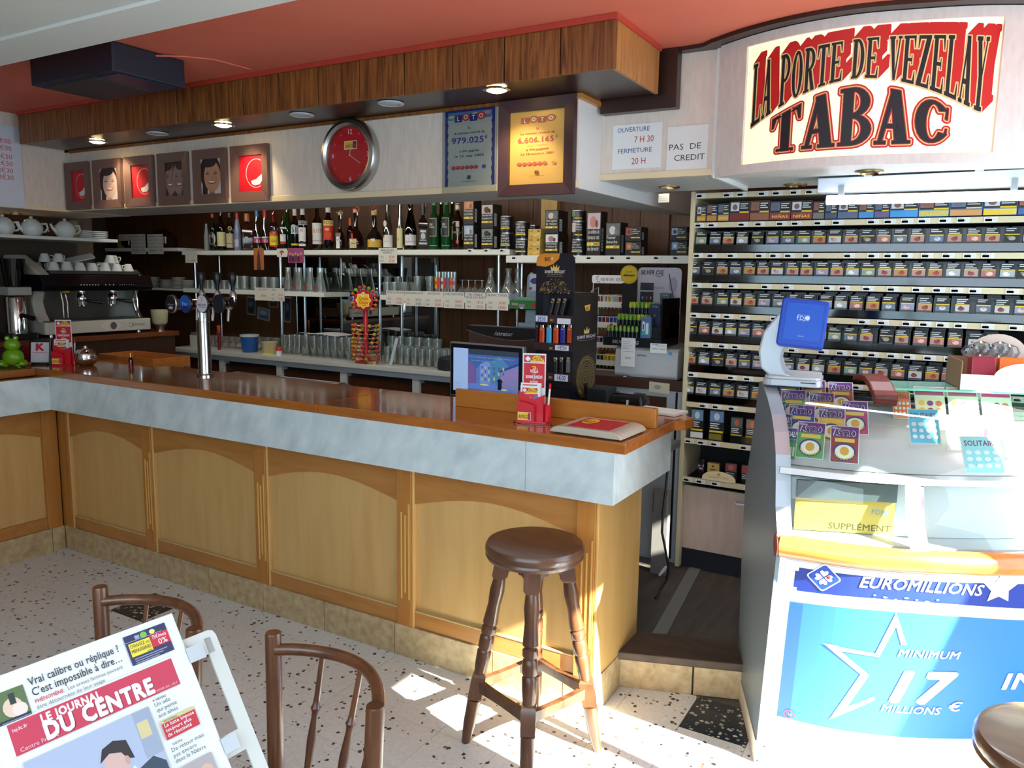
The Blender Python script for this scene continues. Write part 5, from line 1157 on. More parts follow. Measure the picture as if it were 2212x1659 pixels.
shelf(Py(1093, 552, 2.02).x, Py(1489, 552, 2.02).x, ZRT, 2.02, .046, d=.34)
shelf(Py(225, 512, YSH+.1).x, xm[0]-.18, ZBT+.03, YSH+.10, .03); shelf(Py(318, 606, YSH+.1).x, xm[0]-.01, ZMD-.01, YSH+.10, .02)
for u in (422, 606, 820, 1077):
    x = Py(u, 600, YSH+.02).x
    for y in (YSH+.02, YSH+.28):
        top = ZBT-.037
        MB().tube([(x, y, ZCN), (x, y, ZMD-.041)], .0125, ALU, 12, TS_).build('post', sh); MB().tube([(x, y, ZMD+.001), (x, y, top)], .0125, ALU, 12, TS_).build('post', sh)
x = Py(1127, 600, YSH+.2).x; MB().tube([(x, YSH+.2, ZMD), (x, YSH+.2, ZRT-.047)], .0125, ALU, 12, TS_).build('post', sh)
MB().box(Py(1168, 500, 2.44).x, 2.44, ZRT, Py(1202, 500, 2.44).x, YW-.002, ZC, W_LIGHT).build('trim_7', kind='structure')
mr = thing('bar_mirror', 'large mirror on the back wall behind the glasses', 'mirror', (Py(640, 600, 2.47).x, 2.47, ZCN))
mw = Py(944, 600, 2.47).x-mr.location.x
MB().box(0, 0, .0, mw, .008, ZBT-.04-ZCN, MIRROR).build('mirror_glass', mr)
MB().box(-.01, -.004, 0, 0, .012, ZBT-.04-ZCN, ALU).build('edge_strip', mr); MB().box(mw, -.004, 0, mw+.008, .012, ZBT-.04-ZCN, ALU).build('edge_strip', mr)
# wood panels of the wall beside the mirror
for k in range(9):
    x0 = mr.location.x+mw+.012+.2*k
    if x0 < -.3: MB().box(x0, 2.495, ZCN, min(x0+.196, -.25), YW-.001, 2.3, W_WALL).build('panel', D.objects['wall_back'])
# ------------------------------------------------------------------ bottles
def bottle(u, wpx, H, kind, body, label, parts=(), y=YSH+.075, z=ZBT, dx=0, cap=None, capz=None, caph=None, capr=None, name='liquor_bottle'):
    p = Py(u, 530, y); r = wpx/2/ (FPX/((p-CP).dot(FWD)))*1.0
    t = thing(name, label, 'bottle', (p.x, y, z), math.atan2(CP.x-p.x, -(CP.y-y)), 'bottles on the top back bar shelf')
    n = {'rnk': .36, 'bord': .34, 'flute': .34, 'slim': .36}.get(kind, .34)
    P = {'bord': [(.9, 0), (1, .02), (1, .60), (.95, .66), (.6, .73), (.40, .78), (.36, .97), (.40, .975), (.40, 1)],
         'burg': [(.9, 0), (1, .02), (1, .42), (.92, .52), (.62, .70), (.42, .82), (.38, .97), (.42, 1)],
         'square': [(.95, 0), (1, .02), (1, .58), (.9, .64), (.45, .70), (.36, .76), (.36, .97), (.40, 1)],
         'flute': [(.9, 0), (1, .02), (.98, .36), (.8, .52), (.55, .70), (.42, .84), (.38, 1)],
         'round': [(.75, 0), (.95, .06), (1, .18), (.92, .32), (.66, .44), (.34, .52), (.26, .60), (.25, .95), (.28, 1)],
         'slim': [(.9, 0), (1, .02), (1, .55), (.75, .68), (.5, .85), (.45, 1)]}[kind]
    b = MB(); b.lathe([(r*q, H*h) for q, h in P], body, n=(4 if kind == 'square' else 18), T=Matrix.Rotation(math.pi/4, 4, 'Z') @ Matrix.Diagonal((1.3, 1.3, 1, 1)) if kind == 'square' else None); b.build('glass_body', t)
    rn = r*P[-1][0]
    if cap: 
        rc = capr or rn*1.25; MB().lathe([(rc, H*(capz or .90)), (rc, H*1.01), (rc*.9, H*1.015), (.0001, H*1.015)], col(cap, .35) if not isinstance(cap, bpy.types.Material) else cap, n=14).build('cap', t)
    if parts:
        rr = r*1.004; q = Print((lambda a, b, h: (a, -r*.925-h, b)) if kind == 'square' else cyl(rr), base=.0008)
        for pt in parts:
            k = pt[0]
            if k == 'r': _, x0, z0_, x1, z1_, c = pt; q.rect(r*x0, H*z0_, r*x1, H*z1_, c, n=10)
            elif k == 'e': _, cx, cz, rx, rz_, c = pt; q.ell(r*cx, H*cz, r*rx, H*rz_, c, 18)
            elif k == 't': _, tx, cx, cz, hh, c, wd = pt; q.text(tx, r*cx, H*cz, H*hh, c, 2, width=r*wd)
            elif k == 'p': q.poly([(r*a, H*b) for a, b in pt[1]], pt[2])
        q.build('label_print', t)
    return t
def liq(c, tr=None): return mat('bottle_%d_%d_%d' % c, c, .07, spec=.6)
DG, DK, AM = liq((14, 40, 20)), liq((16, 13, 12)), liq((60, 26, 12))
CL = thin_glass('bottle_clear', (206, 210, 206), .18); GRN = thin_glass('bottle_green', (30, 150, 50), .16); YLW = thin_glass('bottle_amber', (150, 120, 40), .16)
FG = mat('frosted', (150, 156, 150), .5); CR = (216, 206, 160); WT = (222, 220, 212)
bottle(447, 11, .23, 'slim', FG, 'slim frosted grey bottle at the end of the row by the papers')
bottle(461, 15, .31, 'bord', DG, 'dark green bottle with an oval white label, second from the papers', [('e', -.3, .33, 1.0, .17, WT), ('e', -.5, .40, .3, .04, (190, 60, 50)), ('r', .3, .12, .9, .17, (210, 160, 60))], cap=(170, 70, 40))
bottle(479, 19, .315, 'bord', DK, 'dark wine bottle with a plain cream label and cream capsule', [('r', -1.2, .12, 1.1, .50, (214, 206, 150))], cap=(206, 200, 150), capz=.72, capr=.013)
bottle(497.5, 17, .31, 'bord', CL, 'clear bottle with a beige label and yellow neck ring', [('r', -1.1, .08, 1.1, .46, (190, 176, 140)), ('r', -1.1, .18, 1.1, .20, (170, 60, 50)), ('e', 0, .60, .5, .06, (180, 170, 60)), ('e', 0, .60, .3, .035, (60, 60, 40))], cap=(60, 60, 60))
bottle(514, 15, .31, 'slim', mat('bottle_bluish', (130, 140, 170), .2), 'pale bluish frosted bottle with a red cap', [('r', -1, .1, .2, .3, (180, 180, 200)), ('e', -.3, .12, .4, .04, (200, 90, 80))], cap=(170, 30, 44), capz=.84)
bottle(535, 22, .30, 'square', liq((44, 22, 14)), 'squarish brown bottle with gold studs and a copper cap', [('r', -.5, .32, .1, .38, (206, 200, 180)), ('e', .75, .46, .12, .02, (220, 190, 90)), ('e', .75, .12, .12, .02, (220, 190, 90)), ('r', -.85, .1, -.75, .46, (140, 110, 60))], cap=(190, 120, 80), capz=.80)
bottle(556.5, 17, .32, 'flute', CL, 'clear bottle with a pink label and a blue cap', [('r', -1.1, .20, 1.2, .30, (206, 60, 110)), ('t', '51', .2, .205, .075, WT, 1.2), ('r', -1, .31, 1.1, .35, (206, 206, 206))], cap=(40, 120, 190), capz=.86)
bottle(573.5, 16, .32, 'flute', CL, 'clear bottle with a pink label and a red cap', [('r', -1.1, .20, 1.2, .30, (206, 60, 110)), ('t', '51', .2, .205, .075, WT, 1.2), ('r', -1, .31, 1.1, .35, (206, 206, 206))], cap=(206, 40, 54), capz=.84)
bottle(592, 19, .31, 'bord', CL, 'clear gin bottle with a red and yellow label', [('r', -1.2, .10, 1.2, .14, (206, 40, 30)), ('r', -1.2, .14, 1.2, .38, (236, 200, 20)), ('r', -1.2, .38, 1.2, .46, (226, 60, 30)), ('e', 0, .46, .9, .06, (226, 60, 30)), ('t', 'GIN', 0, .21, .07, (150, 110, 20), 1.2), ('r', -.8, .39, .8, .43, (190, 110, 70))], cap=(206, 30, 30), capz=.74, capr=.012)
bottle(612, 14, .27, 'burg', DG, 'small dark bottle with a white and red label beside the gin', [('r', -1, .19, .9, .27, (196, 30, 40)), ('r', -1, .27, .9, .48, WT), ('r', -1, .64, .9, .69, WT)], cap=None)
bottle(622, 19, .36, 'burg', liq((16, 62, 22)), 'tall plain green bottle behind the small dark one', y=YSH+.17)
bottle(638, 18, .325, 'bord', DK, 'black bottle with a blue 51 label and a silver cap', [('r', -1.1, .40, .8, .60, (206, 216, 216)), ('t', '51', -.15, .43, .14, (24, 40, 70), 1.3), ('r', -1.1, .12, .8, .17, (226, 200, 40))], cap=(206, 206, 190), capz=.84)
bottle(655, 20, .33, 'bord', DK, 'black pastis bottle with a plate and a white shield label', [('r', -1.2, .60, 1.2, .70, (206, 210, 216)), ('r', -1.1, .615, 1.1, .685, (30, 36, 50)), ('t', 'RICARD', 0, .63, .04, WT, 1.9), ('r', -1.1, .22, .6, .54, WT), ('e', -.25, .22, .85, .03, WT), ('t', 'R', -.25, .44, .06, (200, 120, 120), .6), ('r', -1, .10, .5, .16, WT)], cap=(206, 206, 206), capz=.84)
bottle(686, 21, .34, 'bord', YLW, 'amber clear bottle with a tall white label and orange lettering', [('r', -1.3, .14, 1.3, .62, (214, 214, 206)), ('t', 'SUZE', -.1, .40, .085, (206, 110, 50), 2.0), ('r', -1.3, .21, 1.3, .22, (120, 40, 30)), ('p', [(-1.2, .38), (.0, .36), (-1.2, .28)], (220, 160, 80))], cap=None)
bottle(710, 22, .335, 'bord', DK, 'dark bitter bottle with a red oval label and cream band', [('r', -1.25, .56, 1.25, .68, (226, 206, 120)), ('t', 'PICON', 0, .59, .065, (120, 36, 24), 2.2), ('r', -1.25, .24, 1.25, .56, (206, 50, 24)), ('e', 0, .25, 1.2, .06, (206, 50, 24)), ('r', -.7, .45, .1, .50, (220, 180, 150)), ('e', 0, .36, .5, .05, (230, 120, 40))], cap=(214, 214, 206), capz=.86)
bottle(735, 22, .285, 'round', liq((26, 14, 14)), 'dark round-shouldered bottle with a hanging white tag', [('r', -.9, .05, -.1, .36, WT), ('r', -1.1, .36, .1, .46, (130, 100, 90)), ('t', '1,50', -.5, .26, .04, (60, 50, 50), .5)], cap=(190, 170, 120), capz=.93)
bottle(757, 13, .25, 'bord', DK, 'dark bottle with an orange cap, behind the round ones', [], y=YSH+.2, cap=(214, 100, 30), capz=.78)
bottle(769, 34, .30, 'round', liq((34, 12, 10)), 'round bellied orange liqueur bottle with a red ribbon', [('r', -.9, .05, .05, .28, (206, 186, 130)), ('r', -.6, .15, -.1, .18, (150, 110, 70)), ('r', -.85, .20, -.5, .27, (214, 206, 190)), ('e', -.5, .34, .14, .09, (190, 60, 44))], cap=(206, 170, 110), capz=.93)
bottle(809, 37, .285, 'round', liq((22, 24, 18)), 'squat dark flask with a wide gold label', [('r', -.9, .07, 1.0, .27, (206, 160, 50)), ('r', -.35, .22, .05, .29, (220, 210, 190))], cap=(206, 176, 110), capz=.90)
bottle(838, 22, .33, 'flute', CL, 'clear fruit brandy bottle with a white label and neck seal', [('r', -1.1, .06, 1.1, .33, (222, 218, 206)), ('e', -.6, .58, .36, .07, (222, 214, 190)), ('e', -.9, .30, .16, .03, (200, 60, 50)), ('r', -.8, .18, .2, .19, (206, 130, 120))])
bottle(865, 16, .34, 'flute', CL, 'tall clear bottle with a narrow cream label', [('r', -1.2, .04, .6, .46, (220, 206, 150)), ('e', -.7, .22, .3, .05, (150, 150, 60))])
bottle(887, 26, .325, 'burg', thin_glass('bottle_olive', (60, 76, 24), .14), 'olive green wine bottle with a gold capsule and white label', [('r', -1.1, .10, 1.1, .33, (216, 214, 210)), ('t', 'Saint Pourçain', 0, .17, .03, (190, 90, 90), 1.7), ('p', [(-.35, .23), (.35, .23), (.25, .30), (-.25, .30)], (170, 110, 120))], cap=(206, 160, 70), capz=.80, capr=.0145)
bottle(914, 20, .325, 'square', liq((26, 18, 16)), 'square whiskey bottle with a black and white label', [('r', -.95, .10, .95, .46, (30, 30, 32)), ('r', -.85, .12, .85, .16, (200, 200, 196)), ('e', 0, .30, .5, .07, (190, 190, 186)), ('r', -.6, .38, .6, .43, (206, 206, 200)), ('r', -.7, .20, .7, .22, (190, 190, 190)), ('r', -.5, .24, .5, .26, (160, 160, 160))], cap=(20, 18, 22), capz=.78)
for u, nmn in ((938, 'nearest the square whiskey bottle'), (965, 'beside the shield label bottle')):
    bottle(u, 23, .335, 'bord', liq((10, 70, 30)), 'green gin bottle with a black label, '+nmn, [('r', -1.2, .28, .4, .66, (206, 196, 170)), ('r', -1.2, .29, .3, .65, (24, 24, 28)), ('t', 'GIN', -.7, .50, .05, (206, 206, 206), .8), ('r', -1, .46, 0, .48, (190, 190, 190)), ('r', -1.1, .08, .5, .10, (120, 150, 110))], cap=(30, 120, 60), capz=.93)
for u, nmn in ((953, 'between the two black labels'), (977, 'behind the shield label bottle')): bottle(u, 20, .34, 'bord', GRN, 'green bottle in the second row '+nmn, y=YSH+.19)
bottle(988, 25, .315, 'bord', liq((30, 18, 12)), 'dark whisky bottle with a cream shield label and white cap', [('p', [(-1.2, .22), (0, .12), (1.1, .22), (1.1, .52), (0, .44), (-1.2, .52)], (220, 206, 160)), ('e', 0, .18, .25, .04, (190, 40, 40)), ('r', -.3, .50, .3, .62, (190, 176, 140)), ('t', "Ballantine's", 0, .36, .045, (150, 120, 90), 1.8)], cap=(214, 206, 176), capz=.80, capr=.0155)
# pourers and ribbons on a few necks
for u, v, c, lab in ((736, 460, (150, 146, 140), 'clear looped pourer on the dark round-shouldered bottle'), (772, 452, (214, 90, 60), 'orange looped pourer on the orange liqueur bottle'), (812, 448, (190, 40, 40), 'red looped pourer on the squat flask'), (915, 443, (120, 110, 100), 'dark looped pourer on the square whiskey bottle')):
    p = Py(u, v, YSH+.075); rb = MB(); rb.tube([(.018*math.cos(a), 0, .018*math.sin(a)) for a in [2*math.pi*k/12 for k in range(12)]], .004, col(c, .2), 6, closed=True); rb.tube([(-.018, 0, 0), (-.045, 0, .006)], .004, col(c, .2), 6)
    rb.tube([(0, 0, -.018), (0, 0, -.045)], .005, STEEL, 6).build('bottle_pourer', label=lab, cat='pourer', group='pourers on the bottles', loc=p)
# ------------------------------------------------------------------ tobacco tins and boxes on the right-hand shelves
TIN = mat('tin_black', (26, 28, 32), .28, .2); TOPT = mat('tin_rim', (150, 156, 164), .25, .9); BOXB = mat('box_black', (34, 31, 30), .4)
def warnprint(q, W, H, pc, fg, lines, cx=0, pic=True, side=False, n=1):
    x0, x1 = cx-W/2, cx+W/2
    if pic and not side:
        q.rect(x0, H*.60, x1, H*.96, pc, n); q.ell(cx-W*.05, H*.76, W*.24, H*.13, fg, 14); q.ell(cx+W*.22, H*.72, W*.12, H*.09, tuple(int(k*.6) for k in fg), 10)
        tz, th = .50, .095
    elif side:
        q.rect(x0, H*.42, cx-W*.08, H*.92, pc, n); q.ell(cx-W*.28, H*.66, W*.12, H*.14, fg, 12); tz, th = .78, .10
    else: tz, th = .80, .12
    for k, l in enumerate(lines): q.text(l, (x0+W*.03) if not side else cx-W*.04, H*(tz-th*1.35*k), H*th, (214, 214, 214), 1, align='L', width=min((W*.92 if not side else W*.52), len(l)*H*th*.62))
    q.rect(x0 if not side else cx-W*.05, H*.22, x1, H*.30, (228, 196, 30), n); q.rect(cx-W*.15, H*.235, cx+W*.05, H*.285, (220, 220, 200))
    q.text('3989', cx+W*.20, H*.235, H*.05, (60, 50, 10), 1)
def tbox(u, v0, v1, wpx, y, dep, label, pc, fg, lines, z, sidep=False):
    p = Py(u, v0, y); sc = FPX/((p-CP).dot(FWD)); W, H = wpx/sc, (v0-v1)/sc
    o = MB().box(-W/2, 0, 0, W/2, dep, H, BOXB).build('tobacco_box', bevel=.002, label=label, cat='tobacco box', group='tobacco boxes on the shelves', loc=(p.x, y, z))
    q = Print(front(), base=.0008); warnprint(q, W*.9, H, pc, fg, lines, side=sidep); q.build('health_warning', o)
    q = Print(lambda a, b, h: (W/2+h, a, b), base=.0008); q.rect(dep*.12, H*.10, dep*.40, H*.62, (206, 208, 212)); [q.rect(dep*.15, H*(.15+.07*k), dep*.36, H*(.17+.07*k), (90, 92, 100)) for k in range(6)]; q.build('side_label', o)
    return H
def tin(u, v0, v1, wpx, y, label, lines, z, pic=None):
    p = Py(u, v0, y); sc = FPX/((p-CP).dot(FWD)); r, H = wpx/2/sc, (v0-v1)/sc
    t = thing('tobacco_tin', label, 'tobacco tin', (p.x, y+r, z), group='round tobacco tins')
    MB().lathe([(r, .001), (r, H-.006), (r*.98, H-.003), (r*.97, H-.001), (.0001, H-.001)], TIN, n=24).build('body', t)
    MB().lathe([(r*1.015, H-.005), (r*1.02, H-.002), (r*1.01, H), (r*.96, H)], TOPT, n=24, cap=False).build('rim', t); MB().lathe([(r*1.012, .0), (r*1.012, .004)], TOPT, n=24, cap=False).build('rim', t)
    q = Print(cyl(r*1.004, a0=-math.pi/2+.12), base=.0008); warnprint(q, r*1.5, H, pic or (0, 0, 0), (150, 120, 110), lines, pic=False, side=bool(pic), n=8); q.build('health_warning', t); return H
Y1, Y2 = YSH+.03, 2.04
h = tbox(1012, 533, 480, 26, Y1, .10, 'lower black tobacco box with a hospital picture beside the white-capped bottle', (150, 176, 200), (206, 196, 190), ('Fumer provoque', 'des crises', 'cardiaques'), ZBT)
tbox(1012, 478, 424, 26, Y1, .10, 'upper black tobacco box beside the white-capped bottle', (206, 140, 110), (220, 160, 120), ('Fumer provoque le', 'cancer de la bouche', 'et de la gorge'), ZBT+h+.001)
h = tbox(1052, 533, 488, 30, Y1, .12, 'lower wide tobacco box with a picture of a dark head', (120, 140, 130), (60, 36, 30), ('Fumer bouche', 'vos artères'), ZBT)
tbox(1052, 487, 436, 30, Y1, .12, 'upper wide tobacco box with a reddish picture', (190, 186, 180), (110, 50, 44), ('Fumer provoque 9 cancers', 'du poumon sur 10'), ZBT+h+.001)
h = tin(1088, 534, 499, 31, Y1, 'lower tin on the high shelf next to the wide boxes', ('Fumer', 'provoque', 'des AVC et', 'des handicaps'), ZBT)
tin(1088, 498, 462, 31, Y1, 'upper tin on the high shelf next to the wide boxes', ('Fumer', 'provoque', 'des AVC et', 'des handicaps'), ZBT+h+.001)
h = tin(1121, 549, 514, 33, Y2, 'lower tin beside the yellow paper boxes', ('Fumer provoque', 'des maladies', 'du coeur'), ZRT)
tin(1121, 513, 476, 33, Y2, 'upper tin beside the yellow paper boxes', ('Fumer', 'augmente', 'le risque', "d'impuissance"), ZRT+h+.001)
for u, v, y in ((1118, 470, 2.20), (1146, 482, 2.20)):
    hh = 0
    for q_ in range(2): hh += tin(u, 549, 513 if u < 1140 else 516, 26, y, '%s dark tin in the back row behind the %s' % (('bottom', 'top')[q_], 'round tins' if u < 1140 else 'yellow boxes'), ('Fumer', 'provoque'), ZRT+hh)+.001
zz = ZRT
for k, nme in enumerate(('bottom', 'middle', 'top')):
    p = Py(1153, 549, Y2); sc = FPX/((p-CP).dot(FWD)); W, H = 30/sc, 18.6/sc
    o = MB().box(-W/2, 0, 0, W/2, .07, H, col((206, 172, 84), .4)).build('rolling_paper_box', bevel=.001, label='%s yellow box of rolling papers in the stack of three' % nme, cat='box', group='yellow rolling paper boxes', loc=(p.x+.002*(k-1), Y2, zz))
    q = Print(front(), base=.0007); q.text('OCB', -W*.28, H*.68, H*.18, (130, 40, 30), 2); q.rect(W*.26, H*.68, W*.42, H*.86, (130, 40, 30)); q.poly([(-W*.1, H*.3), (W*.42, H*.55), (W*.42, H*.45), (0, H*.18)], (226, 200, 130)); q.text('Slim', -W*.2, H*.1, H*.14, (90, 50, 30), 1); q.build('print', o); zz += H+.0008
h = tbox(1191, 548, 501, 32, Y2, .14, 'lower deep tobacco box by the cream post', (214, 214, 216), (170, 120, 120), ('Fumer provoque', '9 cancers du', 'poumon sur 10'), ZRT)
tbox(1191, 499, 450, 32, Y2, .14, 'upper deep tobacco box by the cream post', (90, 104, 116), (214, 190, 160), ('Fumer augmente', 'le risque', "d'impuissance"), ZRT+h+.001)
h = tin(1243, 548, 514, 34, Y2, 'bottom tin of the stack behind the lighter display', ('Fumer', 'provoque', 'des crises', 'cardiaques'), ZRT)
h2 = tin(1243, 513, 474, 33, Y2, 'middle tin with a pale picture in the stack behind the lighter display', ('Fumer', 'provoque', 'le cancer'), ZRT+h+.001, (206, 200, 196))
tin(1243, 473, 450, 33, Y2, 'top tin of the stack behind the lighter display, half under the canopy', ('Fumer',), ZRT+h+h2+.002, (90, 140, 100))
tbox(1281, 549, 455, 33, Y2, .10, 'tall tobacco box with a mother and child picture', (200, 180, 190), (190, 130, 120), ('Les enfants de', 'fumeurs ont', 'plus de risques', 'de devenir'), ZRT)
tbox(1323, 548, 477, 34, Y2, .12, 'tall tobacco box with a grey foot picture', (100, 108, 106), (214, 210, 206), ('Fumer', 'bouche', 'vos artères'), ZRT)
h = tbox(1367, 548, 518, 36, Y2, .12, 'lower flat tobacco box near the shelf end', (170, 110, 80), (206, 150, 70), ('Fumer', 'provoque', 'le cancer'), ZRT, True)
tbox(1367, 517, 486, 36, Y2, .12, 'upper flat tobacco box near the shelf end', (150, 80, 70), (120, 40, 40), ('Fumer', 'nuit à vos', 'poumons'), ZRT+h+.001, True)
h = tbox(1466, 548, 517, 36, Y2, .06, 'lower tobacco box at the very end of the shelf by the rack', (120, 150, 190), (206, 200, 200), ('Fumer', 'provoque', 'des crises'), ZRT, True)
tbox(1466, 516, 486, 36, Y2, .06, 'upper tobacco box at the very end of the shelf by the rack', (150, 170, 190), (60, 50, 70), ('Fumer', 'provoque', 'des AVC'), ZRT+h+.001, True)
for u, y, v in ((1017, YSH, 541), (1052, YSH, 541), (1086, YSH, 541), (1112, 2.02, 557), (1242, 2.02, 557), (1274, 2.02, 557), (1325, 2.02, 557), (1360, 2.02, 557), (1420, 2.02, 557), (1462, 2.02, 557)):
    p = Py(u, v, y); o = link('price_label', lab_me[0], sh); o.location = (p.x+4.9, y-YSH-.0008, p.z-ZCN)
# ------------------------------------------------------------------ cards hung on the shelf edges
def card(u0, v0, u1, v1, label, fn, paper=None, y=YSH-.002, name='price_card'): return note(name, ((u0, v0), (u1, v1)), y, label, [fn], 'cards on the shelf edges', 'card', paper)
def prices(title, p1, p2, c1=IB, c2=IR, two=None):
    def f(q, W, H):
        n = len(title)
        for k, s_ in enumerate(title): q.text(s_, W*.5, H*(.80-.16*k), H*.13, IB, 1, width=min(W*.92, len(s_)*H*.11))
        q.text('10cl', W*.18, H*.36, H*.13, c1, 0); q.text(p1, W*.72, H*.34, H*.16, c2, 0); q.text('14cl', W*.18, H*.10, H*.13, c1, 0); q.text(p2, W*.72, H*.08, H*.16, c2, 0)
    return f
CARD = mat('card_cream', (214, 210, 194), .6)
card(400, 543, 427, 568, 'small blank paper slip at the end of the bottle shelf', lambda q, W, H: q.rect(W*.5, H*.2, W*.8, H*.25, IR), CARD)
card(548, 536, 571, 583, 'narrow orange brown postcard hung from the bottle shelf', lambda q, W, H: (q.poly([(W*.3, 0), (W*.7, 0), (W*.6, H*.7), (W*.45, H*.8), (W*.35, H*.6)], (90, 50, 44)), q.ell(W*.5, H*.82, W*.1, H*.05, (110, 60, 50), 10)), col((170, 100, 54)))
card(598, 537, 621, 555, 'small cream card with a red figure on the bottle shelf', lambda q, W, H: (q.path([(W*.3, H*.5), (W*.5, H*.75), (W*.7, H*.5)], W*.1, (170, 40, 40)), q.path([(W*.5, H*.75), (W*.45, H*.2)], W*.12, (140, 40, 60))), CARD)
card(622, 536, 657, 568, 'colourful pink and violet group photograph on the bottle shelf', lambda q, W, H: ([q.ell(W*(.15+.17*k), H*(.62-.06*(k % 2)), W*.07, H*.10, (190, 140, 130), 10) for k in range(5)], [q.rect(W*(.08+.17*k), H*.08, W*(.22+.17*k), H*(.50-.06*(k % 2)), ((70, 40, 70), (40, 40, 60), (100, 40, 80), (60, 40, 50), (160, 50, 60))[k]) for k in range(5)]), col((150, 70, 110)))
card(818, 536, 858, 569, 'cream card for the new beaujolais hung from the bottle shelf', prices(('BEAUJOLAIS', 'NOUVEAU'), '2€00', '2€80'), CARD)
card(550, 621, 615, 651, 'wide cream price card under the glasses behind the beer tap', lambda q, W, H: (q.text('VIN BLANC', W*.28, H*.8, H*.13, IB, 0), q.text('BIÈRE', W*.66, H*.8, H*.13, IB, 0), q.text('2€70', W*.3, H*.3, H*.16, IR, 0), q.text('10cl', W*.62, H*.42, H*.13, IB, 0), q.text('2€50', W*.88, H*.42, H*.15, IR, 0), q.text('14cl', W*.62, H*.12, H*.13, IB, 0), q.text('3€50', W*.88, H*.12, H*.15, IR, 0)), CARD)
for u0, u1, v0, v1, tt, a_, b_, c1, c2, lab in ((834, 874, 627, 659, ('COTES DU RHONE',), '2€00', '2€80', IB, IR, 'cream price card for the Rhône wine'), (875, 916, 628, 662, ('BOURGOGNE ALIGOTÉ',), '2€20', '2€80', IR, IB, 'cream price card for the aligoté with blue prices'), (916.5, 958, 629, 664, ('SAUVIGNON',), '2€00', '2€80', IB, IR, 'cream price card for the sauvignon'), (959, 1003, 630, 667, ('ROSÉ GASCOGNE',), '2€00', '2€80', IB, IR, 'cream price card for the gascon rosé'), (1005, 1049, 631, 669, ('VIN TABLE.', 'ROUGE, ROSÉ, BLANC'), '1€10', '1€30', IB, IR, 'cream price card for the table wine'), (1051, 1098, 632, 671, ('BLANC CASSIS',), '1€40', '1€80', IB, IR, 'cream price card for the white wine with cassis')):
    card(u0, v0, u1, v1, lab, prices(tt, a_, b_, c1, c2), CARD)
for u0, v0, u1, v1, lab in ((282, 506, 316, 549, 'lined white price list hung beside the teapot shelf, nearer the coffee machine'), (318, 506, 354, 549, 'lined white price list hung beside the teapot shelf, nearer the bottles'), (257, 506, 284, 520, 'small pale slip beside the two price lists')):
    note('price_list', ((u0, v0), (u1, v1)), YSH+.098, lab, [lambda q, W, H: [(q.rect(W*.08, H*(.86-.17*k), W*(.55+.1*(k % 2)), H*(.88-.17*k), IB), q.rect(W*.75, H*(.86-.17*k), W*.95, H*(.885-.17*k), IR)) for k in range(5)]], 'price lists by the coffee machine', 'card', CARD)
# pictures pinned on the wood behind the glasses
for u0, v0, u1, v1, c, tl_, lab in ((532, 640, 552, 680, (60, 62, 64), .05, 'dark postcard pinned on the wood behind the beer taps'), (555, 662, 583, 690, (110, 120, 136), .12, 'blue and white postcard pinned on the wood behind the beer taps'), (580, 640, 601, 664, (90, 60, 50), .03, 'brown postcard pinned on the wood, partly behind the price card'), (612, 640, 628, 696, (60, 56, 90), .08, 'violet postcard pinned on the wood beside the shelf post')):
    note('postcard', ((u0, v0), (u1, v1)), YW-.002, lab, [lambda q, W, H, c=c: (q.rect(W*.08, H*.06, W*.92, H*.94, c), q.ell(W*.45, H*.6, W*.25, H*.16, tuple(min(255, k+40) for k in c), 12), q.rect(W*.2, H*.2, W*.8, H*.35, tuple(int(k*.6) for k in c)))], 'postcards pinned behind the glasses', 'postcard', col((150, 150, 140)), tilt=tl_)
# ------------------------------------------------------------------ glassware
GP = {'tumbler': (.034, .095, [(.8, 0), (.9, .02), (1, 1), (.96, 1), (.85, .08), (.0001, .06)]), 'small': (.028, .075, [(.75, 0), (.8, .02), (1, 1), (.95, 1), (.74, .1), (.0001, .1)]),
      'tall': (.031, .135, [(.75, 0), (.78, .02), (1, 1), (.96, 1), (.74, .06), (.0001, .05)]), 'beer': (.037, .155, [(.86, 0), (.86, .04), (.5, .10), (.55, .14), (.85, .45), (1, .85), (.98, 1), (.94, 1), (.8, .45), (.4, .18), (.0001, .16)]),
      'carafe': (.055, .215, [(.8, 0), (1, .10), (.95, .22), (.55, .45), (.30, .62), (.28, .80), (.42, 1), (.38, 1), (.25, .80), (.9, .2), (.0001, .04)]), 'cone': (.050, .19, [(1, 0), (1, .06), (.42, .72), (.45, 1), (.41, 1), (.38, .72), (.92, .08), (.0001, .05)]),
      'stem': (.040, .120, [(.62, 1), (.62, .985), (.10, .95), (.09, .62), (.5, .55), (.95, .30), (.80, .0), (.76, .0), (.9, .30), (.45, .50), (.0001, .52)]), 'tube': (.015, .185, [(.9, 0), (1, .02), (1, 1), (.9, 1), (.85, .05), (.0001, .03)])}
GME = {}
def glass(kind, x, y, z, label, grp, up=1, s_=1.0, mt=None, name=None):
    key = (kind, up, mt.name if mt else '')
    if key not in GME:
        R, H, P = GP[kind]; b = MB(); b.lathe([(max(R*r, .0001), (H*h if up else H*(1-h))) for r, h in P], mt or GLASS, n=14, open_=True); GME[key] = b.mesh(name or 'drinking_glass')
    o = link(name or ('carafe' if kind in ('carafe', 'cone') else 'drinking_glass'), GME[key]); o.location = (x, y, z); o.scale = (s_, s_, s_); o['label'] = label; o['category'] = 'carafe' if kind in ('carafe', 'cone') else 'glass'; o['group'] = grp; return o
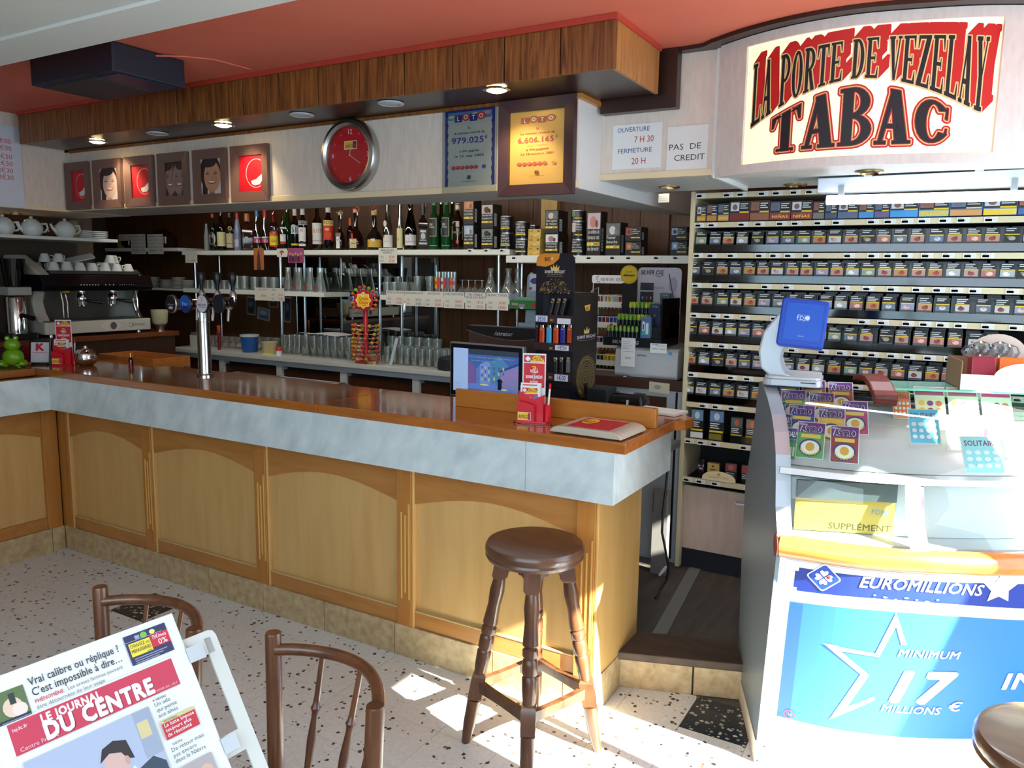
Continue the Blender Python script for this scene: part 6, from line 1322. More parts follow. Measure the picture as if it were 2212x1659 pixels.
def row(kind, u0, u1, n, y, z, label, grp, up=1, s_=1.0, rows=1, dy=.075, jit=.006):
    xa, xb = Py(u0, 600, y).x, Py(u1, 600, y).x; out = []
    for r in range(rows):
        for k in range(n):
            x = xa+(xb-xa)*(k/(n-1) if n > 1 else .5)+rnd.uniform(-jit, jit)+(.03 if r % 2 else 0)
            if any(abs(x-px) < .021 and abs(y+dy*r-py) < .05 for px, py in POSTS): x += .05
            out.append(glass(kind, x, y+dy*r+rnd.uniform(-jit, jit), z, '%s, %s from the coffee end%s' % (label, ordn[k], ('', ', second row', ', third row')[r]), grp, up, s_))
    return out
POSTS = [(Py(u, 600, YSH+.02).x, y) for u in (422, 606, 820, 1077) for y in (YSH+.02, YSH+.28)]
row('small', 436, 498, 6, YSH+.06, ZMD, 'small glass upside down at the shelf end', 'small glasses upside down', 0, 1, 2)
row('tumbler', 512, 528, 2, YSH+.06, ZMD, 'tumbler with a purple print', 'printed tumblers', 1, 1.2)
row('tumbler', 552, 592, 3, YSH+.06, ZMD, 'clear tumbler by the orange postcard', 'clear tumblers under the postcard', 1, 1.15, 2)
for k, o in enumerate(row('cone', 622, 694, 4, YSH+.08, ZMD, 'conical jug with a red dot', 'water jugs with red dots', 1, 1.0)):
    q = Print(cyl(.0472, .035, -math.pi/2-.3), base=.001); q.ell(0, 0, .016, .016, (190, 44, 34), 14); q.build('red_dot', o)
row('cone', 640, 690, 3, YSH+.21, ZMD, 'plain conical jug behind the dotted ones', 'plain conical jugs', 1, 1.0)
row('tumbler', 834, 868, 3, YSH+.06, ZMD-.004, 'clear tumbler above the Rhône card', 'tumblers above the wine cards', 1, 1, 2)
row('tall', 838, 862, 2, YSH+.22, ZMD-.004, 'tall glass behind the Rhône card tumblers', 'tall glasses behind the tumblers', 1, 1)
row('tumbler', 876, 896, 2, YSH+.07, ZMD-.004, 'stemless glass above the aligoté card', 'glasses above the aligoté card', 1, 1)
row('tall', 902, 930, 2, YSH+.07, ZMD-.004, 'long drink glass above the sauvignon card', 'long drink glasses', 1, 1.05)
for k, o in enumerate(row('tube', 943, 982, 7, YSH+.06, ZMD-.004, 'very tall narrow printed glass', 'tall tube glasses', 1, .95, 1, jit=.002)):
    q = Print(cyl(.0145, .06, -math.pi/2), base=.001); c = ((220, 150, 30), (190, 50, 40), (206, 206, 206), (180, 60, 60), (90, 110, 160), (200, 120, 60), (170, 170, 190))[k]; q.rect(-.012, 0, .012, .08, c, 6); q.rect(-.010, .03, .010, .055, (200, 60, 40), 6); q.build('print', o)
row('stem', 998, 1042, 4, YSH+.07, ZMD-.004, 'upside-down stem glass above the wine card', 'stem glasses upside down', 1, 1)
for u, y, lab in ((1060, YSH+.10, 'round clear carafe beside the post, above the cassis card'), (1098, YSH+.09, 'round clear carafe past the post, nearest the green box'), (1118, YSH+.20, 'round clear carafe behind the green box')): glass('carafe', Py(u, 600, y).x, y, ZMD-.004, lab, 'round carafes', 1, .95)
# worktop crowd
row('tumbler', 455, 512, 5, YC+.28, ZCN, 'red-banded glass behind the taps', 'red banded glasses', 1, 1.0)
for o in list(COL.objects):
    if o.get('group') == 'red banded glasses': q = Print(cyl(.031, .045, -math.pi/2), base=.0008); q.rect(-.03, 0, .03, .012, (190, 40, 60), 8); q.build('red_band', o)
row('tumbler', 556, 592, 3, YC+.34, ZCN, 'clear glass behind the blue bucket', 'glasses behind the buckets', 1, 1.1)
row('tall', 612, 655, 5, YC+.22, ZCN, 'tall glass past the small can', 'tall glasses by the small can', 1, 1.1, 2)
row('beer', 660, 752, 7, YC+.17, ZCN, 'footed beer glass before the lollipops', 'footed beer glasses', 1, 1.05, 2, .09)
row('tall', 836, 960, 9, YC+.16, ZCN, 'glass past the lollipop stand', 'glasses between lollipops and screen', 1, .9, 3, .09)
row('beer', 846, 945, 6, YC+.46, ZCN, 'footed glass by the mirror', 'footed glasses by the mirror', 1, 1.1)
# things on the worktop
def lz(name, label, cat, prof, mt, u, v, z, s_=1, y=None, n=24, grp=None, parts=()):
    p = Pz(u, v, z) if y is None else Py(u, v, y); t = thing(name, label, cat, (p.x, p.y, z), group=grp)
    MB().lathe(prof, mt, n=n).build('body', t)
    for nm_, pr_, m_ in parts: MB().lathe(pr_, m_, n=n).build(nm_, t)
    return t
def pin(u, y): return Py(u, 700, y).x
YB = YC+.13
t = thing('bucket', 'blue plastic bucket with a pale rim on the worktop', 'bucket', (pin(538, YB), YB, ZCN), group='tubs on the worktop')
MB().lathe([(.055, 0), (.058, .004), (.072, .135), (.068, .135), (.055, .006), (.0001, .006)], mat('bucket_blue', (34, 90, 160), .4), n=28).build('body', t); MB().lathe([(.074, .126), (.076, .14), (.070, .142), (.069, .13)], col((206, 210, 196)), n=28, cap=False).build('rim', t)
t = thing('tub', 'cream plastic tub with a yellow foot on the worktop', 'tub', (pin(580, YB-.02), YB-.02, ZCN), group='tubs on the worktop')
MB().lathe([(.046, .008), (.062, .09), (.066, .096), (.060, .094), (.045, .012), (.0001, .012)], col((206, 190, 140)), n=26).build('body', t); MB().lathe([(.055, 0), (.055, .008), (.046, .009), (.0001, .009)], col((214, 206, 90)), n=26).build('foot', t)
t = thing('small_can', 'little red and white can standing by the cream tub', 'can', (pin(601, YB-.06), YB-.06, ZCN))
MB().lathe([(.024, 0), (.024, .038)], WHITE, n=18).build('lower_half', t); MB().lathe([(.024, .038), (.024, .062), (.021, .066), (.0001, .066)], col((190, 40, 40)), n=18).build('upper_half', t)
t = thing('white_tub', 'white square box on the worktop beside the beer taps', 'box', (pin(419, YB), YB+.05, ZCN)); MB().rbox(-.07, -.05, 0, .07, .05, .10, .012, col((200, 200, 190))).build('body', t); MB().rbox(-.06, -.045, .10, .06, .045, .125, .01, col((120, 110, 100))).build('contents', t)
o = MB().box(-.06, -.015, 0, .06, .015, .014, col((90, 60, 40))).box(-.03, -.012, .014, .05, .012, .02, col((150, 120, 60))).build('knife_sheath', label='short brown leather sheath lying before the beer glasses', cat='sheath'); o.location = Pz(640, 762, ZCN); o.location.y = max(o.location.y, YC+.04); o.rotation_euler = (0, 0, .15)
for k, (u, c1, c2, n_) in enumerate(((836, (120, 70, 50), (150, 90, 60), 1), (858, (214, 200, 120), (90, 80, 60), 5))):
    p = Pz(u, 779, ZCN); b = MB().cbox(0, 0, 0, .06, .035, .022, col(c1))
    for q_ in range(n_): b.cbox(-.024+.012*q_, 0, .0005, .005, .0355, .022, col(c2))
    b.build('matchbox', label=('brown ribbed matchbox lying at the worktop edge', 'cream and black striped matchbox lying at the worktop edge')[k], cat='matchbox', loc=(p.x, YC+.05, ZCN))
o = MB().rbox(-.012, -.003, 0, .012, .003, .20, .002, col((190, 200, 206))).build('spatula', label='white plastic spatula leaning among the glasses past the lollipop stand', cat='spatula'); o.location = (pin(843, YC+.10), YC+.10, ZCN+.002); o.rotation_euler = (0, .30, 0)
pp = MB(); pp.loft([[(-.16+.32*k/8, y, .010*math.sin(k/8*math.pi)+z) for z in (0, .004) for y in ((-.10, .10) if z == 0 else (.10, -.10))] for k in range(9)], PAPER)
o = pp.build('paper_pile', label='curled sheets of paper lying over the beer glasses', cat='papers'); o.location = (pin(706, YC+.22), YC+.235, ZCN+.172)
MB().box(-.30, -.012, 0, .10, .012, .005, col((150, 156, 140))).build('tray_edge', o)
# ------------------------------------------------------------------ lollipop stand
YL = YC+.075; xl = pin(790, YL)
ls = thing('lollipop_stand', 'tall red lollipop stand with a flower shaped yellow logo', 'display stand', (xl, YL, ZCN))
MB().lathe([(.035, .0), (.033, .02), (.018, .06), (.0165, .40), (.0001, .40)], RED, n=18).build('column', ls)
fb = MB()
for k in range(5):
    a = 2*math.pi*k/5+.3; fb.tube([(.02*math.cos(a), .02*math.sin(a), .022), (.06*math.cos(a), .06*math.sin(a), .012), (.085*math.cos(a), .07*math.sin(a), .008)], [.016, .014, .008], RED, 8)
fb.build('foot', ls)
zc_ = Py(780, 648, YL).z-ZCN; fr = .073
fl_ = [(fr*(1+.05*math.cos(12*a))*math.cos(a), zc_+fr*(1+.05*math.cos(12*a))*math.sin(a)) for a in [2*math.pi*k/96 for k in range(96)]]
FC = Matrix.Rotation(math.radians(18), 4, 'Z')
MB().prism(fl_, .026, .04, RED, FC @ XZ @ Matrix.Translation((0, 0, 0))).build('flower_board', ls)
q = Print(lambda a, b, h: tuple(FC @ Vector((a, -.040-h, b))), base=.0008)
pet = lambda r, e: [(r*(1+e*math.cos(8*t))*math.cos(t), zc_+r*(1+e*math.cos(8*t))*math.sin(t)) for t in [2*math.pi*k/96 for k in range(96)]]
q.poly(pet(.055, .10), (240, 226, 160)); q.poly(pet(.050, .10), (244, 196, 20)); q.text('Chupa', 0, zc_+.004, .021, (206, 40, 30), 2, width=.068, shear=.12); q.text('Chups', 0, zc_-.024, .021, (206, 40, 30), 2, width=.068, shear=.12); q.ell(-.006, zc_+.032, .016, .008, (220, 210, 190), 12); q.path([(-.012, zc_-.034), (.004, zc_-.040), (.02, zc_-.034)], .003, (206, 40, 30)); q.build('logo', ls)
LC = [((206, 90, 30), 'orange'), ((206, 150, 40), 'golden'), ((120, 170, 40), 'green'), ((190, 50, 60), 'red'), ((50, 80, 160), 'blue'), ((170, 110, 50), 'caramel')]
lme = []
for c, nme in LC:
    b = MB(); b.ball((0, 0, 0), .0135, col(c, .25), 10); b.tube([(0, 0, -.013), (0, 0, -.060)], .0018, WHITE, 5)
    b.ball((0, 0, .0005), .0137, mat('wrap_%s' % nme, tuple(min(255, int(k*1.25+30)) for k in c), .3), 10, None, (.55, 1.0, .55)); lme.append(b.mesh('lollipop'))
WTL = ((0,)*6+(1,)*5+(2,)*2+(3,)*2+(4,)+(5,)*4)
nl = 0
def lolly(p, d, k, ring, where=''):
    o = link('lollipop', lme[k]); d = Vector(d).normalized(); o.matrix_world = Matrix.Translation(p) @ d.to_track_quat('Z', 'Y').to_matrix().to_4x4()
    o['label'] = '%s wrapped lollipop %s the red stand%s' % (LC[k][1], ring, where); o['category'] = 'lollipop'; o['group'] = '%s lollipops %s the red stand' % (LC[k][1], ring)
B0 = Vector((xl, YL, ZCN))
for k in range(13):
    a = math.radians(-42+k*21.5); rr_ = fr+.022; v = FC @ Vector((rr_*math.cos(a), -.030, zc_+rr_*math.sin(a))); dv = FC @ Vector((math.cos(a), 0, math.sin(a)))
    lolly(B0+v, dv, (0, 0, 0, 3, 0, 2, 0, 3, 2, 0, 4, 0, 0)[k], 'around the logo of', ', %s from the till side' % ordn[k])
for r in range(9):
    z = .275-.030*r
    for k in range(10):
        a = 2*math.pi*(k+.5*(r % 2))/10+r*.2
        if math.sin(a) > .75: continue
        lolly(B0+Vector((.098*math.cos(a), .085*math.sin(a), z)), (math.cos(a), math.sin(a), .06), WTL[rnd.randrange(len(WTL))], 'in the %s tier of' % names9[r], ', towards the beer glasses' if math.cos(a) < -.45 else ', towards the till' if math.cos(a) > .45 else ', facing the room' if math.sin(a) < 0 else ', behind the column')
# ------------------------------------------------------------------ coffee corner
XC = -4.40
kb = thing('back_cabinet', 'brown wooden cabinet top carrying the coffee machine', 'cabinet', (-4.62, .85, .152))
MB().box(-.25, -.75, 0, .27, .68, 1.02, W_DOOR).build('body', kb); MB().box(-.26, -.76, 1.02, .30, .70, 1.055, wood('cabinet_top_wood', (104, 52, 22), (126, 68, 30), (1, .2, 1), .3, 24)).build('top', kb, .003)
ZCM = 1.2075
cm = thing('coffee_machine', 'cream and black two-group espresso machine with cups on top', 'coffee machine', (XC, .555, ZCM)); CMW = .80
IV = mat('machine_ivory', (206, 200, 184), .3)
YX = Matrix(((1, 0, 0, 0), (0, 0, 1, 0), (0, 1, 0, 0), (0, 0, 0, 1)))         # (a,b,c) -> x=a, y=c, z=b
MB().rbox(-.46, -.0, .02, .02, CMW, .105, .02, IV).build('drip_tray_body', cm, .006)
MB().box(-.20, .03, .105, .005, CMW-.03, .110, mat('grille_steel', (120, 112, 104), .35, .8)).build('drip_grille', cm)
cheek = [(-.46, .10), (-.05, .10), (-.10, .16), (-.13, .24), (-.10, .31), (-.02, .36), (-.02, .42), (-.10, .47), (-.30, .56), (-.46, .56)]
for y0, y1 in ((.005, .085), (CMW-.05, CMW-.01)): MB().prism(cheek if y0 < .1 else [(x, min(z, .47)) for x, z in cheek], y0, y1, IV if y0 < .1 else STEEL, YX).build('side_cheek', cm, .012)
MB().box(-.30, .085, .105, -.24, CMW-.05, .34, mat('splash_steel', (110, 108, 104), .3, .8)).build('back_panel', cm)
MB().prism([(-.25, .315), (.03, .315), (.05, .35), (.02, .425), (-.25, .43)], -.01, CMW+.01, mat('machine_black', (16, 16, 20), .2), YX).build('control_panel', cm, .006)
MB().box(-.46, .085, .43, -.02, CMW-.05, .455, mat('cup_rail', (90, 84, 76), .35, .6)).build('cup_tray', cm, .004)
bt = MB()
for k in range(7): bt.ball((.047-.001, .25+.021*k, .358), .0048, WHITE, 6)
for k in range(3): bt.ball((.046, .43+.03*k, .358), .0048, WHITE, 6)
for k in range(7): bt.ball((.046, .54+.018*k, .358), .0035, GREY, 6)
o = bt.build('buttons', cm); o['kind'] = 'stuff'
for y in (.31, .545):
    g = MB().lathe([(.030, .235), (.034, .245), (.034, .275), (.028, .285), (.028, .315)], CHROME, TR(-.06, y, 0), n=18).build('group_head', cm)
    MB().tube([(-.06, y, .250), (-.01, y+.03, .245), (.035, y+.10, .232)], [.010, .011, .013], BLACK, 10).tube([(-.06, y-.012, .235), (-.06, y-.016, .205)], .006, CHROME, 8).tube([(-.06, y+.012, .235), (-.06, y+.016, .205)], .006, CHROME, 8).lathe([(.032, .215), (.034, .240)], CHROME, TR(-.06, y, 0), n=16).build('portafilter', g)
for y in (.145, .175, CMW-.09): MB().tube([(-.03, y, .315), (-.015, y+.004, .24), (-.02, y+.008, .13)], .006, CHROME, 8).build('steam_pipe', cm)
MB().lathe([(.022, 0), (.025, .006), (.018, .014), (.0001, .014)], mat('yellow_cap', (206, 180, 40), .3), Matrix.Translation((.01, .16, .305)), n=14).build('steam_knob', cm)
q = Print(lambda a, b, h: (.0205+h, a, b), base=.001); q.ell(.47, .062, .075, .036, (216, 210, 196), 24); q.ell(.49, .062, .026, .028, (110, 100, 96), 20); q.ell(.49, .062, .018, .020, (90, 84, 84), 16); q.text('Queeny', .685, .055, .022, (90, 70, 50), 0, width=.11, shear=.3); q.ring(.60+.025, .062, .016, .016, .003, (90, 70, 50), 16); q.build('badge', cm)
for x, y in ((-.40, .06), (-.03, .06), (-.40, CMW-.08), (-.03, CMW-.08)): MB().lathe([(.016, 0), (.014, .022)], STEEL, TR(x, y, 0), n=12).build('foot', cm)
# cups on the machine
def add_cup(p, lab, grp, s_=1.0, up=1, rz=0, me={}):
    k = up
    if k not in me:
        P = [(.022, 0), (.024, .004), (.038, .045), (.041, .058), (.038, .058), (.034, .045), (.020, .006), (.0001, .006)]
        b = MB(); b.lathe([(r, h if up else .058-h) for r, h in P], mat('china_white', (218, 218, 212), .25), n=14, open_=True); b.tube([(.036, 0, .046), (.055, 0, .044), (.058, 0, .030), (.050, 0, .018), (.032, 0, .018)], .0045, mat('china_white', None), 6); me[k] = b.mesh('coffee_cup')
    o = link('coffee_cup', me[k]); o.location = p; o.rotation_euler = (0, 0, rz); o.scale = (s_, s_, s_); o['label'] = lab; o['category'] = 'cup'; o['group'] = grp; return o
rc = random.Random(11); ZT_ = ZCM+.456
n = 0
for r, x in enumerate((-.075, -.17, -.27)):
    for k in range(7):
        y = .135+.093*k+(.04 if r % 2 else 0)
        if y > CMW-.10: continue
        add_cup((XC+x, .555+y, ZT_), 'upside-down white cup on the coffee machine, %s from the grinder in the %s row' % (ordn[k], ('front', 'middle', 'back')[r]), 'cups on the coffee machine', rc.uniform(.92, 1.08), 0, rc.uniform(0, 6)); n += 1
for x, y, lab in ((-.12, .20, 'white cup balanced on others at the cream side of the coffee machine'), (-.22, .16, 'white cup at the back of the upper tier on the coffee machine, cream side'), (-.12, .58, 'white cup on the upper tier of the machine, over the second group'), (-.20, .66, 'white cup on the upper tier at the plain end of the machine')): add_cup((XC+x, .555+y, ZT_+.058), lab, 'upper tier cups on the coffee machine', 1, 0, rc.uniform(0, 6))
o = MB().rbox(-.09, -.05, 0, .09, .05, .006, .01, col((196, 196, 186))).build('cloth', label='folded pale cloth lying over the cups on the coffee machine', cat='cloth'); o.location = (XC-.16, .555+.38, ZT_+.085); o.rotation_euler = (.35, -.25, 1.2)
# grinder
gr = thing('coffee_grinder', 'steel and black coffee grinder beside the coffee machine', 'grinder', (XC-.05, .42, ZCM)); 
MB().rbox(-.10, -.09, 0, .08, .09, .04, .02, BLACK).build('base', gr, .004); MB().lathe([(.06, .04), (.062, .27), (.05, .29)], CHROME, TR(-.02, 0, 0), n=22).build('drum', gr)
MB().box(-.09, -.075, .29, .05, .075, .345, col((170, 170, 166))).build('label_collar', gr, .006); MB().lathe([(.05, .345), (.075, .53), (.07, .53), (.045, .35)], thin_glass('smoked_hopper', (90, 80, 76), .1), TR(-.02, 0, 0), n=20, open_=True).build('bean_hopper', gr); MB().tube([(.05, .0, .16), (.13, .03, .14)], [.014, .016], BLACK, 8).build('spout', gr)
# shelf with teapots along the side wall
ts = thing('teapot_shelf', 'white shelf with teapots on the side wall above the coffee machine', 'shelf', (-4.86, -.4, 1.87))
a = Px(0, 507, -4.42); b = Px(251, 523, -4.42)
MB().box(0, -.8, 0, .46, b.y+.4, .022, SHELF).build('board', ts, .002); zt = 1.893
for y in (-.3, .3): MB().box(.0, y, -.05, .20, y+.012, 0, SHELF).build('bracket', ts)
CH = mat('china_white', None)
def teapot(u, lab, s_=1.0, x=-4.50):
    p = Px(u, 490, x); t = thing('teapot', lab, 'teapot', (x, p.y, zt), 0, 'white teapots')
    MB().lathe([(.045*s_, 0), (.062*s_, .02*s_), (.070*s_, .05*s_), (.062*s_, .08*s_), (.042*s_, .098*s_)], CH, n=22).build('body', t)
    MB().lathe([(.044*s_, .097*s_), (.030*s_, .110*s_), (.009*s_, .114*s_), (.012*s_, .126*s_), (.0001, .132*s_)], CH, n=16).build('lid', t)
    MB().tube([(0, .060*s_, .08*s_), (0, .100*s_, .085*s_), (0, .108*s_, .055*s_), (0, .090*s_, .030*s_), (0, .062*s_, .028*s_)], .007*s_, CH, 8).build('handle', t)
    MB().tube([(0, -.055*s_, .03*s_), (0, -.085*s_, .06*s_), (0, -.100*s_, .088*s_)], [.014*s_, .010*s_, .007*s_], CH, 8).build('spout', t)
teapot(6, 'white teapot cut by the picture edge'); teapot(68, 'white teapot with a knob lid between two amber jars'); teapot(140, 'white teapot nearest the stacked white dishes')
for u, lab in ((40, 'small dark amber jug between the first two teapots'), (101, 'amber glass jug between the second and third teapots')):
    p = Px(u, 490, -4.55); MB().lathe([(.035, 0), (.048, .03), (.045, .07), (.030, .09), (.034, .10)], liq((70, 34, 12)), n=16).build('amber_jug', label=lab, cat='jug', group='amber jugs', loc=(-4.55, p.y, zt))
for u, h_, r_, lab in ((183, .06, .055, 'low stack of white dishes next to the third teapot'), (213, .065, .062, 'taller stack of white dishes at the shelf end')):
    p = Px(u, 500, -4.55); b = MB()
    for k in range(4): b.lathe([(r_*.6, .014*k), (r_, .014*k+.010), (r_, .014*k+.0135), (r_*.55, .014*k+.006)], CH, n=20, cap=False)
    b.build('dish_stack', label=lab, cat='dishes', group='dish stacks', loc=(-4.55, p.y, zt))
# dark jars and boxes at the back corner, plates on the small shelf
zb = ZBT+.0301
def bk(u, v, prof, mt, lab, cat, name, y=YSH+.25, z=None, n=18): p = Py(u, v, y); return MB().lathe(prof, mt, n=n).build(name, label=lab, cat=cat, loc=(p.x, y, z or zb))
for u, c, s_, lab in ((277, (46, 16, 14), 1.0, 'dark red pot behind the first price list'), (303, (50, 18, 14), .9, 'dark red pot between the two price lists'), (318, (40, 14, 12), 1.2, 'larger dark red pot over the second price list'), (352, (44, 16, 14), 1.5, 'big round dark red dish behind the price lists')):
    bk(u, 490, [(.04*s_, 0), (.07*s_, .03*s_), (.072*s_, .07*s_), (.05*s_, .10*s_), (.02*s_, .115*s_), (.0001, .125*s_)], liq(c), lab, 'pot', 'clay_pot')
MB().lathe([(.035, 0), (.035, .13), (.03, .136)], col((150, 146, 96)), n=18).build('storage_tin', label='pale yellow tin at the back of the teapot shelf end', cat='tin', loc=(-4.78, 1.03, zt))
bk(262, 480, [(.045, 0), (.045, .12), (.04, .126)], col((170, 150, 90)), 'short cream tin on the dark corner shelf beside the pots', 'tin', 'storage_tin', y=YSH+.22)
for k, u in enumerate((332, 360, 385, 405)):
    b = MB(); p = Py(u, 600, YSH+.2)
    for q_ in range(9-k % 2*2): b.lathe([(.035, .011*q_), (.062, .011*q_+.008), (.062, .011*q_+.0105), (.03, .011*q_+.004)], CH, n=18, cap=False)
    b.build('saucer_stack', label='stack of white saucers on the small shelf, %s from the coffee machine' % ('first', 'second', 'third', 'fourth')[k], cat='saucers', group='saucer stacks', loc=(p.x, YSH+.2, ZMD-.0095))
# cream tamper bin and things beside the machine
t = thing('knock_bin', 'cream tub on a steel foot beside the coffee machine', 'tub', (-4.40, 1.44, 1.2075)); MB().lathe([(.045, .055), (.056, .07), (.064, .165), (.0001, .165)], col((200, 190, 150)), n=22).build('tub', t); MB().lathe([(.03, 0), (.03, .03), (.045, .055), (.0001, .055)], STEEL, n=18).build('foot', t)
# ------------------------------------------------------------------ things on the bar top
ZB = ZB1+.0006
fg = thing('frog_figure', 'bright green squatting frog figure on the bar', 'figurine', Pz(30, 792, ZB), .9)
FGM = mat('frog_green', (110, 160, 20), .3)
b = MB(); b.ball((0, 0, .055), .052, FGM, 16, None, (1.05, .9, 1.0)); b.ball((0, -.01, .125), .040, FGM, 16, None, (1.05, .95, .9))
for s_ in (-1, 1): b.ball((s_*.020, -.012, .162), .015, FGM, 10); b.ball((s_*.05, -.02, .022), .026, FGM, 10, None, (1, 1.4, .8)); b.ball((s_*.03, -.048, .012), .016, FGM, 8, None, (1, 1.5, .6))
b.build('body', fg)
for s_ in (-1, 1): MB().ball((s_*.020, -.024, .164), .0065, WHITE, 8).build('eye', fg)
MB().ball((0, .0, 0), .055, mat('balloon_red', (150, 16, 24), .25), 16, None, (1, .6, 1.05)).build('red_heart', label='red rounded ornament behind the frog figure', cat='ornament', loc=Pz(44, 788, ZB)+Vector((-.06, .09, .058)))
MB().lathe([(.022, 0), (.026, .012), (.020, .022), (.0001, .020)], mat('copper', (200, 140, 100), .25, .9), n=16).build('copper_cup', label='tiny copper cup between the frog and the letter stand', cat='cup', loc=Pz(57, 791, ZB))
kt = thing('card_stand', 'black framed white card with a red letter K', 'card stand', Pz(87, 787, ZB)+Vector((0, .0, 0)), .62)
TK_ = Matrix.Rotation(math.radians(-10), 4, 'X')
MB().rbox(-.062, -.006, 0, .062, .006, .145, .008, BLACK, TK_).build('frame', kt, .003); MB().box(-.05, -.03, 0, .05, .04, .012, BLACK).build('foot', kt)
q = Print(lambda a, b, h: tuple(TK_ @ Vector((a, -.006-h, b))), base=.001); q.rect(-.050, .012, .050, .128, (214, 206, 214)); q.text('K', 0, .082, .038, (200, 30, 50), 6, width=.05); q.rect(-.04, .066, .04, .070, (206, 120, 130)); q.build('card', kt)
def amigo(loc, rz, label, full=True):
    t = thing('leaflet_holder', label, 'leaflet holder', loc, rz, 'red leaflet holders')
    RD_ = mat('holder_red', (206, 22, 40), .25)
    MB().box(-.058, -.025, 0, .058, .055, .006, RD_).build('base', t)
    MB().prism([(-.052, 0), (.040, 0), (.040, .105), (.0, .088), (-.025, .10), (-.04, .115), (-.052, .115)], -.006, -.002, RD_, XZ @ Matrix.Translation((0, 0, .0))).build('front_pocket', t)
    MB().prism([(-.055, 0), (.010, 0), (.010, .068), (-.010, .075), (-.055, .085)], .022, .026, RD_, XZ).box(-.055, -.022, 0, -.052, .0, .075, RD_).box(.007, -.022, 0, .010, .0, .068, RD_).build('small_pocket', t)
    MB().box(-.055, .03, 0, .042, .034, .13, RD_).box(-.055, .0, 0, -.052, .034, .12, RD_).box(.039, .0, 0, .042, .034, .105, RD_).build('back_plate', t)
    MB().lathe([(.014, 0), (.014, .07), (.012, .07), (.012, .002)], RD_, TR(.055, .012, 0), n=12).build('pen_tube', t)
    def leaf(y, z0, z1, x0, x1, name):
        W, H = x1-x0, z1-z0; o = MB().box(x0, y, z0, x1, y+.0012, z1, PAPER).build(name, t); q = Print(front(x0, y, z0), base=.0006)
        return q, W, H
    q, W, H = leaf(.024, .02, .262, -.046, .044, 'tall_leaflet')
    q.rect(W*.05, H*.86, W*.95, H*.975, (190, 30, 44)); q.ell(W*.62, H*.865, W*.30, H*.10, (240, 196, 30), 20, 0, 180); q.text('AMIGO', W*.60, H*.885, H*.06, (150, 20, 40), 2, width=W*.52); q.poly(rot(rsq(.008, .002), W*.22, H*.915, math.pi/4), (226, 220, 230))
    q.rect(W*.05, H*.46, W*.95, H*.845, (200, 24, 36)); q.path([(W*.42, H*.79), (W*.55, H*.79), (W*.57, H*.76), (W*.45, H*.755)], .004, (240, 190, 40)); q.text('VOILÀ', W*.5, H*.695, H*.05, WHI, 3, width=W*.34); q.text('UNE', W*.5, H*.665, H*.016, WHI, 0); q.text('BONNE RAISON', W*.5, H*.605, H*.048, WHI, 3, width=W*.72); q.text('DE', W*.5, H*.580, H*.014, WHI, 0); q.text('REVENIR', W*.5, H*.535, H*.032, WHI, 2, width=W*.34); q.rect(W*.12, H*.49, W*.88, H*.505, (240, 150, 50)); q.build('print', t)
    q, W, H = leaf(.012, .03, .150, -.050, .030, 'leaflet'); q.rect(W*.86, H*.8, W*.92, H*.86, IB); q.rect(W*.1, H*.9, W*.8, H*.95, (200, 60, 50)); q.build('print', t)
    q, W, H = leaf(.006, .02, .140, -.050, .026, 'leaflet')
    q.rect(W*.10, H*.76, W*.88, H*.93, (200, 50, 56)); q.ell(W*.60, H*.765, W*.30, H*.16, (240, 196, 30), 18, 0, 180); q.text('AMIGO', W*.58, H*.80, H*.09, (150, 20, 40), 2, width=W*.52); q.poly(rot(rsq(.006, .0015), W*.22, H*.85, math.pi/4), (226, 220, 230)); q.rect(W*.08, H*.02, W*.90, H*.74, (206, 44, 50)); q.ell(W*.82, H*.60, W*.13, H*.10, (90, 110, 190), 12); q.text('Bulletin', W*.35, H*.58, H*.06, WHI, 1); q.rect(W*.12, H*.30, W*.76, H*.46, (230, 190, 190)); q.build('print', t)
    q = Print(front(0, -.0265, 0), base=.0008); q.rect(-.052, .012, -.001, .042, (226, 220, 206)); q.rect(-.0505, .0135, -.012, .0405, (240, 196, 30)); q.rect(-.012, .0135, -.0025, .0405, (170, 30, 44)); q.text('AMIGO', -.028, .018, .014, (150, 20, 40), 2, width=.042); q.build('sticker', t)
    pn_ = MB(); pn_.tube([(.055, .012, .004), (.061, .012, .105), (.063, .012, .130)], .0038, WHITE, 8); pn_.tube([(.063, .012, .130), (.064, .012, .150)], .0042, RED, 8); pn_.build('pen', t); return t
pa = Pz(1150, 912, ZB); am = amigo(pa, .30, 'red leaflet holder with tall lottery leaflet and a pen, in front of the wooden upstand')
cb_ = MB(); cb_.tube([pa+Vector(v) for v in ((.06, .02, .004), (.10, -.03, .003), (.02, -.075, .003), (-.05, -.06, .003), (-.06, -.03, .003))], .0014, BLACK, 5); cb_.build('pen_cord', label='thin black cord looping from the red leaflet holder', cat='cord')
pl_ = Pz(138, 789, ZB); copy_tree(am, loc=pl_, rz=.62, label='red leaflet holder at the far bar end beside the steel sugar bowl')
sb_ = thing('sugar_bowl', 'round shiny steel sugar bowl with a lid', 'bowl', Pz(186, 789, ZB)); MB().lathe([(.035, 0), (.055, .015), (.064, .045), (.056, .072)], CHROME, n=26).build('bowl', sb_); MB().lathe([(.057, .072), (.040, .092), (.012, .100), (.012, .112), (.0001, .116)], CHROME, n=22).build('lid', sb_)
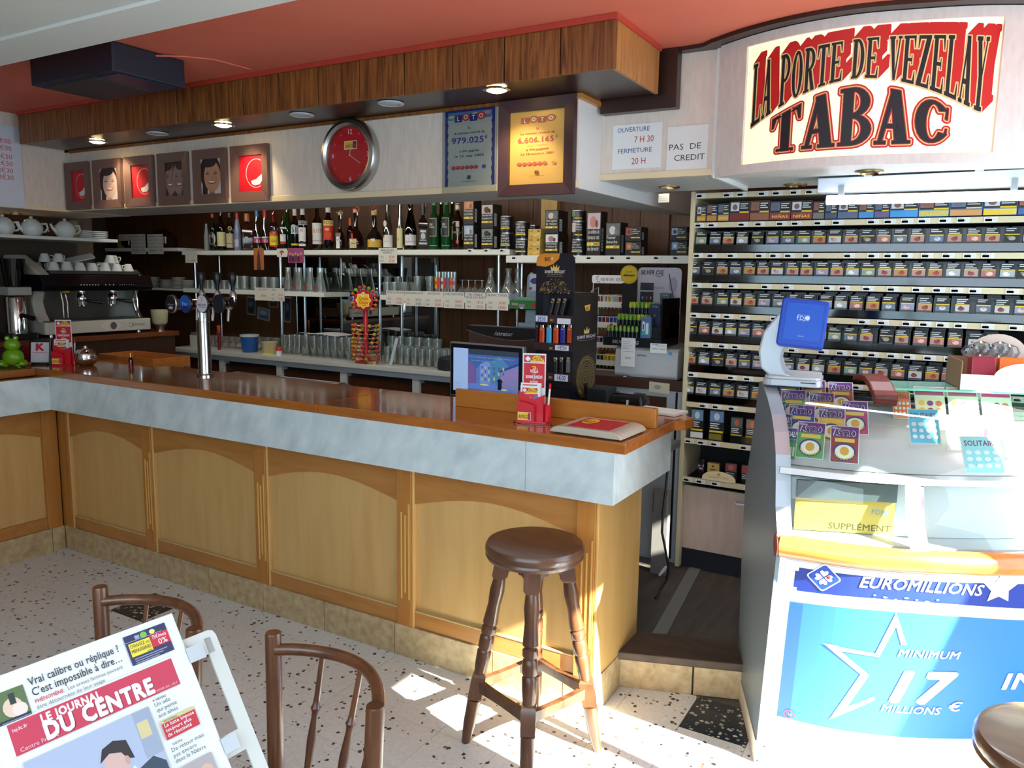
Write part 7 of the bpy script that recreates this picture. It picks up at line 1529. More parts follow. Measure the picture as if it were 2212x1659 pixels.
o = thing('small_bottle', 'tiny sauce bottle with a red label on the bar', 'bottle', Pz(283, 790, ZB)); MB().lathe([(.013, 0), (.014, .03), (.009, .045), (.007, .052)], DK, n=14).build('body', o); MB().lathe([(.0075, .05), (.0075, .075), (.0001, .075)], GOLD, n=12).build('cap', o); q = Print(cyl(.0141), base=.0006); q.rect(-.014, .006, .014, .022, (190, 30, 40), 6); q.build('label_print', o)
wt = thing('wooden_tray', 'open orange-brown wooden tray at the far end of the bar', 'tray', (-3.45, .64, 1.03)); WT_ = wood('tray_wood', (170, 96, 36), (190, 116, 52), (.2, 1, 1), .35, 24)
MB().box(-.30, -.12, 0, .25, .14, .01, WT_).build('bottom', wt); MB().box(-.30, -.12, .01, .25, -.105, .115, WT_).build('side', wt); MB().box(-.30, .125, .01, .25, .14, .115, WT_).build('side', wt); MB().box(-.30, -.105, .01, -.285, .125, .115, WT_).build('side', wt); MB().box(.235, -.105, .01, .25, .125, .115, WT_).build('side', wt)
MB().box(-3.95, .515, .3, -3.05, .80, 1.0295, W_DOOR).build('under_cabinet', label='brown cabinet block behind the far end of the bar', cat='cabinet')
# stainless drainer behind the bar
sk = thing('bar_sink', 'stainless steel sink top with a round basin behind the bar', 'sink', (-2.5, .52, .16))
a, b = Pz(366, 822, 1.03), Pz(641, 826, 1.03)
MB().box(-.54, 0, 0, .42, .46, .845, mat('sink_body', (60, 58, 56), .5)).build('body', sk); MB().box(-.545, -.005, .845, .425, .48, .875, STEEL).build('top', sk, .003)
MB().lathe([(.12, .876), (.135, .880), (.13, .882), (.10, .862), (.0001, .8765)], CHROME, TR(.12, .24, 0), n=28, cap=False).build('basin_rim', sk); MB().tube([(-.5, .03, .878), (.40, .03, .878), (.40, .46, .878), (-.5, .46, .878)], .005, CHROME, 6, closed=True).build('raised_edge', sk)
MB().lathe([(.020, 0), (.022, .06), (.017, .075), (.0001, .075)], mat('cleaner_can', (50, 60, 70), .3), n=16).build('small_bottle', label='little dark can with a green label by the beer tap', cat='can', loc=(Py(405, 800, .60).x, .60, 1.0352)); o = D.objects[[k.name for k in D.objects if k.get('label') == 'little dark can with a green label by the beer tap'][0]]; q = Print(cyl(.0222), base=.0006); q.rect(-.02, .02, .02, .045, (60, 150, 70), 6); q.build('label_print', o)
# beer tap
bt = thing('beer_tap', 'chrome beer tap column with oval badges and black handles', 'beer tap', (-2.49, .327, ZB1))
MB().lathe([(.046, 0), (.046, .008), (.036, .012), (.0335, .02), (.0335, .29), (.036, .292), (.036, .36), (.0001, .36)], mat('tap_chrome', (206, 204, 202), .14, 1), n=30).build('column', bt)
RD2 = math.radians(9); TBT = TR(0, 0, 0, RD2)
MB().tube([(-.17, 0, .375), (.20, 0, .395)], .030, CHROME, 16, TBT).build('manifold', bt)
for x, c, tx, tc in ((-.165, (20, 16, 18), '', None), (-.068, (24, 84, 170), 'Eau', (150, 190, 230)), (.045, (206, 200, 204), 'METEOR', (90, 50, 90)), (.150, (20, 22, 36), '', None)):
    m_ = TBT @ Matrix.Translation((x, -.036, .385+.03*x)) @ Matrix.Rotation(math.radians(90), 4, 'X')
    bd_ = MB(); bd_.lathe([(.0001, .016), (.034, .016), (.038, .012), (.038, 0)], SATIN if x != -.165 else STEEL, m_ @ Matrix.Diagonal((1, 1.28, 1, 1)), n=24).build('badge', bt)
    q = Print(lambda a, b, h, m_=m_: tuple(m_ @ Vector((a, b, .016+h))), base=.0008); q.ell(0, 0, .035, .045, c, 24)
    if tx == 'Eau': q.ell(0, -.020, .028, .022, (16, 40, 110), 20); q.text('Eau', 0, -.008, .018, tc, 1, width=.036)
    elif tx: q.text('7', 0, .012, .018, (226, 110, 40), 3); q.text(tx, 0, -.012, .012, tc, 2, width=.052); q.rect(-.026, -.018, .026, -.016, (130, 40, 60))
    elif x < 0: q.rect(-.012, -.026, .014, -.014, (190, 190, 190)); q.text('Affligem', 0, -.006, .008, (160, 160, 160), 1, width=.04)
    q.build('badge_print', bt)
for x in (-.02, .085, .185):
    h_ = MB(); h_.lathe([(.017, .395), (.020, .42), (.015, .445), (.010, .455)], CHROME, TBT @ TR(x, .02, 0), n=16); h_.tube([(x, .02, .38), (x+.012, -.03, .36), (x+.02, -.045, .30)], [.012, .010, .006], CHROME, 10, TBT); h_.build('tap_body', bt)
    MB().lathe([(.009, .452), (.010, .48), (.019, .505), (.021, .535), (.016, .548), (.0001, .550)], BLACK, TBT @ TR(x, .02, 0), n=16).build('handle', bt)
# red headed tap and pump dispensers between
o = MB().lathe([(.012, 0), (.014, .12), (.020, .15), (.016, .17)], mat('syrup_red', (130, 24, 20), .3), n=14).build('syrup_bottle', label='dark red syrup bottle with an orange cap behind the beer tap', cat='bottle', loc=(pin(472, YC+.10), YC+.10, ZCN)); MB().lathe([(.014, .17), (.016, .20), (.0001, .205)], col((200, 80, 30)), n=12).build('cap', o)
# tablet-like lottery display lying on the bar
dv = thing('customer_display', 'flat beige device with a red lottery picture lying on the bar', 'device', (0, 0, 0))
c4 = [Pz(u, v, ZB+.018) for u, v in ((1190, 926), (1345, 944), (1394, 921), (1246, 901))]
mid = sum(c4, Vector())/4; mid.z = ZB; dv.location = mid
lp4 = [p-mid for p in c4]; ex = (lp4[1]-lp4[0]+lp4[2]-lp4[3]).normalized(); rz = math.atan2(ex.y, ex.x); dv.rotation_euler = (0, 0, rz)
Wd = ((lp4[1]-lp4[0]).length+(lp4[2]-lp4[3]).length)/2; Dd = ((lp4[3]-lp4[0]).length+(lp4[2]-lp4[1]).length)/2*.92
BG = mat('device_beige', (190, 176, 156), .35)
arc = [(-Wd/2, .004)]+[(-Wd/2+.045*(1-math.cos(a)), .004+.024*math.sin(a)) for a in [math.pi/2*k/6 for k in range(1, 7)]]+[(Wd/2-.045*(1-math.cos(a)), .004+.024*math.sin(a)) for a in [math.pi/2*k/6 for k in range(6, 0, -1)]]+[(Wd/2, .004)]
MB().prism(arc, -Dd/2, Dd/2, BG, YX).build('case', dv, .003); MB().box(-Wd/2+.02, -Dd/2+.01, 0, Wd/2-.02, Dd/2-.01, .004, BLACK).build('foot', dv)
q = Print(lambda a, b, h: (a, b, .028+h), base=.0006); w2, d2 = Wd/2-.055, Dd/2-.02; q.rect(-w2-.004, -d2-.004, w2+.004, d2+.004, (206, 196, 180)); q.rect(-w2, -d2, w2, d2, (196, 36, 48)); q.ell(-w2*.55, d2*.35, w2*.34, d2*.52, (236, 200, 50), 24); q.text('AMIGO', -w2*.66, d2*.05, d2*.42, (150, 20, 50), 4, width=w2*.62); q.ring(w2*.3, -d2*.2, w2*.3, d2*.5, .004, (214, 80, 90), 24); q.ring(w2*.6, d2*.5, w2*.2, d2*.4, .003, (214, 80, 90), 20, 180, 360); q.build('screen_print', dv)
# folded papers at the bar end
pp2 = MB(); pp2.box(-.10, -.06, 0, .10, .06, .008, col((220, 216, 206))); pp2.box(-.098, -.058, .008, .10, .06, .0095, PAPER); o = pp2.build('paper_stack', label='stack of white forms at the rounded bar end behind the upstand', cat='papers'); o.location = Pz(1425, 890, ZB); o.rotation_euler = (0, 0, -.15)
# ------------------------------------------------------------------ till corner
def frame_quad(tl, tr, z):                              # top edge of an upright screen: yaw and width
    d = tr-tl; return math.atan2(d.y, d.x), Vector((d.x, d.y, 0)).length
DESK = .93
dk = thing('till_desk', 'dark work desk behind the bar under the till screen', 'desk', (-.9, .69, .152)); MB().box(-.55, 0, 0, .62, .34, DESK-.152-.03, W_DOOR).build('body', dk); MB().box(-.56, -.01, DESK-.152-.03, .80, .35, DESK-.152, mat('desk_grey', (90, 90, 92), .5)).build('top', dk)
tl_, = (Py(972, 738, .70),); tr_ = Pz(1131, 750, tl_.z); rz, Wm = frame_quad(tl_, tr_, 0); Hm = .262
mo = thing('till_screen', 'flat till touch screen showing a bluish street drawing', 'screen', (tl_.x, tl_.y, tl_.z-Hm), rz)
MB().rbox(0, .0, 0, Wm, .028, Hm, .004, mat('bezel_silver', (150, 152, 158), .3, .5)).build('case', mo, .003)
MB().box(.006, -.0015, .006, Wm-.006, 0, Hm-.006, mat('bezel_black', (20, 22, 28), .15)).build('bezel', mo)
MB().box(Wm*.35, .03, -(tl_.z-Hm-DESK)+.001, Wm*.65, .07, Hm*.4, BLACK).build('stand', mo); MB().rbox(Wm*.25, -.05, -(tl_.z-Hm-DESK)+.001, Wm*.75, .10, -(tl_.z-Hm-DESK)+.02, .02, BLACK).build('foot', mo)
def scr(c, e=.55): return mat('screen_%d_%d_%d' % c, c, .3, emit=e)
q = Print(front(0, -.0018, 0), base=.0005); X0s, X1s, Z0s, Z1s = .024, Wm-.024, .028, Hm-.026; SWd, SHt = X1s-X0s, Z1s-Z0s
def R(x0, y0, x1, y1, c): q.rect(X0s+SWd*x0, Z0s+SHt*y0, X0s+SWd*x1, Z0s+SHt*y1, scr(c))
def Pg(pts, c): q.poly([(X0s+SWd*x, Z0s+SHt*y) for x, y in pts], scr(c))
R(0, 0, 1, 1, (54, 66, 96)); R(0, 0, .235, 1, (150, 176, 216)); R(.24, .88, 1, 1, (50, 60, 74)); R(.24, .08, 1, .88, (60, 92, 160)); R(.24, 0, 1, .08, (70, 90, 140))
Pg([(.24, .08), (.24, .72), (.33, .62), (.36, .12)], (110, 84, 140)); Pg([(.36, .2), (.36, .55), (.44, .66), (.44, .22)], (90, 110, 170))
Pg([(.42, .18), (.42, .66), (.52, .74), (.62, .68), (.62, .20)], (106, 134, 190)); Pg([(.58, .16), (.58, .72), (.72, .88), (.86, .66), (.86, .18)], (70, 120, 160)); Pg([(.74, .12), (.74, .56), (1, .72), (1, .12)], (120, 120, 170)); Pg([(.72, .56), (1, .76), (1, .70), (.72, .50)], (50, 70, 130)); Pg([(.24, .08), (.24, .20), (.62, .24), (1, .12), (1, .08)], (90, 120, 190))
for k in range(3):
    for j in range(4): R(.445+.055*k, .30+.09*j, .465+.055*k, .35+.09*j, ((180, 176, 120), (60, 80, 130))[(k+j) % 2])
    for j in range(3): R(.63+.07*k, .32+.12*j, .655+.07*k, .39+.12*j, ((60, 90, 130), (170, 170, 110))[(k*2+j) % 3 == 0])
for k in range(4): R(.77+.06*k, .30+.03*k, .795+.06*k, .46+.04*k, (150, 110, 150))
R(.70, .12, .76, .30, (24, 22, 40)); Pg([(.68, .30), (.78, .30), (.75, .36), (.71, .36)], (24, 22, 40)); q.ell(X0s+SWd*.80, Z0s+SHt*.13, SWd*.05, SHt*.02, scr((190, 190, 120)), 12); q.ell(X0s+SWd*.50, Z0s+SHt*.20, SWd*.07, SHt*.02, scr((190, 190, 130)), 12)
q.text('Tous les films sont des rêves. Mais certains un', X0s+SWd*.60, Z0s+SHt*.81, SHt*.030, scr((150, 170, 90)), 0, width=SWd*.68, shear=.2); q.text("peu plus que d'autres !", X0s+SWd*.29, Z0s+SHt*.73, SHt*.030, scr((150, 170, 90)), 0, align='L', width=SWd*.38, shear=.2)
for k in range(4): R(.03, .06+.05*k, .12+.03*(k % 2), .065+.05*k, (90, 116, 170))
q.build('screen_picture', mo)
# second till seen from its back
a = Py(1010, 702, 1.05); b = Py(1165, 716, 1.05); W2 = b.x-a.x+.06; H2 = .36
m2 = thing('till_terminal', 'brown back of a wide till terminal with a curved black top band', 'terminal', (a.x, 1.05, a.z-H2)); MB().rbox(0, 0, 0, W2, .06, H2, .02, mat('till_brown', (84, 62, 56), .35)).build('case', m2, .004)
crv = [(0, H2*.995)]+[(W2*k/14, H2*(.93-.115*math.sin(math.pi*min(1, k/14*1.0)*.9))) for k in range(15)]+[(W2, H2*.995)]
MB().prism(crv, .0, .006, mat('till_black', (34, 32, 36), .3), XZ).build('top_band', m2); cl = MB(); cl.tube([(x, -.0065, z) for x, z in crv[1:-1]], .0018, col((150, 110, 90)), 5); cl.build('piping', m2)
q = Print(front(0, -.0062, 0), base=.0006); q.text('/strator', W2*.46, H2*.875, H2*.055, (190, 190, 200), 1, width=W2*.22, shear=.15); q.build('lettering', m2)
vn = MB(); [vn.box(W2*.80, -.001, H2*(.50+.03*k), W2*.86, 0, H2*(.512+.03*k), GREY) for k in range(5)]; vn.build('vents', m2)
MB().box(W2*.3, .02, -(m2.location.z-DESK)+.001, W2*.7, .05, 0, BLACK).build('neck', m2); MB().rbox(W2*.1, -.06, -(m2.location.z-DESK)+.001, W2*.9, .09, -(m2.location.z-DESK)+.03, .02, BLACK).build('foot', m2)
MB().box(-.55, .345, 0, .50, .62, DESK-.152-.03, W_DOOR).build('body', dk); MB().box(-.56, .351, DESK-.152-.03, .52, .63, DESK-.152, mat('desk_grey', None)).build('top', dk)
# lighter display
YD = .72; a = Py(1159, 560, YD); b = Py(1241, 560, YD); Wl = b.x-a.x; Zt = Py(1200, 547, YD).z; Zb = DESK+.001; Hl = Zt-Zb
ld = thing('lighter_display', 'tall black and gold lighter display with an orange crest behind the bar', 'display stand', (a.x, YD, Zb))
BKD = mat('display_black', (26, 22, 32), .3); zf = lambda v: Py(1200, v, YD).z-Zb; xf = lambda u: Py(u, 700, YD).x-a.x
Dp = .26
rr = .035; top_pts = [(0, zf(632)), (Wl, zf(632))]+[(Wl-rr+rr*math.sin(math.radians(90-k)), Hl-rr+rr*math.cos(math.radians(90-k))) for k in (0, 30, 60, 90)]+[(rr-rr*math.sin(math.radians(k)), Hl-rr+rr*math.cos(math.radians(k))) for k in (0, 30, 60, 90)]
MB().prism(top_pts, -.010, 0, BKD, XZ).build('header', ld)
MB().box(.0, .004, 0, Wl, Dp, zf(845), BKD).box(0, .06, zf(845), Wl, Dp, zf(632), BKD).box(0, .0, zf(845), .006, .06, zf(632), BKD).box(Wl-.006, 0, zf(845), Wl, .06, zf(632), BKD).box(0, 0, zf(845), Wl, .06, zf(842), BKD).build('body', ld)
for v0, v1 in ((681, 699), (742, 758), (806, 823)): MB().box(.001, -.004, zf(v1), Wl-.001, .058, zf(v0), mat('display_brown', (52, 34, 40), .3)).build('tier_front', ld)
MB().box(Wl, .0, zf(868), Wl+.003, Dp, zf(632), mat('display_side', (22, 20, 26), .25)).build('side_panel', ld)
q = Print(front(0, 0, 0), base=.0008)
q.poly([(.001, Hl-.055), (.001, Hl-rr)]+[(rr-rr*math.sin(math.radians(k)), Hl-.001-rr+rr*math.cos(math.radians(k))) for k in (90, 60, 30, 0)]+[(Wl*.62, Hl-.001), (Wl*.60, Hl-.025), (Wl*.45, Hl-.048), (Wl*.25, Hl-.060)], (224, 140, 30)); q.text('BIC', Wl*.30, Hl-.035, .016, (40, 20, 20), 3, width=.030); q.ell(Wl*.42, Hl-.024, .0035, .007, (226, 220, 210), 8)
q.poly([(Wl*(.40+.0), zf(585)), (Wl*.60, zf(585)), (Wl*.62, zf(574)), (Wl*.56, zf(580)), (Wl*.55, zf(571)), (Wl*.50, zf(579)), (Wl*.46, zf(571)), (Wl*.44, zf(580)), (Wl*.38, zf(574))], (220, 190, 90)); q.text('SHINE BRIGHT', Wl*.5, zf(590), .012, (206, 206, 216), 2, width=Wl*.54); q.rect(Wl*.30, zf(593.5), Wl*.70, zf(593), (190, 160, 90)); q.text('LIMITED EDITION', Wl*.5, zf(598), .004, (150, 130, 90), 0, width=Wl*.42)
rg = random.Random(4)
for k in range(170):
    aa = rg.uniform(0, math.pi); r_ = rg.uniform(0, 1)**.5; px, pz = Wl*.5+Wl*.40*r_*math.cos(aa), zf(634)+(zf(602)-zf(634))*r_*math.sin(aa); s_ = rg.uniform(.0010, .0022); q._add([(px-s_, pz), (px, pz-s_), (px+s_, pz), (px, pz+s_)], [(0, 1, 2, 3)], ((206, 166, 70), (170, 130, 60), (226, 200, 120))[k % 3])
q.up()
q.build('header_print', ld)
q = Print(front(0, -.004, 0), base=.0008)
for x0, x1, v0, v1, tx in ((.02, .34, 683, 696, '2€00'), (.60, .95, 687, 699, ''), (.56, .92, 745, 756, '1€50'), (.56, .92, 808, 822, '1€00')):
    q.rect(Wl*x0, zf(v1), Wl*x1, zf(v0), (214, 220, 228)); 
    if tx: q.text(tx, Wl*(x0+x1)/2, zf(v1)+.004, zf(v0)-zf(v1)-.008, (30, 90, 180), 2, width=Wl*(x1-x0)*.7)
for v in (691, 752, 815): q.text('BIC', Wl*.46, zf(v+3), .010, (200, 160, 70), 3, width=.018)
q.build('price_print', ld)
q = Print(lambda a_, b_, h: (Wl+.003+h, a_, b_), base=.0008)
q.poly([(Dp*.48, zf(672)), (Dp*.64, zf(672)), (Dp*.68, zf(658)), (Dp*.42, zf(660))], (224, 170, 60)); q.text('BIC', Dp*.55, zf(670), .012, (40, 20, 20), 3, width=.022); q.poly([(Dp*.44, zf(722)), (Dp*.64, zf(722)), (Dp*.66, zf(710)), (Dp*.58, zf(716)), (Dp*.55, zf(706)), (Dp*.50, zf(716)), (Dp*.42, zf(711))], (206, 186, 110)); q.text('SHINE BRIGHT', Dp*.54, zf(732), .014, (196, 196, 206), 2, width=Dp*.78); q.path([(Dp*.2, zf(735)), (Dp*.55, zf(737)), (Dp*.9, zf(735))], .0015, (150, 130, 90))
fc = (Dp*.55, (zf(768)+zf(866))/2); RZ_ = (zf(768)-zf(866))/2
for k in range(12):
    f_ = (k+1)/12; q.ring(fc[0], fc[1]+RZ_*.05*(1-f_), Dp*.40*f_, RZ_*.94*f_, .0022, ((196, 176, 90), (150, 150, 120), (170, 130, 60))[k % 3], 30, -35-60*f_ if k > 3 else 0, 215+60*f_ if k > 3 else 360)
for k in range(120):
    aa = rg.uniform(0, 2*math.pi); r_ = rg.uniform(.75, 1.05); px, pz = fc[0]+Dp*.42*r_*math.cos(aa), fc[1]+RZ_*r_*math.sin(aa); s_ = rg.uniform(.0010, .0022); q._add([(px-s_, pz), (px, pz-s_), (px+s_, pz), (px, pz+s_)], [(0, 1, 2, 3)], ((206, 166, 70), (170, 130, 60))[k % 2])
q.build('side_print', ld)
def lighter(u, v0, v1, c, lab, w_=.0135, tilt=0):
    p = Py(u, v0, YD+.022); h_ = Py(u, v1, YD+.022).z-p.z
    t = MB().rbox(-w_, -.007, 0, w_, .007, h_*.86, .006, col(c, .3)).build('lighter', label=lab, cat='lighter', group='lighters in the display', loc=(p.x, YD+.03, p.z)); t.rotation_euler = (0, tilt, 0)
    MB().rbox(-w_*.8, -.006, h_*.86, w_*.8, .006, h_*1.0, .004, CHROME).build('metal_hood', t); q = Print(front(0, -.007, 0), base=.0006); q.rect(-w_*.4, h_*.74, w_*.4, h_*.79, (226, 180, 80)); q.build('label_print', t)
ZT1 = zf(742)+Zb
for u, c, lab in ((1169, (214, 70, 30), 'orange lighter nearest the till screen in the middle tier'), (1184, (70, 170, 214), 'sky blue lighter in the middle tier'), (1199, (214, 70, 30), 'orange lighter between the two blue ones'), (1214, (40, 50, 150), 'dark blue lighter in the middle tier'), (1229, (214, 70, 30), 'orange lighter at the gold-printed side of the middle tier')): lighter(u, 741, 702, c, lab)
for u, lab in ((1185, 'black and gold lighter in the top tier, nearest the till'), (1198, 'black and gold lighter in the middle of the top tier'), (1211, 'black and gold lighter in the top tier, by the gold side')): lighter(u, 680, 643, (40, 34, 38), lab, .012, .25)
for u, lab in ((1198, 'dark lighter in the bottom tier, nearest the leaflets'), (1211, 'dark lighter in the middle of the bottom tier'), (1226, 'grey lighter at the end of the bottom tier')): lighter(u, 805, 772, (30, 30, 34) if u < 1220 else (110, 110, 112), lab, .012)
# ------------------------------------------------------------------ printer cabinet and its displays
XP0, XP1 = Py(1290, 825, 1.50).x-.35, -.235
pc = thing('printer_cabinet', 'brown topped pale cabinet carrying the printer beside the tobacco rack', 'cabinet', (XP1, 1.50, .152))
ZPC = Py(1440, 822, 1.50).z-.152; Lp = XP1-XP0
GB = mat('cab_pale_blue', (170, 182, 190), .4)
MB().box(-Lp, .0, ZPC-.055, .0, .55, ZPC, mat('cab_top_brown', (74, 46, 36), .35)).build('top', pc, .003); MB().box(-.012, .0, 0, 0, .55, ZPC-.056, GB).build('side_panel', pc)
MB().box(-Lp, .012, .0, -.014, .54, ZPC-.056, mat('cab_front_pale', (176, 184, 190), .5)).build('body', pc); MB().box(-Lp+.05, .0, ZPC-.17, -.10, .012, ZPC-.09, W_DOOR).build('drawer_front', pc); MB().box(-.050, .004, .02, -.040, .012, ZPC-.06, BLACK).build('gasket', pc)
q = Print(front(0, 0, 0), base=.0012); a = Py(1402, 846, 1.5); b = Py(1455, 828, 1.5); q.poly([(a.x-XP1, a.z-.152), (b.x-XP1-.02, a.z-.152-.004), (b.x-XP1-.02, b.z-.152-.004), (a.x-XP1, b.z-.152)], (196, 190, 160)); q.ell((a.x+b.x)/2-XP1-.02, (a.z+b.z)/2-.152, .02, .012, (150, 146, 150), 10); q.build('torn_sticker', pc)
ZP = ZPC+.152+.0006
pt = thing('laser_printer', 'grey-white laser printer on the brown cabinet', 'printer', (Py(1328, 815, 1.53).x, 1.53, ZP)); Wp = Py(1463, 818, 1.53).x-pt.location.x; Hp = Py(1400, 752, 1.53).z-ZP
PG = mat('printer_grey', (186, 188, 190), .4)
MB().prism([(0, 0), (.36, 0), (.36, Hp*1.05), (.02, Hp), (-.005, Hp*.9), (-.012, Hp*.1)], 0, Wp, PG, SX).build('case', pt, .006)
q = Print(front(0, -.004, 0), base=.004); q.rect(Wp*.32, Hp*.50, Wp*.80, Hp*.545, (30, 30, 36)); q.ell(Wp*.82, Hp*.51, .010, .010, (200, 204, 206), 14); q.rect(Wp*.05, Hp*.475, Wp*.80, Hp*.48, (130, 132, 136)); q.rect(Wp*.80, Hp*.05, Wp*.803, Hp*.42, (130, 132, 136)); q.rect(Wp*.26, Hp*.02, Wp*.56, Hp*.14, (150, 176, 186)); q.text('SAMSUNG', Wp*.44, Hp*.72, Hp*.06, (60, 60, 66), 2, width=Wp*.15); q.rect(Wp*.86, Hp*.82, Wp*.91, Hp*.92, (90, 150, 200)); q.build('panel_lines', pt)
ZE = ZP+Hp*1.0+.004
note('price_note', ((1343, 729), (1371, 793)), 1.512, 'long handwritten paper strip hanging over the printer front', [lambda q, W, H: ([q.rect(W*.1, H*(.62+.06*k), W*(.55+.12*(k % 3)), H*(.632+.06*k), (120, 120, 150)) for k in range(5)], q.text('5€90', W*.5, H*.26, H*.07, (90, 90, 120), 0), q.rect(W*.1, H*.52, W*.9, H*.53, (120, 120, 150)))], 'notes on the printer')
note('price_note', ((1405, 741), (1440, 764)), 1.512, 'small square price paper stuck on the printer top edge', [lambda q, W, H: (q.rect(W*.1, H*.86, W*.5, H*.9, (100, 100, 130)), q.rect(W*.35, H*.74, W*.9, H*.78, (100, 100, 130)), q.text('10€00  15€00', W*.5, H*.36, H*.14, (90, 90, 110), 0, width=W*.8))], 'notes on the printer')
# e-cigarette display
YE = 1.60; a = Py(1376, 650, YE+.22); b = Py(1470, 650, YE+.22); We = b.x-a.x; He = Py(1420, 578, YE+.22).z-ZE
ed = thing('vape_display', 'black stepped display of green-capped bottles with a silver backboard', 'display stand', (a.x, YE, ZE))
r_ = .025; bp = [(0, 0), (We, 0)]+[(We-r_+r_*math.sin(math.radians(90-k)), He-r_+r_*math.cos(math.radians(90-k))) for k in (0, 30, 60, 90)]+[(r_-r_*math.sin(math.radians(k)), He-r_+r_*math.cos(math.radians(k))) for k in (0, 30, 60, 90)]
MB().prism(bp, -.226, -.22, col((176, 172, 184), .3), XZ).build('backboard', ed)
zz = lambda v: Py(1420, v, YE+.22).z-ZE
q = Print(front(0, .22, 0), base=.0012); q.text('SILVER CIG', We*.33, He*.91, He*.052, (40, 36, 50), 3, width=We*.52, shear=.15); q.path([(We*.40, He*.895), (We*.5, He*.88), (We*.6, He*.905)], .003, (40, 36, 50)); q.rect(We*.07, He*.70, We*.38, He*.80, (44, 40, 48)); q.rect(We*.07, He*.54, We*.38, He*.68, (40, 36, 44))
for k, c in enumerate(((80, 190, 190), (206, 70, 60), (206, 150, 50))): q.ell(We*(.13+.095*k), He*.60, .004, .009, c, 10)
q.ring(We*.50, He*.73, We*.11, He*.08, .001, (140, 136, 150), 24); q.text('FRANCE', We*.50, He*.72, He*.028, (120, 116, 130), 1, width=We*.22, shear=.2); q.ell(We*.82, He*.78, We*.10, He*.10, (150, 142, 158), 16); q.line(We*.72, He*.92, We*.84, He*.60, .006, (60, 50, 70)); q.build('print', ed)
MB().box(-.075, -.075, 0, We, .215, .045, BLACK).box(-.04, -.02, .045, We, .215, .105, BLACK).box(.0, .05, .105, We, .215, .17, BLACK).build('steps', ed)
MB().box(We-.006, -.07, .045, We, .21, .26, mat('acryl_dark', (14, 14, 18), .2)).build('side_wall', ed); q = Print(front(0, -.075, 0), base=.001); q.text('SILVER CIG', We*.22, .014, .016, (170, 170, 180), 3, width=We*.60, shear=.15); q.path([(We*.3, .010), (We*.42, .007), (We*.5, .012)], .002, (170, 170, 180)); q.build('front_print', ed)
vb = MB(); vb.lathe([(.0085, 0), (.0085, .030), (.0001, .031)], mat('vial_dark', (30, 34, 36), .2), n=10); vb.lathe([(.009, .031), (.0092, .05), (.0055, .062), (.0001, .064)], mat('cap_green', (104, 150, 24), .3), n=10); vme = vb.mesh('liquid_bottle'); vb = MB(); vb.lathe([(.0085, 0), (.0085, .030), (.0001, .031)], mat('vial_dark', None), n=10); vb.lathe([(.009, .031), (.0092, .05), (.0055, .062), (.0001, .064)], mat('cap_lime', (170, 190, 20), .3), n=10); vme2 = vb.mesh('liquid_bottle')
for r_i, (z, y, n_, x0) in enumerate(((.046, -.052, 8, -.055), (.106, .012, 8, -.022), (.171, .085, 8, .016))):
    for q_ in range(2 if r_i else 1):
        for k in range(n_):
            x = x0+.0235*k
            if x > We*.62: continue
            o = link('liquid_bottle', vme2 if (r_i, k) in ((1, 5), (1, 6), (2, 0), (2, 1), (2, 4)) else vme); o.location = (a.x+x+.006*q_, YE+y+.024*q_, ZE+z); o['category'] = 'bottle'; o['label'] = '%s-capped bottle, %s along the %s of the black display\'s %s step' % ('green' if o.data == vme else 'lime', ordn[k], ('front', 'back')[q_], ('lowest', 'middle', 'top')[r_i]); o['group'] = 'capped bottles in the black display'
for x, y, z, w_, h_, c, tx, lab in ((We*.70, .10, .171, .055, .115, (70, 84, 90), 'TITAN', 'grey-green device box high in the black display'), (We*.58, .03, .106, .058, .12, (44, 50, 80), 'TITAN', 'navy device box in the middle of the black display'), (We*.52, -.06, .046, .055, .115, (90, 120, 160), '', 'clear blister pack with a turquoise vaping device')):
    o = MB().box(0, 0, 0, w_, .03, h_, col(c, .3)).build('device_box', label=lab, cat='box', group='device boxes in the black display', loc=(a.x+x, YE+y, ZE+z), bevel=.002); q = Print(front(), base=.0008)
    if tx: q.text(tx, w_*.5, h_*.86, h_*.07, (170, 180, 190), 1, width=w_*.6); q.path([(w_*.4, h_*.45), (w_*.5, h_*.55), (w_*.6, h_*.45)], .0015, (150, 160, 170))
    else: q.rect(w_*.1, h_*.12, w_*.9, h_*.92, (80, 100, 150)); q.rect(w_*.18, h_*.15, w_*.85, h_*.72, (60, 160, 160)); q.rect(w_*.55, h_*.2, w_*.82, h_*.72, (206, 214, 220)); q.rect(w_*.2, h_*.35, w_*.42, h_*.78, (226, 230, 234)); q.rect(w_*.26, h_*.4, w_*.36, h_*.66, (30, 40, 70))
    q.build('print', o)
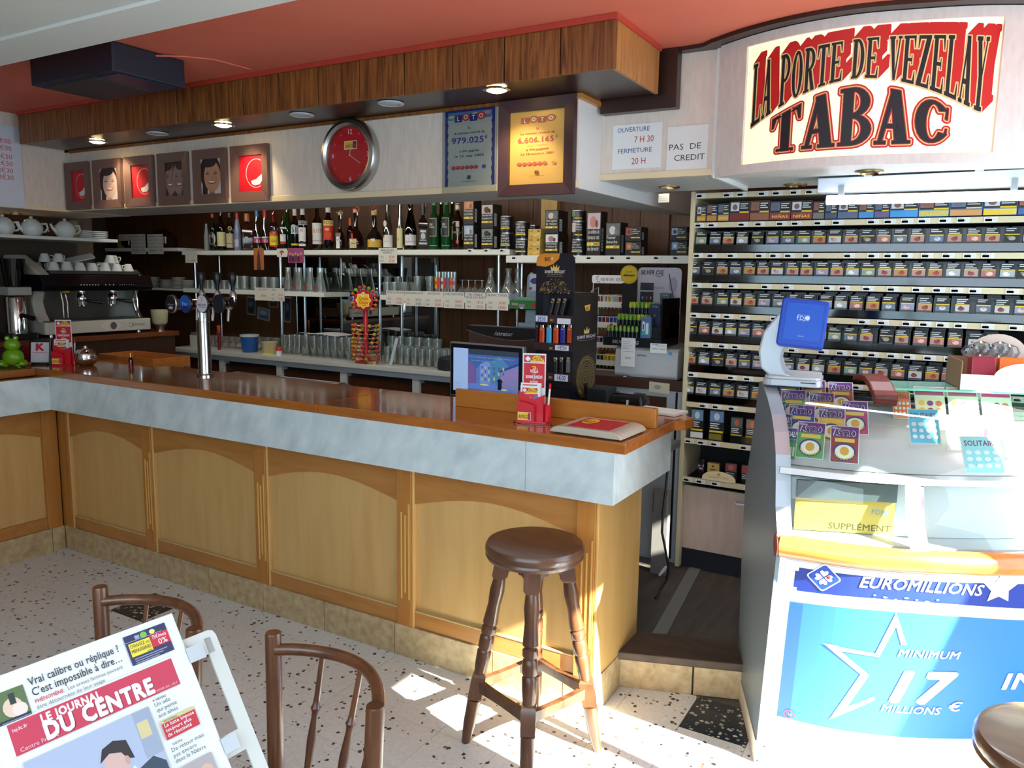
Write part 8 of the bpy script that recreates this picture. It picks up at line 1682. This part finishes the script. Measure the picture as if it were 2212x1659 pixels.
# sweets rack with five wire tiers
YW2 = 1.84; a = Py(1281, 650, YW2); b = Py(1364, 650, YW2); Wr = b.x-a.x+.02; ZR0 = ZP
cr = thing('sweets_rack', 'white wire rack of chewing gum and sweets with a white header', 'display rack', (a.x-.02, YW2, ZR0)); WRW = mat('wire_white', (206, 206, 196), .4)
tiers = [(1360, 645, 663), (1358, 690, 707), (1352, 734, 750), (1345, 772, 788), (1340, 806, 820)]
for k, (u, v0, v1) in enumerate(tiers):
    yy = YW2-.03*k; z0 = max(Py(1300, v1, yy).z-ZR0, .004+.0*k); z1 = Py(1300, v0-6, yy).z-ZR0; x0 = 0; x1 = Py(u, v0, yy).x-a.x+.02; dy = -.03*k
    MB().box(x0, dy-.004, z0, x1, dy, z0+(z1-z0)*.5, WRW).build('label_rail', cr)
    wb_ = MB(); wb_.tube([(x0, dy-.002, z1), (x1, dy-.002, z1), (x1, dy+.11, z1)], .0022, WRW, 5)
    for j in range(12): wb_.box(x0+(x1-x0)*j/11-.0015, dy-.0035, z0+(z1-z0)*.5, x0+(x1-x0)*j/11+.0015, dy-.0005, z1, WRW); wb_.box(x0+(x1-x0)*j/11-.0012, dy-.003, z0-.012, x0+(x1-x0)*j/11+.0012, dy, z0, WRW)
    wb_.build('wire_front', cr)['kind'] = 'stuff'
    MB().box(x0, dy, z0-.002, x1, dy+.12, z0, WRW).build('tier_base', cr); q = Print(front(0, dy-.004, 0), base=.0008)
    for f_ in ((.12, .85), (.6,), (), (.1,), ())[k]: q.ell(x0+(x1-x0)*f_, z0+(z1-z0)*.25, .011, .011, (190, 30, 30), 14)
    if k in (0, 1, 3): q.build('price_dots', cr)
    cs = [((200, 206, 210), (150, 180, 170), (190, 40, 60), (180, 190, 200), (206, 176, 30)), ((30, 80, 160), (40, 100, 170), (30, 70, 150), (90, 50, 90), (160, 50, 60)), ((60, 34, 36), (160, 100, 40), (110, 90, 130), (70, 40, 60)), ((206, 170, 20), (214, 180, 30), (60, 50, 60)), ((60, 44, 40), (50, 40, 40))][k]
    nm2 = ('first (topmost)', 'second', 'third', 'fourth', 'lowest')[k]
    for j in range(len(cs)*2):
        c = cs[j % len(cs)]; w_ = (x1-x0)/(len(cs)*2)
        o = MB().rbox(0, 0, 0, w_*.86, .085, (z1-z0)*.95, .004, col(c, .35)).build('sweets_packet', label='%s packet, %s along the %s tier of the wire sweets rack' % (('pale', 'mint', 'crimson', 'white', 'yellow') if k == 0 else ('blue', 'sky', 'navy', 'violet', 'red') if k == 1 else ('brown', 'orange', 'lilac', 'plum') if k == 2 else ('yellow', 'golden', 'dark') if k == 3 else ('brown', 'dark'))[j % len(cs)].__str__().join(('', '')) if False else '%s packet, %s along the %s tier of the wire sweets rack' % ((('pale', 'mint', 'crimson', 'white', 'yellow'), ('blue', 'sky blue', 'navy', 'violet', 'red'), ('brown', 'orange', 'lilac', 'plum'), ('yellow', 'golden', 'dark'), ('brown', 'blackish'))[k][j % len(cs)], ordn[j], nm2), cat='sweets', group='packets in the sweets rack'); o.location = (a.x-.02+x0+w_*(j+.06), YW2+dy+.012, ZR0+z0+.0012); o.rotation_euler = (.12, 0, 0)
for x in (0.0, Wr):
    pb_ = MB(); pb_.tube([(x, -.13 if x else -.12, .02), (x, .02, Py(1300, 640, YW2).z-ZR0+.03), (x, .12, Py(1300, 640, YW2).z-ZR0+.05), (x, .14, .0)], .003, WRW, 6); pb_.build('side_wire', cr)
hz0 = Py(1300, 612, YW2).z-ZR0; hz1 = Py(1300, 594, YW2).z-ZR0; hx0 = Py(1272, 600, YW2).x-a.x+.02; hx1 = Py(1345, 600, YW2).x-a.x+.02
MB().rbox(hx0, -hz1, -.004, hx1, -hz0, 0, .012, WHITE, Matrix.Translation((0, .05, 0)) @ Matrix.Rotation(math.radians(-90), 4, 'X')).build('header', cr)
MB().box(hx0+.004, .052, Py(1300, 645, YW2).z-ZR0, hx0+.008, .056, hz0, WRW).box(hx1-.008, .052, Py(1300, 645, YW2).z-ZR0, hx1-.004, .056, hz0, col((190, 170, 40))).build('header_post', cr)
q = Print(front(0, .046, 0), base=.0015); q.text('space cra', hx0+(hx1-hx0)*.60, hz0+(hz1-hz0)*.35, (hz1-hz0)*.42, (130, 130, 150), 1, width=(hx1-hx0)*.68); q.text("l'", hx0+(hx1-hx0)*.17, hz0+(hz1-hz0)*.4, (hz1-hz0)*.5, (90, 90, 120), 1); q.text('king', hx0+(hx1-hx0)*.2, hz0+(hz1-hz0)*.10, (hz1-hz0)*.2, (190, 60, 60), 1); q.build('header_print', cr)
# round yellow sign behind
p = Py(1359, 593, 1.72); yt = thing('round_sign', 'round yellow disc sign with black lettering above the sweets rack', 'sign', (p.x, 1.72, ZP)); rz_ = .052; zc2 = p.z-ZP
MB().lathe([(rz_, 0), (rz_, .004), (.0001, .004)], col((190, 160, 20)), Matrix.Translation((0, .004, zc2)) @ Matrix.Rotation(math.radians(90), 4, 'X'), n=28).build('disc', yt); MB().box(-.04, .004, 0, .045, .012, zc2-rz_*.9, BLACK).build('black_board', yt)
q = Print(front(0, 0, zc2), base=.0012); q.ring(0, 0, rz_*.92, rz_*.92, .0015, (120, 100, 20), 24); q.text('élément', 0, -.010, .013, (30, 26, 10), 3, width=.068); q.text('Le petit', 0, .012, .008, (60, 50, 10), 1, width=.04); q.build('print', yt)
# leaflet boxes and plastic stand left of the lighters
p = Py(1101, 668, 1.10); gx = Py(1160, 668, 1.10).x-p.x; gs = thing('leaflet_stand', 'grey plastic stand holding a green and white leaflet box', 'display stand', (p.x, 1.10, DESK))
gz0, gz1 = p.z-DESK, Py(1101, 648, 1.10).z-DESK; LB = mat('stand_grey_blue', (150, 160, 170), .4)
MB().box(-.02, .06, 0, gx, .09, .03, LB).build('foot', gs); MB().prism([(.02, 0), (.09, 0), (.11, gz1+.10), (.095, gz1+.135), (.07, gz1+.145), (.05, gz1+.12)], -.10, -.095, LB, XZ).build('spine', gs)
MB().box(0, 0, gz0, gx, .07, gz0+.004, LB).box(0, 0, gz0, gx, .004, gz1, col((60, 130, 60))).box(-.003, 0, gz0, 0, .09, gz1+.03, LB).build('leaflet_tray', gs)
MB().box(.03, .04, gz0-.13, gx, .06, gz0-.07, LB, ).build('lower_tray', gs); q = Print(front(), base=.001); q.rect(.012, gz0+.022, .05, gz0+.034, (190, 160, 140)); q.rect(.055, gz0+.012, .09, gz0+.03, (170, 150, 160)); q.rect(gx-.03, gz0+.015, gx-.012, gz0+.034, (200, 50, 40)); q.ell(gx*.45, gz0+.004, .011, .010, (214, 220, 210), 14, 0, 180); q.build('print', gs)
for k, c in enumerate(((120, 150, 130), (190, 196, 190), (90, 120, 90))): MB().box(0, 0, 0, gx*.8, .003, .06, col(c)).build('leaflets', label=('green leaflets leaning in the grey stand', 'white leaflets leaning in the grey stand', 'dark green leaflets at the front of the grey stand')[k], cat='leaflets', group='leaflets in the grey stand').matrix_world = Matrix.Translation((p.x+.012, 1.115+.016*k, DESK+gz0+.006)) @ Matrix.Rotation(math.radians(-18), 4, 'X')
p2 = Py(1147, 628, 1.16); o = MB().rbox(-.035, -.006, 0, .06, .006, .085, .01, col((206, 208, 210))).build('white_card', label='white rounded card with a blue oval behind the lighter display', cat='card', loc=(p2.x, 1.2, p2.z)); MB().box(-.03, -.004, -(p2.z-DESK), .03, .004, 0, LB).build('support', o); q = Print(front(0, -.006, 0), base=.001); q.ell(.005, .05, .028, .016, (80, 70, 130), 18); q.rect(-.03, .004, -.012, .018, (190, 50, 60)); q.build('print', o)
# black box and card reader behind the upstand
o = MB().box(-.05, -.05, 0, .05, .07, .235, mat('speaker_black', (22, 24, 32), .4)).build('black_box', bevel=.004, label='plain black upright box behind the bar by the lighter display', cat='box', loc=(Py(1294, 860, .86).x, .88, DESK+.001))
ph = thing('card_reader', 'black rounded card reader cradle behind the upstand', 'card reader', (Py(1353, 870, .72).x, .74, DESK+.001)); hp = Py(1353, 850, .72).z-DESK
MB().loft([[(x*s_, y*s_, z) for x, y in ((-.085, -.04), (.085, -.05), (.09, .05), (-.085, .05))] for z, s_ in ((0, 1), (hp*.75, 1), (hp*.93, .9), (hp, .72))], mat('reader_black', (14, 14, 16), .12)).build('body', ph, .008); MB().box(.012, -.052, hp*.1, .020, -.045, hp*.9, LGREY).build('chrome_strip', ph)
cw = MB(); cw.tube([Vector(v) for v in ((0, 0, 0), (-.02, -.02, -.08), (.03, -.03, -.14), (.10, -.02, -.155))], .004, WHITE, 6); cw.build('white_cable', label='short white cable beside the card reader', cat='cable', loc=(Py(1298, 855, .80).x+.02, .72, DESK+.19))
kk = MB(); kk.tube([(.012*math.cos(a_), .012*math.sin(a_), .002) for a_ in [2*math.pi*k/14 for k in range(14)]], .0012, CHROME, 5, closed=True); kk.box(-.05, -.004, 0, -.012, .004, .003, mat('brass_key', (176, 140, 70), .3, .9)); kk.build('key_ring', label='key on a steel ring lying before the printer', cat='keys', loc=(Py(1350, 815, 1.505).x, 1.512, ZP))
# black cap-like bag on the worktop by the till
bgb = MB(); bgb.loft([[(.09*s_*math.cos(t_), .06*s_*math.sin(t_), z) for t_ in [2*math.pi*k/14 for k in range(14)]] for z, s_ in ((0, 1.0), (.03, 1.05), (.075, .95), (.095, .6))], mat('bag_black', (18, 18, 26), .7)); bgb.build('black_bag', label='small black cloth bag on the worktop beside the till screen', cat='bag', loc=(pin(962, YC+.09)+.03, YC+.10, ZCN))
# cables in the gap beside the bar
cv = MB(); c0 = Py(1441, 1020, .95)
cv.tube([Py(u, v, 1.16) for u, v in ((1443, 1005), (1438, 1060), (1432, 1110), (1430, 1150), (1438, 1190), (1444, 1225), (1440, 1252))]+[Pz(1425, 1275, .166), Pz(1416, 1292, .166)], .006, BLACK, 6).build('power_cable', label='black cable hanging down behind the bar end', cat='cable')
bx_ = thing('socket_block', 'dusty grey socket box at the foot of the gap behind the bar', 'socket', (Py(1429, 1170, 1.25).x, 1.25, .50)); MB().rbox(-.05, -.02, 0, .035, .02, .12, .01, col((120, 112, 110))).build('box', bx_)
MB().box(-.06, -.012, .0, .02, .03, .34, col((140, 130, 128))).build('pale_board', label='pale dusty panel standing on the floor behind the bar end', cat='panel', loc=(Py(1429, 1200, 1.30).x, 1.32, .153))
pg = MB(); pg.tube([(0, 0, 0), (.02, .01, .03), (.03, .015, .05)], [.007, .010, .006], WHITE, 8); pg.build('white_plug', label='white plug lying on the floor in the gap', cat='plug', loc=Pz(1424, 1243, .165))
